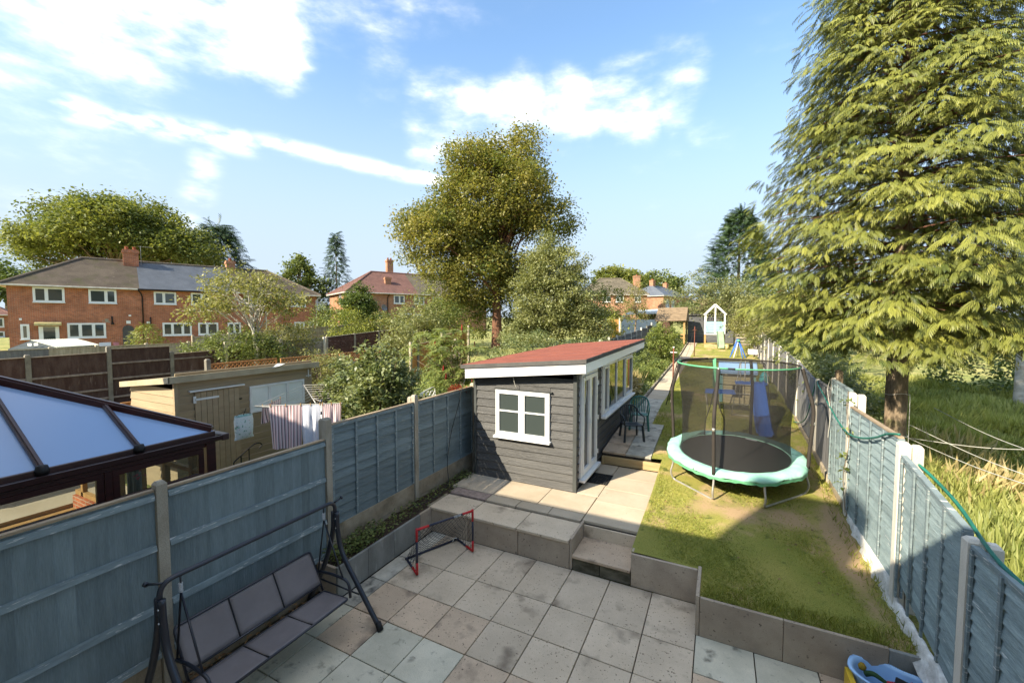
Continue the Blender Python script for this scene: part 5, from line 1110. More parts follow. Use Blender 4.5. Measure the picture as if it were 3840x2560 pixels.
for k, (x, y, zt, lb) in enumerate([(-1.50, 29.9, 3.50, 'rusty clothes pole with a cross piece beside the far path'), (-1.66, 17.9, 2.86, 'shorter rusty clothes pole beside the path near the trampoline')]):
    t = thing('clothes_pole', lb, 'pole', (x, y, gz(y)), group='rusty clothes poles beside the path'); obj('pole', MB().tube([(x, y, gz(y)-.1), (x, y, zt)], .028, 8), rust, t, True); obj('cross_piece', MB().tube([(x-.12, y, zt-.18), (x+.14, y, zt-.18)], .02, 6).tube([(x, y, zt), (x, y, zt+.05)], .035, 8), rust if k == 0 else upvc, t, True)
cl_ = thing('washing_line', 'slack grey line strung from the rusty pole to the play tower', 'line', (-1.3, 33, 3.3)); obj('line', MB().tube(spline([(-1.50, 29.9, 3.32), (-1.35, 31.5, 3.12), (-1.2, 33.5, 3.2), (-1.1, 35.2, 3.8)], 6), .008, 5), dkcable, cl_, True); obj('loose_line', MB().tube(spline([(-1.48, 29.9, 3.4), (-1.66, 29.7, 2.8), (-1.75, 29.5, 2.2), (-1.95, 29.3, 1.62)], 4), .009, 5), dkcable, cl_, True)

# pergola, dark shed, garages behind
pg = thing('pergola', 'open timber shelter with a shingled brown pitched roof at the path end', 'pergola', (-3.5, 37, gz(37)))
for x in (-4.62, -2.58):
    for y in (36.0, 38.6): obj('post', MB().box(x-.06, x+.06, y-.06, y+.06, gz(y)-.2, 3.92), oakwood if y < 37 and x > -4 else old_wood, pg)
obj('beam', MB().box(-4.75, -2.45, 35.9, 36.0, 3.84, 3.96), old_wood, pg); obj('beam', MB().box(-2.60, -2.52, 36.0, 38.6, 3.84, 3.96), old_wood, pg)
def roof_plane(mb, a0, a1, b0, b1, n_, th=.03):     # stepped courses from eave a to ridge b
    a0, a1, b0, b1 = map(Vector, (a0, a1, b0, b1)); nn = (a1-a0).cross(b0-a0); nn.normalize()
    if nn.z < 0: nn = -nn
    for i in range(n_):
        t0, t1 = i/n_, (i+1)/n_; p, q, r, s_ = a0.lerp(b0, t0), a1.lerp(b1, t0), a1.lerp(b1, t1), a0.lerp(b0, t1)
        mb.add([p, q, p+nn*th, q+nn*th, r, s_], [(0, 1, 3, 2), (2, 3, 4, 5)])
    return mb
mb = MB(); roof_plane(mb, (-4.8, 35.75, 3.86), (-2.42, 35.75, 3.92), (-4.75, 37.3, 4.95), (-2.42, 37.3, 5.0), 8, .03); roof_plane(mb, (-2.42, 38.85, 3.92), (-4.8, 38.85, 3.86), (-2.42, 37.3, 5.0), (-4.75, 37.3, 4.95), 8, .03)
mb.slab([(-2.45, 35.8, 3.9), (-2.45, 38.8, 3.9), (-2.45, 37.3, 4.95)], (.03, 0, 0)); o = obj('shingle_roof', mb, old_wood, pg); o.modifiers.new('t', 'SOLIDIFY').thickness = -.03
for i in range(9): obj('back_board', MB().box(-4.68+.11*i, -4.68+.11*i+.10, 38.62, 38.65, gz(38.6), 3.8), red_lap, pg)
for z in (2.5, 2.75): obj('side_rail', MB().box(-2.9, -2.5, 36.05, 36.09, z, z+.09), oakwood, pg)
ds = thing('dark_shed', 'charcoal board shed wall closing the far end of the path', 'shed', (-.2, 39.6, gz(39)))
z = 1.95
while z < 4.35: pbox('cladding_board', dark_wood, ds, -2.52, 1.25, 39.0, 39.03, z, z+.215); z += .22
obj('roof', MB().hexa([(-2.65, 38.85, 4.36), (1.35, 38.85, 4.36), (1.35, 42, 4.5), (-2.65, 42, 4.5), (-2.65, 38.85, 4.43), (1.35, 38.85, 4.43), (1.35, 42, 4.57), (-2.65, 42, 4.57)]), felt_edge, ds)
obj('side_wall', MB().box(-2.5, -2.46, 39.04, 42, 1.9, 4.36).box(1.2, 1.24, 39.04, 42, 1.9, 4.36), dark_wood, ds)
sf = thing('slatted_fence', 'weathered horizontal slat fence right of the play tower', 'fence', (1.5, 36.8, gz(37)))
for i in range(8): pbox('slat', old_lap, sf, .95, 2.35, 36.6, 36.63, 2.05+.24*i, 2.05+.24*i+.13)
for x in (.98, 1.65, 2.3): obj('post', MB().box(x-.05, x+.05, 36.64, 36.74, 1.9, 4.05), grey_post, sf)
tls = thing('garden_tools', 'bundle of canes and tool handles leaning by the white trough', 'garden tools', (2.3, 31.5, gz(31)))
for k in range(6): obj('cane', MB().tube([(1.95+.08*k, 31.0+.1*k, gz(31)), (2.1+.05*k-.1*(k % 2), 31.4, gz(31)+1.5+.1*(k % 3))], .012, 5), rust if k % 2 else bark_pale, tls)
ga = thing('garage_row', 'pale concrete garage with white roof edge behind the orange trellis', 'garage', (-6, 42, 2.4))
obj('wall', MB().box(-8.8, -5.3, 41.9, 42.0, 2.2, 4.0).box(-8.8, -8.7, 42.0, 46, 2.2, 4.4), mat('pale_render', (.62, .64, .63), (.52, .54, .53), 2), ga)
obj('roof_edge', MB().hexa([(-8.6, 43, 4.5), (-3.2, 43, 4.66), (-3.2, 43.1, 4.66), (-8.6, 43.1, 4.5), (-8.6, 43, 4.68), (-3.2, 43, 4.95), (-3.2, 43.1, 4.95), (-8.6, 43.1, 4.68)]), upvc, ga); obj('roof', MB().hexa([(-8.6, 43.1, 4.5), (-3.2, 43.1, 4.66), (-3.2, 50, 5.2), (-8.6, 50, 5.0), (-8.6, 43.1, 4.66), (-3.2, 43.1, 4.9), (-3.2, 50, 5.3), (-8.6, 50, 5.1)]), sky_white, ga)
ot = thing('trellis_fence', 'far orange trellis topped fence in front of the pale garage', 'fence', (-6.5, 41, 2.2)); 
o = trellis(ot, 0, 0, 3.9, 0, .5, sp=.3, wd=.06); o.rotation_euler = (0, 0, R(-90)); o.location = Vector((-9.1, 41.5, 4.0))-OFF[ot.name]
og = thing('orange_fence', 'orange fence with a small arched mirror at the far left border', 'fence', (-8, 34, 2))
for i in range(14): pbox('board', orange_f, og, -9.3+.15*i, -9.3+.15*i+.142, 34.0, 34.02, 2.0, 4.02)
for x in (-8.42, -7.25): obj('post', MB().box(x-.06, x+.06, 33.88, 33.98, 1.9, 4.15), concrete_w, og)
obj('arched_mirror', MB().slab([(-7.95+.17*math.cos(R(q)), 33.97, 3.55+.25*math.sin(R(q))) for q in range(0, 181, 20)]+[(-8.12, 33.97, 3.1), (-7.78, 33.97, 3.1)], (0, .02, 0)), brown_f, og)

# ------------------------------------------------------------------ neighbour's shed
sd = thing('beige_shed', 'long beige timber shed with double window and ledged door', 'shed', (-10.3, 5.8, .6))
SX, SY0_, SY1_, SZ = -9.5, 4.30, 7.34, .62
z = SZ; bh = .155; DY0, DY1, DZ0, DZ1 = 4.62, 5.49, .72, 2.52; WY0, WY1, WZa, WZb = 5.72, 7.10, 1.88, 2.49
while z < 2.80:
    zt = z+bh; sp2 = [(SY0_, SY1_)]
    if zt < DZ1+.03: sp2 = [(SY0_, DY0), (DY1, SY1_)]
    if z > WZa-.06 and zt < WZb+.1: sp2 = [(SY0_, DY0), (DY1, WY0), (WY1, SY1_)] if zt < DZ1+.03 else [(SY0_, WY0), (WY1, SY1_)]
    for a, c in sp2: link('cladding_board', ubox(beige_w), None, sd, (SX, (a+c)/2, (z+zt)/2), (0, .15, 0), (.02, c-a, bh*1.03))
    if zt < 2.72: link('cladding_board', ubox(beige_w), None, sd, ((SX-11.27)/2, SY0_+.0, (z+zt)/2), (-.13, 0, 0), (1.77, .02, bh*1.03))
    z = zt
obj('shell', MB().box(-11.25, SX-.03, SY0_+.03, SY0_+.05, .5, 2.6).box(-11.27, -11.22, SY0_+.05, SY1_, .5, 2.6).box(-11.25, SX-.02, SY1_-.04, SY1_, .5, 2.7).box(SX-.05, SX-.03, SY0_+.05, SY1_-.05, .5, 2.7), beige_w, sd)
obj('corner_trim', MB().box(SX-.03, SX+.03, SY0_-.03, SY0_+.03, .6, 2.78), beige_w, sd)
for i in range(8):
    w = (DY1-DY0)/8; link('door_board', ubox(beige_w), None, sd, (SX+.022, DY0+w*(i+.5), (DZ0+DZ1)/2), (0, 0, 0), (.022, w*.93, DZ1-DZ0))
obj('door_backing', MB().box(SX-.01, SX+.008, DY0, DY1, DZ0, DZ1), gutter_k, sd)
obj('door_drip', MB().box(SX+.02, SX+.08, DY0-.1, DY1+.1, 2.545, 2.575), white_w, sd); obj('strap_hinge', MB().box(SX+.036, SX+.045, DY0+.0, DY0+.45, 2.36, 2.40).box(SX+.036, SX+.045, DY0-.03, DY0+.02, 2.31, 2.45), white_w, sd)
obj('door_pull', MB().box(SX+.04, SX+.055, DY1-.09, DY1-.075, 1.62, 1.80).lathe((SX+.06, DY1-.083, 1.54), [(0, 0), (.03, .01), (.03, .04), (0, .05)], 8), black_p, sd); obj('latch', MB().box(SX+.03, SX+.05, DY1+.0, DY1+.05, 2.24, 2.27), black_p, sd)
wf_ = frame_x('window', sd, WY0, WY1, WZa, WZb, SX+.01, [6.18, 6.64], .05, .03, (), m=white_w, gm_=shedglass, sill=False)
obj('window_hook', MB().box(SX+.02, SX+.035, 7.22, 7.24, 2.52, 2.72).box(SX+.02, SX+.035, 7.16, 7.3, 2.55, 2.57), white_w, sd)
obj('roof', MB().hexa([(-11.32, 4.16, 2.60), (SX+.10, 4.16, 2.80), (SX+.10, 7.46, 2.80), (-11.32, 7.46, 2.60), (-11.32, 4.16, 2.68), (SX+.10, 4.16, 2.88), (SX+.10, 7.46, 2.88), (-11.32, 7.46, 2.68)]), beige_r, sd)
obj('front_fascia', MB().box(SX+.101, SX+.125, 4.14, 7.48, 2.77, 2.90), beige_r, sd); obj('end_fascia', MB().hexa([(-11.33, 4.13, 2.58), (SX+.125, 4.13, 2.78), (SX+.125, 4.155, 2.78), (-11.33, 4.155, 2.58), (-11.33, 4.13, 2.69), (SX+.125, 4.13, 2.90), (SX+.125, 4.155, 2.90), (-11.33, 4.155, 2.69)]), beige_r, sd)
obj('diamond_plate', MB().slab([(SX+.13, 6.2, 2.87), (SX+.18, 6.36, 2.90), (SX+.13, 6.52, 2.93), (SX+.07, 6.36, 2.94)], (0, 0, .01)), white_w, sd)
ln = thing('metal_lantern', 'small silver lantern on a scrolled bracket at the shed end wall', 'lantern', (-9.75, 4.2, 2)); obj('bracket', MB().tube(spline([(-9.6, 4.1, 1.7), (-9.66, 4.05, 2.05), (-9.85, 4.0, 2.25), (-10.15, 4.02, 2.18), (-10.35, 4.05, 2.0)], 5), .012, 6), galv, ln, True); obj('lamp_hood', MB().lathe((-10.35, 4.05, 1.72), [(.0, .0), (.13, .0), (.11, .07), (.05, .14), (.035, .2), (.0, .22)], 12), galv, ln, True)
hr = thing('handrail', 'black wrought iron handrail with scrolled ends before the beige shed', 'handrail', (-8.6, 5, .5))
def scroll(c, r, s_): return [(c[0], c[1]+r*(1-k/16)*math.cos(s_*k*.5), c[2]+r*(1-k/16)*math.sin(s_*k*.5)) for k in range(14)]
obj('rail', MB().tube(spline([(-8.6, 4.93, 1.02), (-8.6, 4.86, 1.08), (-8.6, 4.84, 1.16), (-8.6, 4.95, 1.24), (-8.6, 5.1, 1.34), (-8.6, 5.25, 1.42), (-8.6, 5.36, 1.42), (-8.6, 5.41, 1.36), (-8.6, 5.35, 1.30)], 5), .013, 7), gutter_k, hr, True)
for y, z in ((4.98, 1.26), (5.14, 1.36)): obj('baluster', MB().tube([(-8.6, y, .4), (-8.6, y, z)], .012, 6), gutter_k, hr)
hr2 = [0]

# ------------------------------------------------------------------ conservatory
cv = thing('conservatory', 'dark rosewood conservatory with sloping blue tinted glass roof', 'conservatory', (-7.5, 1.6, 0))
CXe, CYe, CZe = -6.40, 3.35, 2.38; sl = math.tan(R(26.5)); DD = 2.1
hipx, hipy, hipz = CXe-DD, CYe-DD, CZe+DD*sl
# glass sheets between the bars
ybar = [2.48, 1.655, .83, .0]
def onroof(y, d): return (CXe-d, y, CZe+d*sl+.03)
edges = [CYe]+ybar
for y1_, y0_ in zip(edges, edges[1:]):
    d0, d1 = max(0, CYe-y1_), max(0, CYe-y0_); d0, d1 = min(d0, DD), min(d1, DD)
    obj('roof_pane', MB().slab([onroof(y1_, 0), onroof(y0_, 0), onroof(y0_, d1), onroof(y1_, d0)] if d0 > .01 else [onroof(y1_, 0), onroof(y0_, 0), onroof(y0_, d1)], (0, 0, .012)), bluecons, cv)
obj('roof_pane', MB().slab([(CXe, CYe, CZe+.03), (hipx, hipy, hipz+.03), (hipx-.001, CYe, CZe+.03)], (0, 0, -.012)).slab([(hipx, CYe, CZe+.03), (hipx, hipy, hipz+.03), (hipx-2.5, hipy, hipz+.03), (hipx-2.5, CYe, CZe+.03)], (0, 0, -.012)), bluecons, cv)
for y in ybar:
    d = min(DD, CYe-y); a, c = Vector(onroof(y, -.02))+Vector((0, 0, .03)), Vector(onroof(y, d))+Vector((0, 0, .03))
    obj('glazing_bar', MB().bar(a, c, .055, .05).bar(a+Vector((0, 0, .03)), c+Vector((0, 0, .03)), .028, .03), maroon_d, cv, bevel=.004)
    obj('bar_end_cap', MB().lathe((CXe+.035, y, CZe+.03), [(0, -.05), (.05, -.045), (.06, .0), (.045, .055), (0, .065)], 12), gutter_k, cv, True)
h0, h1 = Vector((CXe-.02, CYe-.02, CZe+.06)), Vector((hipx, hipy, hipz+.07))
obj('hip_bar', MB().bar(h0, h1, .09, .09).bar(h0+Vector((0, 0, .055)), h1+Vector((0, 0, .055)), .05, .03), maroon, cv, bevel=.005)
obj('ridge_bar', MB().bar(h1, (hipx, 0, hipz+.07), .1, .1).bar(h1, (hipx-2.5, hipy, hipz+.07), .08, .08), maroon, cv)
obj('eave_beam', MB().box(CXe-.02, CXe+.03, -.1, CYe+.0, CZe-.03, CZe+.045), maroon_d, cv, bevel=.006)
g_ = MB()
gp_ = [(.02, -.02), (.035, -.075), (.075, -.095), (.12, -.075), (.135, -.01), (.125, -.008), (.11, -.06), (.075, -.08), (.045, -.06), (.035, -.02)]
for y in (-.1, CYe+.08): g_.v += [(CXe+dx, y, CZe+dz) for dx, dz in gp_]
k_ = len(gp_); g_.f += [(i, (i+1) % k_, (i+1) % k_+k_, i+k_) for i in range(k_)]
obj('gutter', g_, maroon_d, cv); obj('gutter', MB().box(CXe-4.6, CXe+.135, CYe+.03, CYe+.13, CZe-.09, CZe-.0), maroon_d, cv, bevel=.01)
obj('head_rail', MB().box(CXe-.04, CXe+.0, -.1, CYe-.06, CZe-.16, CZe-.10), maroon, cv)
obj('corner_post', MB().box(CXe-.09, CXe+.03, CYe-.12, CYe+.0, 0, CZe-.09), maroon, cv, bevel=.006)
mb = MB()
for (y0, y1) in ((2.22, 3.20), (1.14, 2.15), (.06, 1.07)):
    fr_ = obj('window', MB().box(CXe-.03, CXe+.02, y0, y1, 2.15, 2.22).box(CXe-.03, CXe+.02, y0, y1, 1.80, 1.88).box(CXe-.03, CXe+.021, y0, y0+.07, 1.88, 2.15).box(CXe-.03, CXe+.021, y1-.07, y1, 1.88, 2.15).box(CXe-.035, CXe+.005, y0, y0+.06, .7, 1.80).box(CXe-.035, CXe+.005, y1-.06, y1, .7, 1.80).box(CXe-.035, CXe+.005, y0+.06, y1-.06, .7, .78), maroon, cv, bevel=.006)
    obj('pane', MB().box(CXe-.012, CXe-.006, y0+.06, y1-.06, 1.87, 2.16), consglass, fr_); obj('pane', MB().box(CXe-.022, CXe-.016, y0+.05, y1-.05, .77, 1.80), consglass, fr_)
    mb.box(CXe-.04, CXe+.03, y0-.07, y0, .0, 2.22)
obj('mullion', mb, maroon, cv, bevel=.004)
obj('dwarf_wall', MB().box(CXe-.12, CXe+.02, -.1, CYe, 0, .69).box(CXe-4.5, CXe-.12, CYe-.14, CYe, 0, .69), brickA, cv)
obj('floor', MB().box(CXe-4.5, CXe-.12, -.1, CYe-.14, .05, .45), oakwood, cv)
# far side glazing posts of oak colour
for i in range(6): obj('far_mullion', MB().box(CXe-.5-.75*i, CXe-.42-.75*i, CYe-.10, CYe-.03, .7, 2.25), oakwood, cv)
obj('far_window_rail', MB().box(CXe-4.5, CXe-.1, CYe-.10, CYe-.03, 2.20, 2.28).box(CXe-4.5, CXe-.1, CYe-.10, CYe-.03, .70, .78).box(CXe-4.5, CXe-.1, CYe-.095, CYe-.035, 1.78, 1.84), oakwood, cv)
obj('curtain', MB().tube([(CXe-1.3, 2.9, .8), (CXe-1.3, 2.9, 2.1)], .07, 10, .05).tube([(CXe-1.15, 2.9, .8), (CXe-1.15, 2.9, 2.1)], .05, 10, .05), netcurt, cv, True)
tbm = thing('dining_table', 'wooden dining table inside the neighbour conservatory', 'table', (-7.5, 1.5, .12)); obj('table_top', MB().box(-8.0, -6.9, .8, 2.1, .84, .88), oakwood, tbm, bevel=.01)
for x in (-7.9, -7.0):
    for y in (.9, 2.0): obj('leg', MB().box(x-.03, x+.03, y-.03, y+.03, .12, .84), oakwood, tbm)
ic = thing('iron_chair', 'black iron chair back seen through the conservatory transom', 'chair', (-7.1, 1.9, .12)); ib = MB().tube(arc([(-6.85, 1.55, .12), (-6.85, 1.55, 1.52), (-6.85, 2.02, 1.56), (-6.85, 2.02, .12)], 4, .03), .014, 7).tube([(-6.85, 1.55, 1.2), (-6.85, 2.02, 1.2)], .01, 6).tube([(-6.85, 1.55, 1.42), (-6.85, 2.02, 1.44)], .01, 6); obj('back_frame', ib, gutter_k, ic, True); obj('seat', MB().box(-7.25, -6.84, 1.55, 2.02, .55, .58), gutter_k, ic)
for i in range(6): obj('scroll', MB().tube([(-6.85+.001, 1.59+.07*i+.025*math.cos(a*.7), 1.31+.05*math.sin(a*.7)) for a in range(9)], .006, 5, closed=True), galv, ic, True)
cn = thing('white_candle', 'white pillar candle on the conservatory table', 'candle', (-7.0, 1.1, .88)); obj('candle_body', MB().tube([(-6.95, 1.15, .88), (-6.95, 1.15, 1.42)], .05, 12), upvc, cn, True)
ckk = thing('round_clock', 'small white faced clock on the conservatory sill', 'clock', (-6.6, 1.95, .9)); obj('clock_face', MB().tube([(-6.56, 2.0, 1.55), (-6.54, 1.99, 1.55)], .085, 18), upvc, ckk, True); obj('clock_hands', MB().bar((-6.535, 2.0, 1.55), (-6.535, 2.05, 1.56), .01, .004).bar((-6.535, 2.0, 1.55), (-6.535, 1.98, 1.6), .01, .004), gutter_k, ckk)
fp = thing('flower_pot', 'potted plant with pink flower behind the conservatory glass', 'potted plant', (-7.0, 2.75, .8)); obj('pot', MB().lathe((-7.0, 2.75, .9), [(.0, 0), (.07, 0), (.09, .2), (.08, .2), (0, .18)], 12), clay, fp, True)
n = 60; leaves('leaves', [(-7.0, 2.75, 1.5)], .2, 60, .09, L_mid, fp); leaves('petals', [(-7.0, 2.72, 1.9)], .07, 12, .05, leafmat('pink_petals', (.6, .08, .2), (.75, .2, .35), .2), fp)

# ------------------------------------------------------------------ rotary dryer and washing
rd = thing('rotary_dryer', 'silver rotary clothes dryer with cords and towels before the shed', 'clothes dryer', (-7.55, 6.15, .6))
Cn = [Vector(q) for q in ((-7.78, 4.78, 2.38), (-6.62, 5.78, 2.36), (-7.95, 7.55, 2.40), (-8.98, 6.72, 2.42))]; hub = Vector((-7.72, 6.2, 1.98))
obj('mast', MB().tube([(hub.x, hub.y, .5), (hub.x, hub.y, 2.22)], .025, 9), galv, rd, True); obj('hub', MB().tube([hub+Vector((0, 0, .2)), hub+Vector((0, 0, .28))], .05, 10).tube([hub-Vector((0, 0, .03)), hub+Vector((0, 0, .04))], .045, 10), navy_p, rd, True)
for c in Cn: obj('arm', MB().tube([hub, c], .014, 7), galv, rd, True); 
ctr = hub+Vector((0, 0, .24))
for c in Cn: obj('stay', MB().tube([ctr, hub.lerp(c, .5)], .009, 6), galv, rd, True)
cdm = MB()
for k in range(7):
    f_ = 1-.085*k
    for i in range(4): cdm.tube([hub.lerp(Cn[i], f_), hub.lerp(Cn[(i+1) % 4], f_)], .0045 if k else .006, 4, caps=False)
obj('line_cords', cdm, cord_m, rd, kind='stuff')
def towelmat(name, c1, c2, c3):
    m = bpy.data.materials.new(name); m.use_nodes = True; n = m.node_tree.nodes; l = m.node_tree.links; bs = n['Principled BSDF']; bs.inputs['Roughness'].default_value = .95; bs.inputs['Specular IOR Level'].default_value = .1
    a = n.new('ShaderNodeUVMap'); sx_ = n.new('ShaderNodeSeparateXYZ'); l.new(a.outputs[0], sx_.inputs[0])
    mu = n.new('ShaderNodeMath'); mu.operation = 'MULTIPLY'; l.new(sx_.outputs[0], mu.inputs[0]); mu.inputs[1].default_value = 10
    fr_ = n.new('ShaderNodeMath'); fr_.operation = 'FRACT'; l.new(mu.outputs[0], fr_.inputs[0])
    cr = n.new('ShaderNodeValToRGB'); cr.color_ramp.interpolation = 'CONSTANT'; e = cr.color_ramp.elements
    e[0].position = 0; e[0].color = (*c1, 1); e[1].position = .38; e[1].color = (*c2, 1)
    for p, c in ((.62, c1), (.74, c3), (.88, c1)): q = e.new(p); q.color = (*c, 1)
    l.new(fr_.outputs[0], cr.inputs[0]); l.new(cr.outputs[0], bs.inputs['Base Color']); return m
stripe = towelmat('striped_towel', (.80, .66, .66), (.03, .022, .04), (.45, .16, .18)); white_t = mat('white_terry', (.72, .73, .80), (.66, .67, .75), 12, rough=.95, bump=.4, bsc=160, spec=.1); pinkb = mat('pink_hem', (.55, .22, .25), None, 6, rough=.9)
def towel(name, label, p, q, drop, m, group=None, slant=0., wav=.03, band=None):
    p, q = Vector(p), Vector(q); t = thing(name, label, 'towel', p.lerp(q, .5), group=group); b = MB(); nu, nv = 26, 12; d = (q-p).normalized(); nn = Vector((-d.y, d.x, 0)); uv = []
    for j in range(nv+1):
        for i in range(nu+1):
            u, v = i/nu, j/nv; o_ = wav*v*(math.sin(u*13+v*2)+.5*math.sin(u*23+1)); b.v.append(tuple(p.lerp(q, u)+nn*o_+Vector((0, 0, -drop*v*(1+slant*(u-.5))))+d*(u-.5)*(-.06*v))); 
    for j in range(nv):
        for i in range(nu): b.f.append((j*(nu+1)+i, j*(nu+1)+i+1, (j+1)*(nu+1)+i+1, (j+1)*(nu+1)+i))
    o = obj('cloth', b, m, t, True); uvl = o.data.uv_layers.new(name='UVMap')
    for pl in o.data.polygons:
        for li, vi in zip(pl.loop_indices, pl.vertices): uvl.data[li].uv = ((vi % (nu+1))/nu, (vi//(nu+1))/nv)
    for w in (.04, .5, .96): obj('peg', MB().bar(p.lerp(q, w)+Vector((0, 0, -.03)), p.lerp(q, w)+Vector((0, 0, .03)), .012, .012), oakwood, t)
    return t
def L1(t): return Cn[0].lerp(Cn[1], t)+Vector((.0, 0, -.0))
gpT = 'striped towels pegged on the rotary dryer'
towel('striped_towel', 'large pink and black striped towel at the front left of the dryer', L1(.16), L1(.53), .84, stripe, gpT)
towel('striped_towel', 'striped towel hanging behind the white one next to the fence post', L1(.76), L1(.99), .80, stripe, gpT)
towel('striped_towel', 'small striped towel end on the inner left line of the dryer', hub.lerp(Cn[0], .92).lerp(hub.lerp(Cn[3], .92), .02), hub.lerp(Cn[0], .92).lerp(hub.lerp(Cn[3], .92), .40), .35, stripe, gpT)
towel('white_towel', 'plain white towel pegged between two striped towels', L1(.51), L1(.75), .88, white_t)
pb_ = thing('peg_bag', 'patterned white and mint peg bag hanging at the dryer corner', 'peg bag', (-8.0, 4.55, 2.2))
pbx, pby = -7.86, 4.62; mb = MB(); k_ = 16
for j, (r, z) in enumerate([(.15, 2.24), (.165, 2.14), (.16, 2.0), (.15, 1.86), (.17, 1.80)]):
    for k in range(k_): a = 2*math.pi*k/k_; mb.v.append((pbx+r*.5*math.cos(a)*(1 if j < 4 else .3), pby+r*1.05*math.sin(a), z+(.03*abs(math.sin(a)) if j == 4 else 0)-(.0 if j < 4 else .03)*abs(math.sin(a))))
for j in range(4):
    for k in range(k_): mb.f.append((j*k_+k, j*k_+(k+1) % k_, (j+1)*k_+(k+1) % k_, (j+1)*k_+k))
obj('bag', mb, mat('floral_cotton', (.70, .74, .70), (.66, .70, .66), 4, rough=.9, spots=[((.12, .30, .20), 22, .60, .63, SP0), ((.5, .1, .1), 30, .66, .69, SP0)]), pb_, True)
mb = MB(); mb.v = [(pbx+.077*math.cos(2*math.pi*k/k_), pby+.162*math.sin(2*math.pi*k/k_), 2.235) for k in range(k_)]+[(pbx+.070*math.cos(2*math.pi*k/k_), pby+.155*math.sin(2*math.pi*k/k_), 2.13) for k in range(k_)]
mb.f = [(k, (k+1) % k_, (k+1) % k_+k_, k+k_) for k in range(k_)]; obj('lining', mb, mat('mint_lining', (.20, .50, .44), None, 8, spots=[((.7, .75, .7), 30, .6, .63, SP0)]), pb_, True)
obj('hook', MB().tube([(pbx, pby, 2.24), (pbx+.02, pby+.04, 2.36)], .006, 5).tube([(pbx, pby-.14, 2.24), (pbx, pby, 2.30), (pbx, pby+.14, 2.24)], .004, 5), black_p, pb_)
bdh = thing('bird_house_post', 'little white roofed bird table behind the rotary dryer', 'bird table', (-9.2, 8.1, .9)); obj('post', MB().box(-9.24, -9.16, 8.06, 8.14, .8, 2.3), white_w, bdh); obj('roof', MB().lathe((-9.2, 8.1, 2.40), [(.14, .0), (.0, .16)], 4), upvc, bdh); obj('tray', MB().box(-9.3, -9.1, 8.0, 8.2, 2.3, 2.33), white_w, bdh)
obk = thing('garden_obelisk', 'tapered wooden plant obelisk with ball finial before the orange fence', 'obelisk', (-8.5, 12.5, 1))
ox, oy = -9.95, 14.6; zb_, zt2 = 1.3, 3.02
for dx, dy in ((-1, -1), (1, -1), (1, 1), (-1, 1)): obj('leg', MB().bar((ox+dx*.24, oy+dy*.24, zb_), (ox+dx*.06, oy+dy*.06, zt2), .045), pale_f, obk)
for z, r in ((2.5, .125), (2.0, .18)): obj('ring_rail', MB().box(ox-r-.03, ox+r+.03, oy-r-.02, oy-r+.01, z, z+.04).box(ox-r-.03, ox+r+.03, oy+r-.01, oy+r+.02, z, z+.04).box(ox-r-.02, ox-r+.01, oy-r+.01, oy+r-.01, z, z+.04).box(ox+r-.01, ox+r+.02, oy-r+.01, oy+r-.01, z, z+.04), pale_f, obk)
obj('finial', MB().box(ox-.14, ox+.14, oy-.14, oy+.14, zt2, zt2+.04).lathe((ox, oy, zt2+.04), [(0, 0), (.06, .02), (.075, .07), (.05, .12), (0, .14)], 10), pale_f, obk)
mch = thing('ornate_bench', 'white scrolled metal garden chair half hidden by the sumac', 'chair', (-6.7, 8.4, .9)); mb = MB().tube(arc([(-6.5, 8.0, 1.2), (-6.5, 8.0, 2.2), (-6.6, 8.75, 2.28), (-6.6, 8.75, 1.2)], 5, .15), .014, 6)
for k in range(4): mb.tube(spline([(-6.52, 8.08+.16*k, 1.9), (-6.53, 8.2+.16*k, 2.05), (-6.54, 8.08+.16*k, 2.2)], 4), .010, 5).tube(spline([(-6.52, 8.2+.16*k, 1.9), (-6.53, 8.08+.16*k, 2.05), (-6.54, 8.2+.16*k, 2.2)], 4), .010, 5)
mb.tube([(-6.5, 8.0, 1.88), (-6.6, 8.75, 1.9)], .012, 5); obj('back_scrollwork', mb, upvc, mch, True); obj('seat', MB().box(-6.95, -6.5, 7.95, 8.75, 1.48, 1.52), upvc, mch); obj('leg', MB().box(-6.53, -6.49, 7.95, 7.99, .9, 1.48), upvc, mch); obj('leg', MB().box(-6.53, -6.49, 8.7, 8.74, .9, 1.48), upvc, mch)

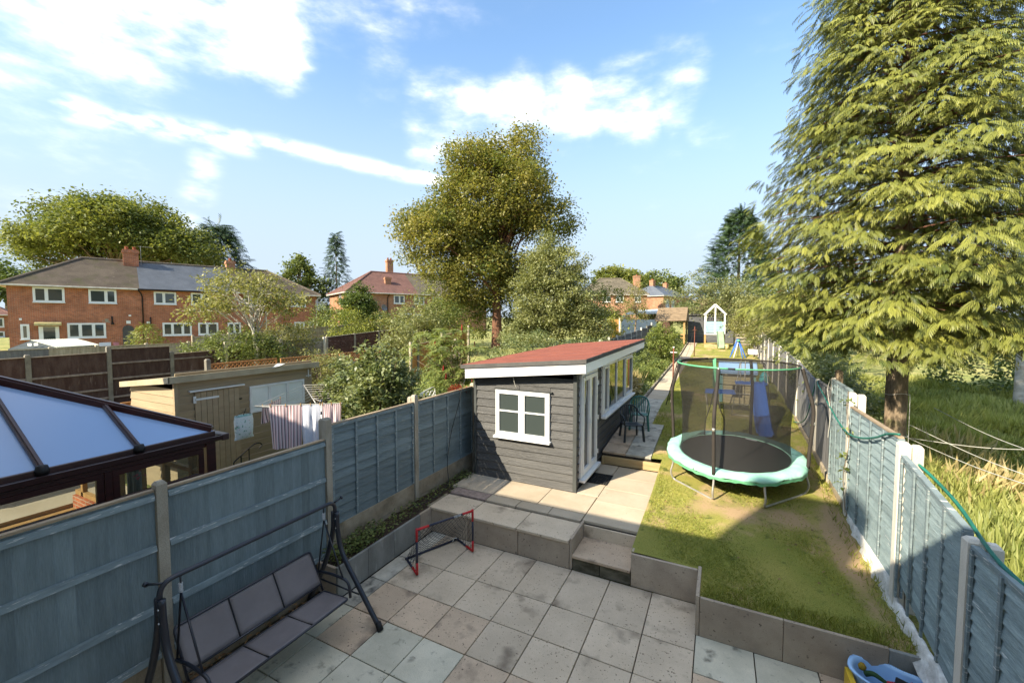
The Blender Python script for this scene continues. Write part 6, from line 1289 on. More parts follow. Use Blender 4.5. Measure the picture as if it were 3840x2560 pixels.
# ------------------------------------------------------------------ houses
def house(name, label, P0, ang, L_, D, zb, ze, rise, hip, bm_, roofs, ncr=22, wins=(), th=.03, oh=.32, gut=None, endwins=(), group=None):
    a = R(ang); t = thing(name, label, 'house', (P0[0], P0[1], zb), math.pi/2-a, group, world=False); h = ze-zb
    w_ = MB().box(0, L_, 0, .25, -.6, h).box(0, .25, .25, D, -.6, h).box(L_-.25, L_, .25, D, -.6, h).box(.25, L_-.25, D-.25, D, -.6, h)
    wl = obj('wall', w_, bm_, t)
    obj('soffit', MB().box(-oh, L_+oh, -oh, 0, h-.12, h-.02).box(-oh, 0, 0, D+oh, h-.12, h-.02).box(L_, L_+oh, 0, D+oh, h-.12, h-.02), gutter_w, t)
    zr = h+rise; hm = D/2; eA, eB = -oh, L_+oh; yE = -oh; hz_ = h-.03
    x = None
    sections = roofs  # list of (x_end, material)
    xa = eA; rf_first = None
    for xe, m in sections:
        last = xe >= L_-.01; x2 = eB if last else xe; r1 = max(xa, hip) if xa > eA else hip; r2 = min(x2, L_-hip) if not last else L_-hip
        b = MB(); roof_plane(b, (xa, yE, hz_), (x2, yE, hz_), (r1, hm, zr), (r2, hm, zr), ncr, th)
        if xa == eA: roof_plane(b, (eA, D+oh, hz_), (eA, yE, hz_), (hip, hm, zr), (hip, hm, zr), ncr, th)
        if last: roof_plane(b, (eB, yE, hz_), (eB, D+oh, hz_), (L_-hip, hm, zr), (L_-hip, hm, zr), ncr, th)
        roof_plane(b, (x2, D+oh, hz_), (xa, D+oh, hz_), (r2, hm, zr), (r1, hm, zr), 6, th)
        o = obj('roof', b, m, t)
        if rf_first is None: rf_first = o
        xa = xe
    hb = MB(); 
    for p, q in (((eA, yE, hz_+.02), (hip, hm, zr+.03)), ((eB, yE, hz_+.02), (L_-hip, hm, zr+.03)), ((hip, hm, zr+.03), (L_-hip, hm, zr+.03)), ((eA, D+oh, hz_+.02), (hip, hm, zr+.03))):
        k = max(3, int((Vector(q)-Vector(p)).length/.45))
        for i in range(k): 
            u, v = Vector(p).lerp(Vector(q), i/k), Vector(p).lerp(Vector(q), (i+.97)/k); hb.tube([u+Vector((0, 0, .0)), v+Vector((0, 0, .012))], .11, 7)
    obj('ridge_tiles', hb, roofs[0][1], t, kind='stuff')
    for g0, g1, gm_ in (gut or [(eA, eB, gutter_w)]):
        obj('gutter', MB().box(g0, g1, yE-.09, yE+.02, h-.14, h-.03), gm_, t, bevel=.02)
    obj('gutter', MB().box(eA-.09, eA+.02, yE+.02, D, h-.14, h-.03), gutter_w, t)
    for w in wins:
        x0, x1, z0, z1, mull, kind = w; z0 -= zb; z1 -= zb
        if kind == 'win': 
            f_ = frame_y('window', t, x0, x1, z0, z1, -.01, mull, .085, .04, (), gm_=winglass)
            if w[0] % 1 > .0: 
                cm = netcurt if int(x0*10) % 2 else blind_m
                obj('curtain', MB().box(x0+.1, x1-.1, -.0095, -.004, z0+.1, z1-.1), cm, f_)
    return t, wl
def chimney(t, x0, x1, y0, y1, z0, z1, m, pots, name='chimney', par=None):
    b = MB().box(x0, x1, y0, y1, z0, z1-.28).box(x0-.06, x1+.06, y0-.06, y1+.06, z1-.28, z1-.12).box(x0-.02, x1+.02, y0-.02, y1+.02, z1-.12, z1)
    c = obj(name, b, m, t)
    for k in range(pots): obj('chimney_pot', MB().lathe((x0+(x1-x0)*(k+.5)/pots, (y0+y1)/2, z1), [(.13, 0), (.11, .22), (.14, .25), (.1, .27), (0, .2)], 10), clay, c, True)
    return c
winsA = [(1.18, 2.72, 5.24, 6.3, [1.83], 'win'), (3.94, 5.47, 5.24, 6.28, [4.88], 'win'), (7.66, 9.08, 5.25, 6.26, [8.28], 'win'), (10.05, 11.45, 5.25, 6.26, [10.8], 'win'), (13.9, 15.1, 5.25, 6.24, [14.5], 'win'), (17.8, 19.2, 5.27, 6.3, [18.35], 'win'),
         (.52, .94, 2.62, 3.68, [], 'win'), (2.76, 4.79, 2.64, 3.74, [3.42, 4.12], 'win'), (8.12, 10.03, 2.68, 3.74, [8.75, 9.42], 'win'), (10.47, 11.9, 2.68, 3.73, [11.1], 'win'), (12.6, 13.6, 2.68, 3.73, [13.1], 'win'), (18.1, 19.03, 2.7, 3.76, [18.6], 'win'), (19.5, 19.88, 2.72, 3.75, [], 'win')]
hA, wA = house('brick_house', 'long orange brick terrace with brown and blue grey roof at the left', (-43.73, 10.22), 20, 20.25, 7.6, 1.5, 6.46, 2.45, 3.55, brickA, [(6.8, tile_brown), (13.3, tile_slate), (20.25, tile_brown)], 30, winsA, gut=[(-.32, 6.7, gutter_w), (6.7, 13.2, gutter_k), (13.2, 20.57, gutter_w)])
ch = chimney(hA, 5.98, 6.95, 3.0, 3.7, 6.2, 8.35, brickA, 2); chimney(hA, 13.25, 13.95, 3.5, 4.2, 7.0, 8.15, brickB, 1)
obj('tv_aerial', MB().tube([(7.1, 3.3, 7.0), (7.1, 3.3, 8.75)], .018, 5).tube([(6.9, 3.3, 8.7), (7.9, 3.3, 8.7)], .012, 5), galv, hA)
obj('downpipe', MB().tube(arc([(6.72, -.35, 4.82), (6.9, -.1, 4.55), (6.95, -.07, 4.3), (6.95, -.07, 0)], 4, .1), .045, 7), gutter_k, hA, True)
obj('downpipe', MB().tube([(15.65, -.07, 4.8), (15.65, -.07, 0)], .045, 7), gutter_w, hA, True); obj('downpipe', MB().tube(arc([(20.5, -.3, 4.8), (20.15, -.08, 4.4), (20.15, -.08, 0)], 4, .1), .045, 7), gutter_w, hA, True)
dA = obj('door', MB().box(1.36, 2.35, -.03, .0, 0, 2.02), upvc, hA); obj('door_glass', MB().box(1.58, 2.16, -.035, -.031, .3, 1.98), winglass, dA); obj('door_canopy', MB().hexa([(1.2, -.45, 2.08), (2.5, -.45, 2.08), (2.5, 0, 2.1), (1.2, 0, 2.1), (1.2, -.45, 2.26), (2.5, -.45, 2.26), (2.5, 0, 2.34), (1.2, 0, 2.34)]), cream_m, hA)
obj('arched_passage_door', MB().slab([(6.05+.34*math.cos(R(q)), -.02, 1.7+.36*math.sin(R(q))) for q in range(0, 181, 15)]+[(5.71, -.02, 0), (6.39, -.02, 0)], (0, .015, 0)), felt_edge, hA)
obj('soil_pipe', MB().tube([(5.15, -.06, 2.75), (5.15, -.06, 2.2)], .05, 7).tube([(5.17, -.08, 2.25), (5.17, -.08, 2.12)], .09, 8).tube([(7.4, -.06, 2.7), (7.4, -.06, 1.9)], .04, 7), gutter_k, hA, True)
obj('wall_light', MB().box(6.1, 6.25, -.12, 0, 2.75, 2.87).box(.5, .62, -.14, 0, 2.45, 2.6), upvc, hA); obj('boiler_vent', MB().box(5.95, 6.2, -.05, 0, 2.18, 2.42).box(7.15, 7.35, -.05, 0, 2.18, 2.34), upvc, hA)
obj('wall_patch', MB().box(4.75, 4.95, -.012, 0, 2.3, 2.55).box(4.6, 4.7, -.011, 0, 2.35, 2.42).box(4.95, 5.05, -.011, 0, 2.28, 2.36), concrete, hA)
winsB = [(2.1, 2.5, 6.0, 7.0, [], 'win'), (5.47, 6.85, 5.95, 7.0, [6.2], 'win'), (8.09, 9.49, 5.93, 6.98, [8.8], 'win'), (10.65, 12.0, 5.93, 6.98, [11.3], 'win'), (3.09, 4.47, 3.35, 4.52, [3.75], 'win'), (8.0, 9.9, 3.5, 4.68, [8.9], 'win'), (10.4, 12.0, 3.5, 4.68, [11.2], 'win')]
hB, wB = house('brick_house', 'brick house with red tiled hip roof behind the dense green shrubs', (-38.47, 34.70), 27, 19, 8.4, 2.3, 7.22, 2.9, 4.1, brickB, [(8.6, tile_red), (19, tile_mix)], 24, winsB)
chimney(hB, 5.0, 5.75, 1.5, 2.0, 4.9, 7.0, brickB, 0); chimney(hB, 6.3, 7.1, 4.3, 5.0, 7.0, 9.6, brickB, 2)
obj('downpipe', MB().tube(arc([(4.85, -.3, 4.8), (4.68, -.08, 4.4), (4.68, -.08, 0)], 4, .1), .05, 7), gutter_k, hB, True)
lb = obj('lintel', MB().box(6.2, 7.75, -.05, .0, 2.32, 2.5), upvc, hB); obj('doorway_dark_sheet', MB().box(6.34, 7.6, -.02, -.005, .3, 2.3), gutter_k, hB)  # black sheet on the wall stands for the shade inside the opening
pk = MB(); 
for i in range(8): pk.box(6.4+.15*i, 6.47+.15*i, -.1, -.08, .8, 1.45)
obj('picket_rail', pk, upvc, hB)
for x, z, r in ((4.05, 3.05, .42), (7.78, 3.1, .30)):
    dd = obj('satellite_dish', MB().lathe((0, 0, 0), [(0, 0), (r*.5, .04), (r*.85, .12), (r, .18), (r*.98, .16), (0, -.02)], 16), dish_m, hB, True); dd.location = (x, -.35, z); dd.rotation_euler = (R(72), 0, R(20)); obj('dish_arm', MB().tube([(x, -.05, z-.35), (x, -.3, z-.1)], .03, 6), dish_m, hB)
for z in (3.9,): obj('side_window', MB().box(-.05, .0, 2.6, 3.4, 3.6, 4.75), upvc, hB); obj('side_window_pane', MB().box(-.06, -.052, 2.72, 3.28, 3.72, 4.63), winglass, hB)
winsC = [(3.5, 4.9, 7.1, 8.2, [4.2], 'win'), (5.9, 7.3, 7.1, 8.2, [6.6], 'win'), (9.2, 10.4, 7.1, 8.2, [9.8], 'win')]
hC, wC = house('brick_house', 'distant brick house with grey brown pantiled hip roof beyond the garages', (-22.2, 73.1), 63.5, 11.5, 8, 3.5, 8.5, 3.2, 3.8, brickB, [(11.5, tile_mix)], 16, winsC)
chimney(hC, 9.8, 10.9, 2.2, 3.0, 5.5, 8.6, brickB, 1)
a_, b_ = at(2488, 1105, 82), at(2545, 1108, 88)
angD = math.degrees(math.atan2(b_.x-a_.x, b_.y-a_.y))
hD, wD = house('brick_house', 'far orange brick terrace with dark slate roof beside its bright gable end', (a_.x, a_.y), angD, 14, 8, 3.6, 8.75, 2.3, 3.6, brickB, [(14, tile_slate)], 14, [(1.2, 2.9, 6.4, 7.9, [2.0], 'win'), (4.2, 5.8, 6.4, 7.9, [5.0], 'win'), (8.6, 9.8, 6.4, 7.9, [9.2], 'win')])
chimney(hD, 3.4, 4.6, 3.6, 4.4, 5, 8.6, brickB, 2); chimney(hD, 10.5, 11.7, 3.6, 4.4, 5, 8.4, brickB, 2)
pE = at(32, 1160, 50)
hE, wE = house('brick_house', 'slice of another brick house with red roof at the left edge', (pE.x-10*math.sin(R(20)), pE.y-10*math.cos(R(20))), 20, 10, 7, 1.6, 4.6, 2.2, 3.2, brickA, [(10, tile_red)], 12, [(6.5, 9.6, 3.1, 4.2, [7.5, 8.5], 'win'), (6.5, 9.6, .9+1, 2.6, [8.], 'win')])
pF = at(905, 1210, 62)
hF, wF = house('brick_house', 'distant pale brick house glimpsed in the gap between the two terraces', (at(905, 1150, 64).x, at(905, 1150, 64).y), 30, 14, 7, 2, 5.6, 1.8, 3, brickB, [(14, tile_slate)], 12, [(.4, 2.2, 4.3, 5.3, [1.3], 'win')])
# our own terrace, whose eaves shade the patio
ho, wo_ = house('own_house', 'own unseen terrace with walls made cream for bounce light and a chimney stack over the near patio', (9.5, -.35), -90, 20.5, 8.2, 0, 6.0, 3.0, 4.0, mat('cream_bounce_wall', (.80, .74, .60), (.76, .69, .55), 2), [(20.5, tile_brown)], 16, [(9.0, 10.0, 3.2, 4.9, [], 'win'), (4, 5.6, 1, 2.2, [4.8], 'win'), (12, 13.8, 3.2, 4.4, [12.9], 'win')])  # wall colour unknown; cream put in to bounce warm light into the shade
ho.location = (-11.3, -.35, 0); ho.rotation_euler = (0, 0, 0)
# local x now runs along +x of the world, local y must run to -y: mirror by turning round
ho.location = (9.2, -.38, 0); ho.rotation_euler = (0, 0, math.pi)
chimney(ho, 9.2+4.45, 9.2+5.75, 3.7, 4.5, 8.0, 10.75, brickA, 2)  # unseen stack, sized and placed to cast the taller shadow on the lawn

# metal shed and bits by the left terrace
ms = thing('metal_shed', 'low green metal shed with pale ribbed roof before the left terrace', 'shed', (-30, 8.5, 1.4)); 
c0 = at(30, 1308, 24.5); c1 = at(118, 1275, 25.5); c2_ = at(215, 1302, 23.5); c3 = at(370, 1293, 26.0); c4 = at(285, 1270, 28)
obj('roof', MB().slab([c1, c2_, c3, c4], (0, 0, -.04)), mat('ribbed_sheet', (.42, .44, .36), (.36, .38, .31), 2, bump=.2), ms); rbm = MB()
for k in range(22): rbm.bar(c1.lerp(c4, k/21)+Vector((0, 0, .01)), c2_.lerp(c3, k/21)+Vector((0, 0, .01)), .05, .03)
obj('roof_ribs', rbm, mat('ribbed_sheet_pale', (.52, .53, .45), None, 2), ms, kind='stuff')
obj('gable', MB().slab([c0, c1, c2_, c2_-Vector((0, 0, 1.5)), c0-Vector((0, 0, 1.5))], (-.03, .05, 0)), mat('dark_green_steel', (.045, .055, .055), None, 3), ms); vn = (c2_-c0).normalized()
for k in (.42, .55): q = c0.lerp(c2_, k)+Vector((.05, -.03, .14)); obj('gable_vent', MB().slab([q, q+vn*.32, q+vn*.32+Vector((0, 0, .14)), q+Vector((0, 0, .14))], (.01, 0, 0)), upvc, ms)
obj('front_wall', MB().slab([c2_, c3, c3-Vector((0, 0, 1.5)), c2_-Vector((0, 0, 1.5))], (-.04, 0, 0)), felt_edge, ms)
lz = thing('white_laundry', 'white and pink washing hanging by the arched passage door', 'washing', tuple(at(395, 1290, 26))); q = at(372, 1285, 26); obj('cloth', MB().slab([q, q+Vector((.15, .5, .02)), q+Vector((.15, .5, -.5)), q+Vector((0, 0, -.5))], (.01, 0, 0)), white_t, lz); obj('pink_cloth', MB().slab([q+Vector((.2, .6, .02)), q+Vector((.25, .85, .0)), q+Vector((.25, .85, -.5)), q+Vector((.2, .6, -.5))], (.01, 0, 0)), pinkb, lz)

# ------------------------------------------------------------------ trees and plants
def T(u, v, d): return at(u, v, d)
# big sycamore in the middle
q = T(1862, 1225, 32); bx, by = q.x, q.y
def rel(u, v, d=32): p = T(u, v, d); return (p.x-bx, p.y-by, p.z-1.7)
tree('sycamore_tree', 'tall brown tinged sycamore standing in the middle beyond the fences', (bx, by, 1.7), 4.0, .40,
     [(rel(1820, 760), (4.6, 4.2, 3.9)), (rel(1700, 880), (4.2, 3.8, 2.9)), (rel(1940, 620), (2.4, 2.4, 2.6)), (rel(1770, 620), (2.5, 2.4, 1.9)), (rel(2030, 830), (3.0, 3.0, 2.2)), (rel(1620, 860), (2.6, 2.4, 1.5)), (rel(1800, 1000), (4.2, 3.6, 1.9)), (rel(1975, 545), (1.0, 1.0, 1.3)), (rel(1640, 990), (2.2, 2.0, 1.8)), (rel(1790, 1110), (3.0, 2.6, 1.4)), (rel(1960, 1060), (2.8, 2.4, 1.8))],
     900, 110, .85, .215, L_syc, bark_red, nbr=26, shell=.35)
# maple behind the left terrace
q = T(430, 1000, 45); bx, by = q.x, q.y
def rel(u, v, d=45): p = T(u, v, d); return (p.x-bx, p.y-by, p.z-2)
tree('maple_tree', 'wide domed maple rising behind the left brick terrace', (bx, by, 2), 5.0, .55,
     [(rel(430, 900), (7.2, 6.5, 4.0)), (rel(260, 930), (4.4, 4, 2.6)), (rel(620, 950), (4.2, 4, 2.9)), (rel(470, 830), (4.2, 4, 2.0)), (rel(140, 1000), (1.6, 2, 1.3)), (rel(740, 985), (2.2, 2, 2.0))],
     620, 100, 1.15, .33, L_maple, bark, nbr=40, shell=.5, low=-.35)
p = T(822, 1060, 52); conifer('dark_conifer', 'dark spreading conifer at the right shoulder of the domed maple', (p.x, p.y, 1.5), 14.2, 5.2, 1500, 1.5, L_dark, prof=lambda q: (1-q)**.6*.9, tr=.3)
p = T(20, 1040, 60); tree('far_tree', 'bluish tree crown peeping in at the far left edge', (p.x, p.y, 2), 4, .3, [((0, 0, 7), (3.8, 3, 3.6))], 70, 60, 1.1, .5, L_hedge, nbr=8)
p = T(1262, 1060, 62); conifer('columnar_conifer', 'slender pointed dark conifer between the two brick houses', (p.x, p.y, 2), 14.6, 1.9, 1500, .9, L_dark, prof=lambda q: min(1, (1-q)*1.6)**.8, tr=.2, z0=.02)
p = T(1120, 1100, 60); tree('far_tree', 'loose rounded tree beside the slender conifer', (p.x, p.y, 2), 5, .3, [((0, 0, 8.2), (2.2, 2, 2.6)), ((-2.2, 0, 6.8), (1.6, 1.5, 1.8)), ((2.2, .8, 6.4), (1.9, 1.7, 1.9))], 90, 60, .8, .42, L_mid, nbr=14)
# fruit tree before the terrace
p = T(960, 1290, 18.5); bx, by = p.x, p.y
def rel(u, v, d=18.5): p = T(u, v, d); return (p.x-bx, p.y-by, p.z-1.0)
tree('fruit_tree', 'sparse twiggy fruit tree in front of the terrace windows', (bx, by, 1.0), 2.0, .11, [(rel(930, 1120), (2.6, 2.2, 1.1)), (rel(900, 1050), (1.4, 1.4, .75)), (rel(760, 1180), (1.3, 1.2, .6)), (rel(1100, 1150), (1.2, 1.2, .7))], 420, 16, .22, .13, L_olive, bark_pale, nbr=24, stems=3, shell=.3)
p = T(880, 1330, 18.3); shrub('leafy_shrub', 'bushy green shrub overhanging the brown fence below the fruit tree', (p.x, p.y, 1.0), [((0, 0, 1.95), (1.7, 1.2, .75)), ((-1.6, -.7, 1.6), (1.0, .8, .5)), ((.8, .8, 1.6), (1.2, 1, .7))], 170, 42, .28, .10, L_mid)
p = T(1060, 1230, 21); shrub('leafy_shrub', 'olive green bush against the right end of the left terrace', (p.x, p.y, 1.1), [((0, 0, 1.9), (1.6, 1.4, 1.0))], 110, 40, .3, .11, L_olive)
p = T(552, 1290, 22.5); conifer('golden_conifer', 'small rounded golden conifer rising over the brown fence', (p.x, p.y, 1.0), 2.75, .95, 1500, .22, L_gold, cat='shrub', prof=lambda q: max(0, 1-((q-.25)/.75)**2)**.6 if q > .25 else 1, z0=.05, tr=.07)
p = T(1345, 1160, 40); tree('round_tree', 'dense round green tree in front of the red roofed house', (p.x, p.y, 2), 1.5, .16, [((0, 0, 2.8), (2.0, 1.9, 1.9)), ((0, 0, 4.4), (1.1, 1.1, .9))], 190, 60, .42, .21, L_hedge, nbr=8, shell=.4)
for (u, v, d, w, h, m, lb, sz) in [(1230, 1210, 34, 1.9, 1.5, L_mid, 'green hedge bush left of the round tree below the houses', .16), (1310, 1225, 30, 2.2, 1.2, L_gold, 'yellow green bush below the round tree', .15), (1420, 1225, 31, 1.5, .9, L_syc, 'rusty tinted low bush under the satellite dish', .14),
                               (1475, 1212, 33, 1.6, 1.1, L_mid, 'mid green bush right of the rusty one', .15), (1570, 1190, 27, 1.9, 1.2, L_birch, 'silvery leaved bush in front of the white lintel', .15), (1500, 1262, 23, 1.5, .9, L_birch, 'pale grey green bush just above the brown lap fence', .13), (1650, 1180, 30, 2.0, 1.3, L_mid, 'broad bush beside the foot of the sycamore', .16),
                               (1720, 1120, 36, 3.4, 2.4, L_maple, 'tall leafy thicket left of the sycamore trunk', .22), (1980, 1150, 34, 3.0, 3.0, L_maple, 'dark leafy thicket right of the sycamore trunk', .22), (2240, 1150, 36, 2.3, 2.6, L_gold, 'yellow green tree between the pale tree and the far house', .18)]:
    p = T(u, v, d); zb = tz(p.x, p.y); hh = p.z-zb
    shrub('garden_bush', lb, (p.x, p.y, zb), [((0, 0, hh), (w, w*.8, h)), ((w*.3, 0, hh*.6), (w*.9, w*.7, max(.5, hh*.5)))], int(40+32*w), 42, .17*w+.1, sz, m)
# pale birch like tree
p = T(2085, 1290, 24); bx, by = p.x, p.y
def rel(u, v, d=24): p = T(u, v, d); return (p.x-bx, p.y-by, p.z-1.4)
tree('pale_tree', 'pale feathery conical tree right in front of the sycamore', (bx, by, 1.4), 1.5, .12, [(rel(2065, 1140), (2.35, 2.2, 1.9)), (rel(2070, 1020), (1.75, 1.7, 1.5)), (rel(2055, 930), (.95, .95, 1.1)), (rel(1990, 1250), (1.9, 1.6, .9)), (rel(2150, 1210), (2.1, 1.8, 1.4))], 900, 72, .34, .13, L_birch, bark_pale, nbr=30, stems=2, shell=.3)
# shrubs between
p = T(1980, 1330, 17); shrub('leafy_shrub', 'speckled green hedge directly behind the red garden room roof', (p.x, p.y, 1.1), [((0, 0, 1.5), (1.8, 1.5, 1.0)), ((2.2, 1.8, 1.3), (1.7, 1.6, .9)), ((-1., -.4, 1.3), (.9, .8, .7))], 260, 46, .27, .085, L_shrub)
p = T(1405, 1480, 8.9); shrub('large_shrub', 'large glossy leaved shrub rising above the blue fence behind the dryer', (p.x-.15, p.y+.1, .45), [((0, 0, 1.9), (.95, .8, .95)), ((.15, .1, 2.55), (.55, .5, .55)), ((.1, .35, 1.5), (.8, .8, .8)), ((-.5, -.1, 2.25), (.5, .5, .4))], 400, 34, .15, .092, L_shrub, stems=14)
p = T(1720, 1450, 11); sbase = Vector((p.x, p.y, 1.0))
su = thing('sumac_tree', 'feathery leaved sumac with pale stem and red flower heads', 'tree', sbase)
heads = []; stm = MB().tube(spline([sbase, sbase+Vector((.02, .0, .9)), sbase+Vector((-.05, .05, 1.5))], 4), .07, 8, .045)
for k in range(44):
    a = rng.random()*6.28; r = rng.uniform(.15, 1.2); e = sbase+Vector((r*math.cos(a)*.95-.3, r*math.sin(a)*.8, rng.uniform(1.35, 2.9)-.3*r)); heads.append(e); stm.tube(spline([sbase+Vector((-.05, .05, 1.4)), sbase.lerp(e, .6)+Vector((0, 0, .5)), e], 3), .013, 5, .005, caps=False)
obj('stem', stm, bark, su, True); pos, X, Z = [], [], []
for e in heads:
    for j in range(9):
        a = j/9*6.28+rng.random(); d = Vector((math.cos(a), math.sin(a), rng.uniform(.1, 1.1))); d = d*rng.uniform(.55, .95); n_l = 10
        for i in range(n_l):
            t_ = .15+.85*i/n_l; c = e+d*.48*t_+Vector((0, 0, -.30*t_*t_)); sd_ = Vector((-d.y, d.x, 0))
            for s_ in (-1, 1): pos.append(c); X.append(sd_*s_+d*.45+Vector((rng.normal(0, .2), rng.normal(0, .2), -.45))); Z.append(Vector((0, 0, 1))+d*.3)
pos, X, Z = (np.array([tuple(q) for q in A]) for A in (pos, X, Z))
scatter('leaflets', [(0, 0, 0), (.4, .14, .02), (1, 0, -.05), (.4, -.14, .02)], [(0, 1, 2, 3)], pos, frames(X, Z), rng.uniform(.09, .15, len(pos)), L_sum, su, np.clip(rng.normal(.5, .25, len(pos)), 0, 1))
sumac_red = mat('sumac_red', (.25, .02, .015), None, 9, bump=.5)
for e in heads[:7]: obj('red_flower_head', MB().tube([e+Vector((0, 0, .0)), e+Vector((0, 0, .2))], .035, 6, .012), sumac_red, su, True)
shrub('red_creeper', 'red leaved creeper spilling over the blue fence by the garden room', (-5.45, 8.1, 1.6), [((0, 0, .75), (.12, .38, .16)), ((0, -.6, .62), (.1, .3, .1))], 34, 22, .09, .05, L_red, stems=3)
p = T(1215, 1400, 13); shrub('golden_bush', 'bronze gold round bush behind the right end of the beige shed', (p.x, p.y, .9), [((0, 0, 1.4), (.95, .9, .75))], 150, 46, .16, .06, L_olive)
shrub('leafy_shrub', 'low dark planting under the rotary dryer cords', (-9.3, 9.2, .8), [((0, 0, .7), (1.4, 1.1, .7)), ((2.2, .6, .6), (1.2, 1.0, .7))], 150, 42, .2, .09, L_hedge)
shrub('leafy_shrub', 'dense green shrubs left of the garden room roof under the obelisk', (-8.2, 12.6, .9), [((0, 0, .9), (1.6, 1.3, .8)), ((-1.8, 1.2, .8), (1.5, 1.2, .8)), ((1.2, -.6, .6), (1.2, 1.0, .7))], 220, 42, .22, .09, L_mid)
for (u, v, d, w, h, m, lb, sz) in [(2150, 1290, 25, 1.3, .5, L_dark, 'dark purple leaved shrub before the far orange fence', .10), (2270, 1255, 27, 1.4, .75, L_yel, 'bright yellow leaved bush behind the red roof', .11)]:
    p = T(u+(60 if m is L_dark else 0), v-(20 if m is L_dark else 0), d+(5 if m is L_dark else 0)); zb = tz(p.x, p.y); shrub('garden_bush', lb, (p.x, p.y, zb), [((0, 0, p.z-zb), (w, w*.7, h))], 90, 44, .22, sz, m)
# border left of the path
for (x, y, w, h, m, lb, sz, n_) in [(-3.3, 15.8, .65, .5, L_straw, 'straw coloured dried grasses behind the garden room', .11, 60), (-3.6, 17.2, .8, .55, L_mid, 'green perennials behind the dried grasses', .075, 80), (-3.0, 19.2, .6, .45, L_brt, 'bright low foliage in the path border', .07, 60), (-3.9, 20.5, .9, .7, L_mid, 'leafy perennials halfway up the path border', .08, 80), (-4.4, 14.9, .7, .8, L_hedge, 'tall green plants against the far end of the garden room', .08, 70), (-3.3, 27.5, .7, .5, L_olive, 'low olive planting far up the border', .1, 50), (-3.0, 14.2, .45, .35, L_mid, 'small leafy clump nearest the path corner', .06, 50), (-2.9, 22.6, .5, .35, L_brt, 'fresh green groundcover beside the kerb', .07, 50), (-3.6, 24.2, .9, .5, L_mid, 'mixed green border plants before the round bush', .09, 60)]:
    shrub('border_plant', lb, (x, y, gz(y)), [((0, 0, h*.6), (w, w, h))], n_, 38, .16, sz, m, stems=4)
for k, (x, y) in enumerate([(-3.5, 16.0), (-3.2, 15.2), (-3.1, 16.6)]):
    n = 260; zz_ = gz(y); X = rdir(n)*.35; X[:, 2] = 1; scatter('dry_grass_clump', [(0, -.02, 0), (0, .02, 0), (.55, .015, .04), (1, 0, .16)], [(0, 1, 3, 2)], np.stack([rng.normal(x, .12, n), rng.normal(y, .15, n), np.full(n, zz_)], 1), frames(X, rdir(n)), rng.uniform(.5, 1.0, n), L_straw, None, None, None)
    bpy.data.objects[-1 if False else 'dry_grass_clump' if k == 0 else 'dry_grass_clump.%03d' % k]['label'] = ['upright tuft of tan dried grass behind the window end of the garden room', 'nearer leaning tuft of tan dried grass at the border corner', 'farther thin tuft of dried grass beside the kerb'][k]
    bpy.data.objects['dry_grass_clump' if k == 0 else 'dry_grass_clump.%03d' % k]['category'] = 'ornamental grass'
p = T(2510, 1330, 25); shrub('round_bush', 'fresh green climbing bush in front of the pergola', (-3.25, 26.5, gz(26)), [((0, 0, 1.0), (1.0, .9, 1.0)), ((-.1, 0, 2.0), (.35, .35, .6)), ((.7, 0, 1.7), (.5, .5, .4))], 190, 42, .2, .10, L_brt, stems=8)
tree('slim_tree', 'thin open young tree in front of the pale garage', (-5.9, 33.5, 1.9), 2.2, .07, [((0, 0, 3.2), (1.0, .9, .9)), ((.1, 0, 4.4), (.7, .7, .7)), ((0, 0, 2.3), (1.0, .8, .4))], 110, 20, .3, .12, L_syc, nbr=20, stems=1)
conifer('young_conifer', 'young yellow green conifer sapling before the pale garage', (-7.35, 31.0, 1.9), 2.3, .85, 420, .36, L_gold, tr=.04, z0=.1)
hdg = shrub('far_hedge', 'long clipped hedge line below the distant houses', (-9, 50, 2.4), [((0, 0, 2.1), (6.5, 1.5, .8)), ((-7, 1, 2.0), (4, 1.5, .7)), ((8, -1, 2.6), (4, 2, 1.3))], 360, 30, .5, .25, L_hedge)
for (u, v, d, ells, m, lb, sz) in [(2310, 1075, 96, [((0, 0, 0), (6.2, 5, 4.3)), ((-4.5, 0, -3), (4, 3, 2.6))], L_maple, 'rounded dark tree behind the pantiled far house', .75), (2455, 1090, 102, [((0, 0, 0), (6.6, 5, 4.6)), ((4.5, 0, -3), (3.6, 3, 2.4)), ((-4, 0, -3), (4, 3, 2.5))], L_mid, 'paler rounded tree behind the slate roofed far terrace', .75)]:
    p = T(u, v, d); tree('far_tree', lb, (p.x, p.y, 4), 6, .5, [((e[0][0], e[0][1], p.z-4+e[0][2]), e[1]) for e in ells], 200, 44, 1.25, sz, m, nbr=10)
p = T(2620, 1060, 33.5)
tree('apple_tree', 'broad grey green fruit tree over the play tower', (.1, 40.8, 2.2), 2.0, .2, [((-.6, 0, 3.2), (3.6, 2.4, 2.2)), ((1.6, -1.0, 2.8), (2.8, 2.4, 2.0)), ((-2.6, 0, 2.0), (1.8, 1.8, 1.2)), ((-1.8, 0, 5.6), (1.0, .8, .8))], 470, 44, .42, .15, L_birch, bark, nbr=24)
tree('apple_tree', 'leafy apple tree leaning over the fence right of the play tower', (3.2, 33.5, 1.8), 1.4, .15, [((-.9, 0, 2.3), (2.2, 2.0, 1.4)), ((.8, -2.5, 1.9), (1.8, 2.2, 1.5)), ((-1.7, -1.2, 1.5), (1.0, 1.4, .8))], 380, 46, .34, .12, L_olive, bark_pale, nbr=24)
p = T(2775, 840, 46); conifer('tall_conifer', 'tall dark green bushy conifer at the far right', (p.x, p.y, 2.5), 13.2, 4.2, 3600, 1.05, L_dark, prof=lambda q: min(1, (1-q)*1.45)**.75, tr=.3, z0=.02, droop=-.25)
bpy.data.objects['tall_conifer']
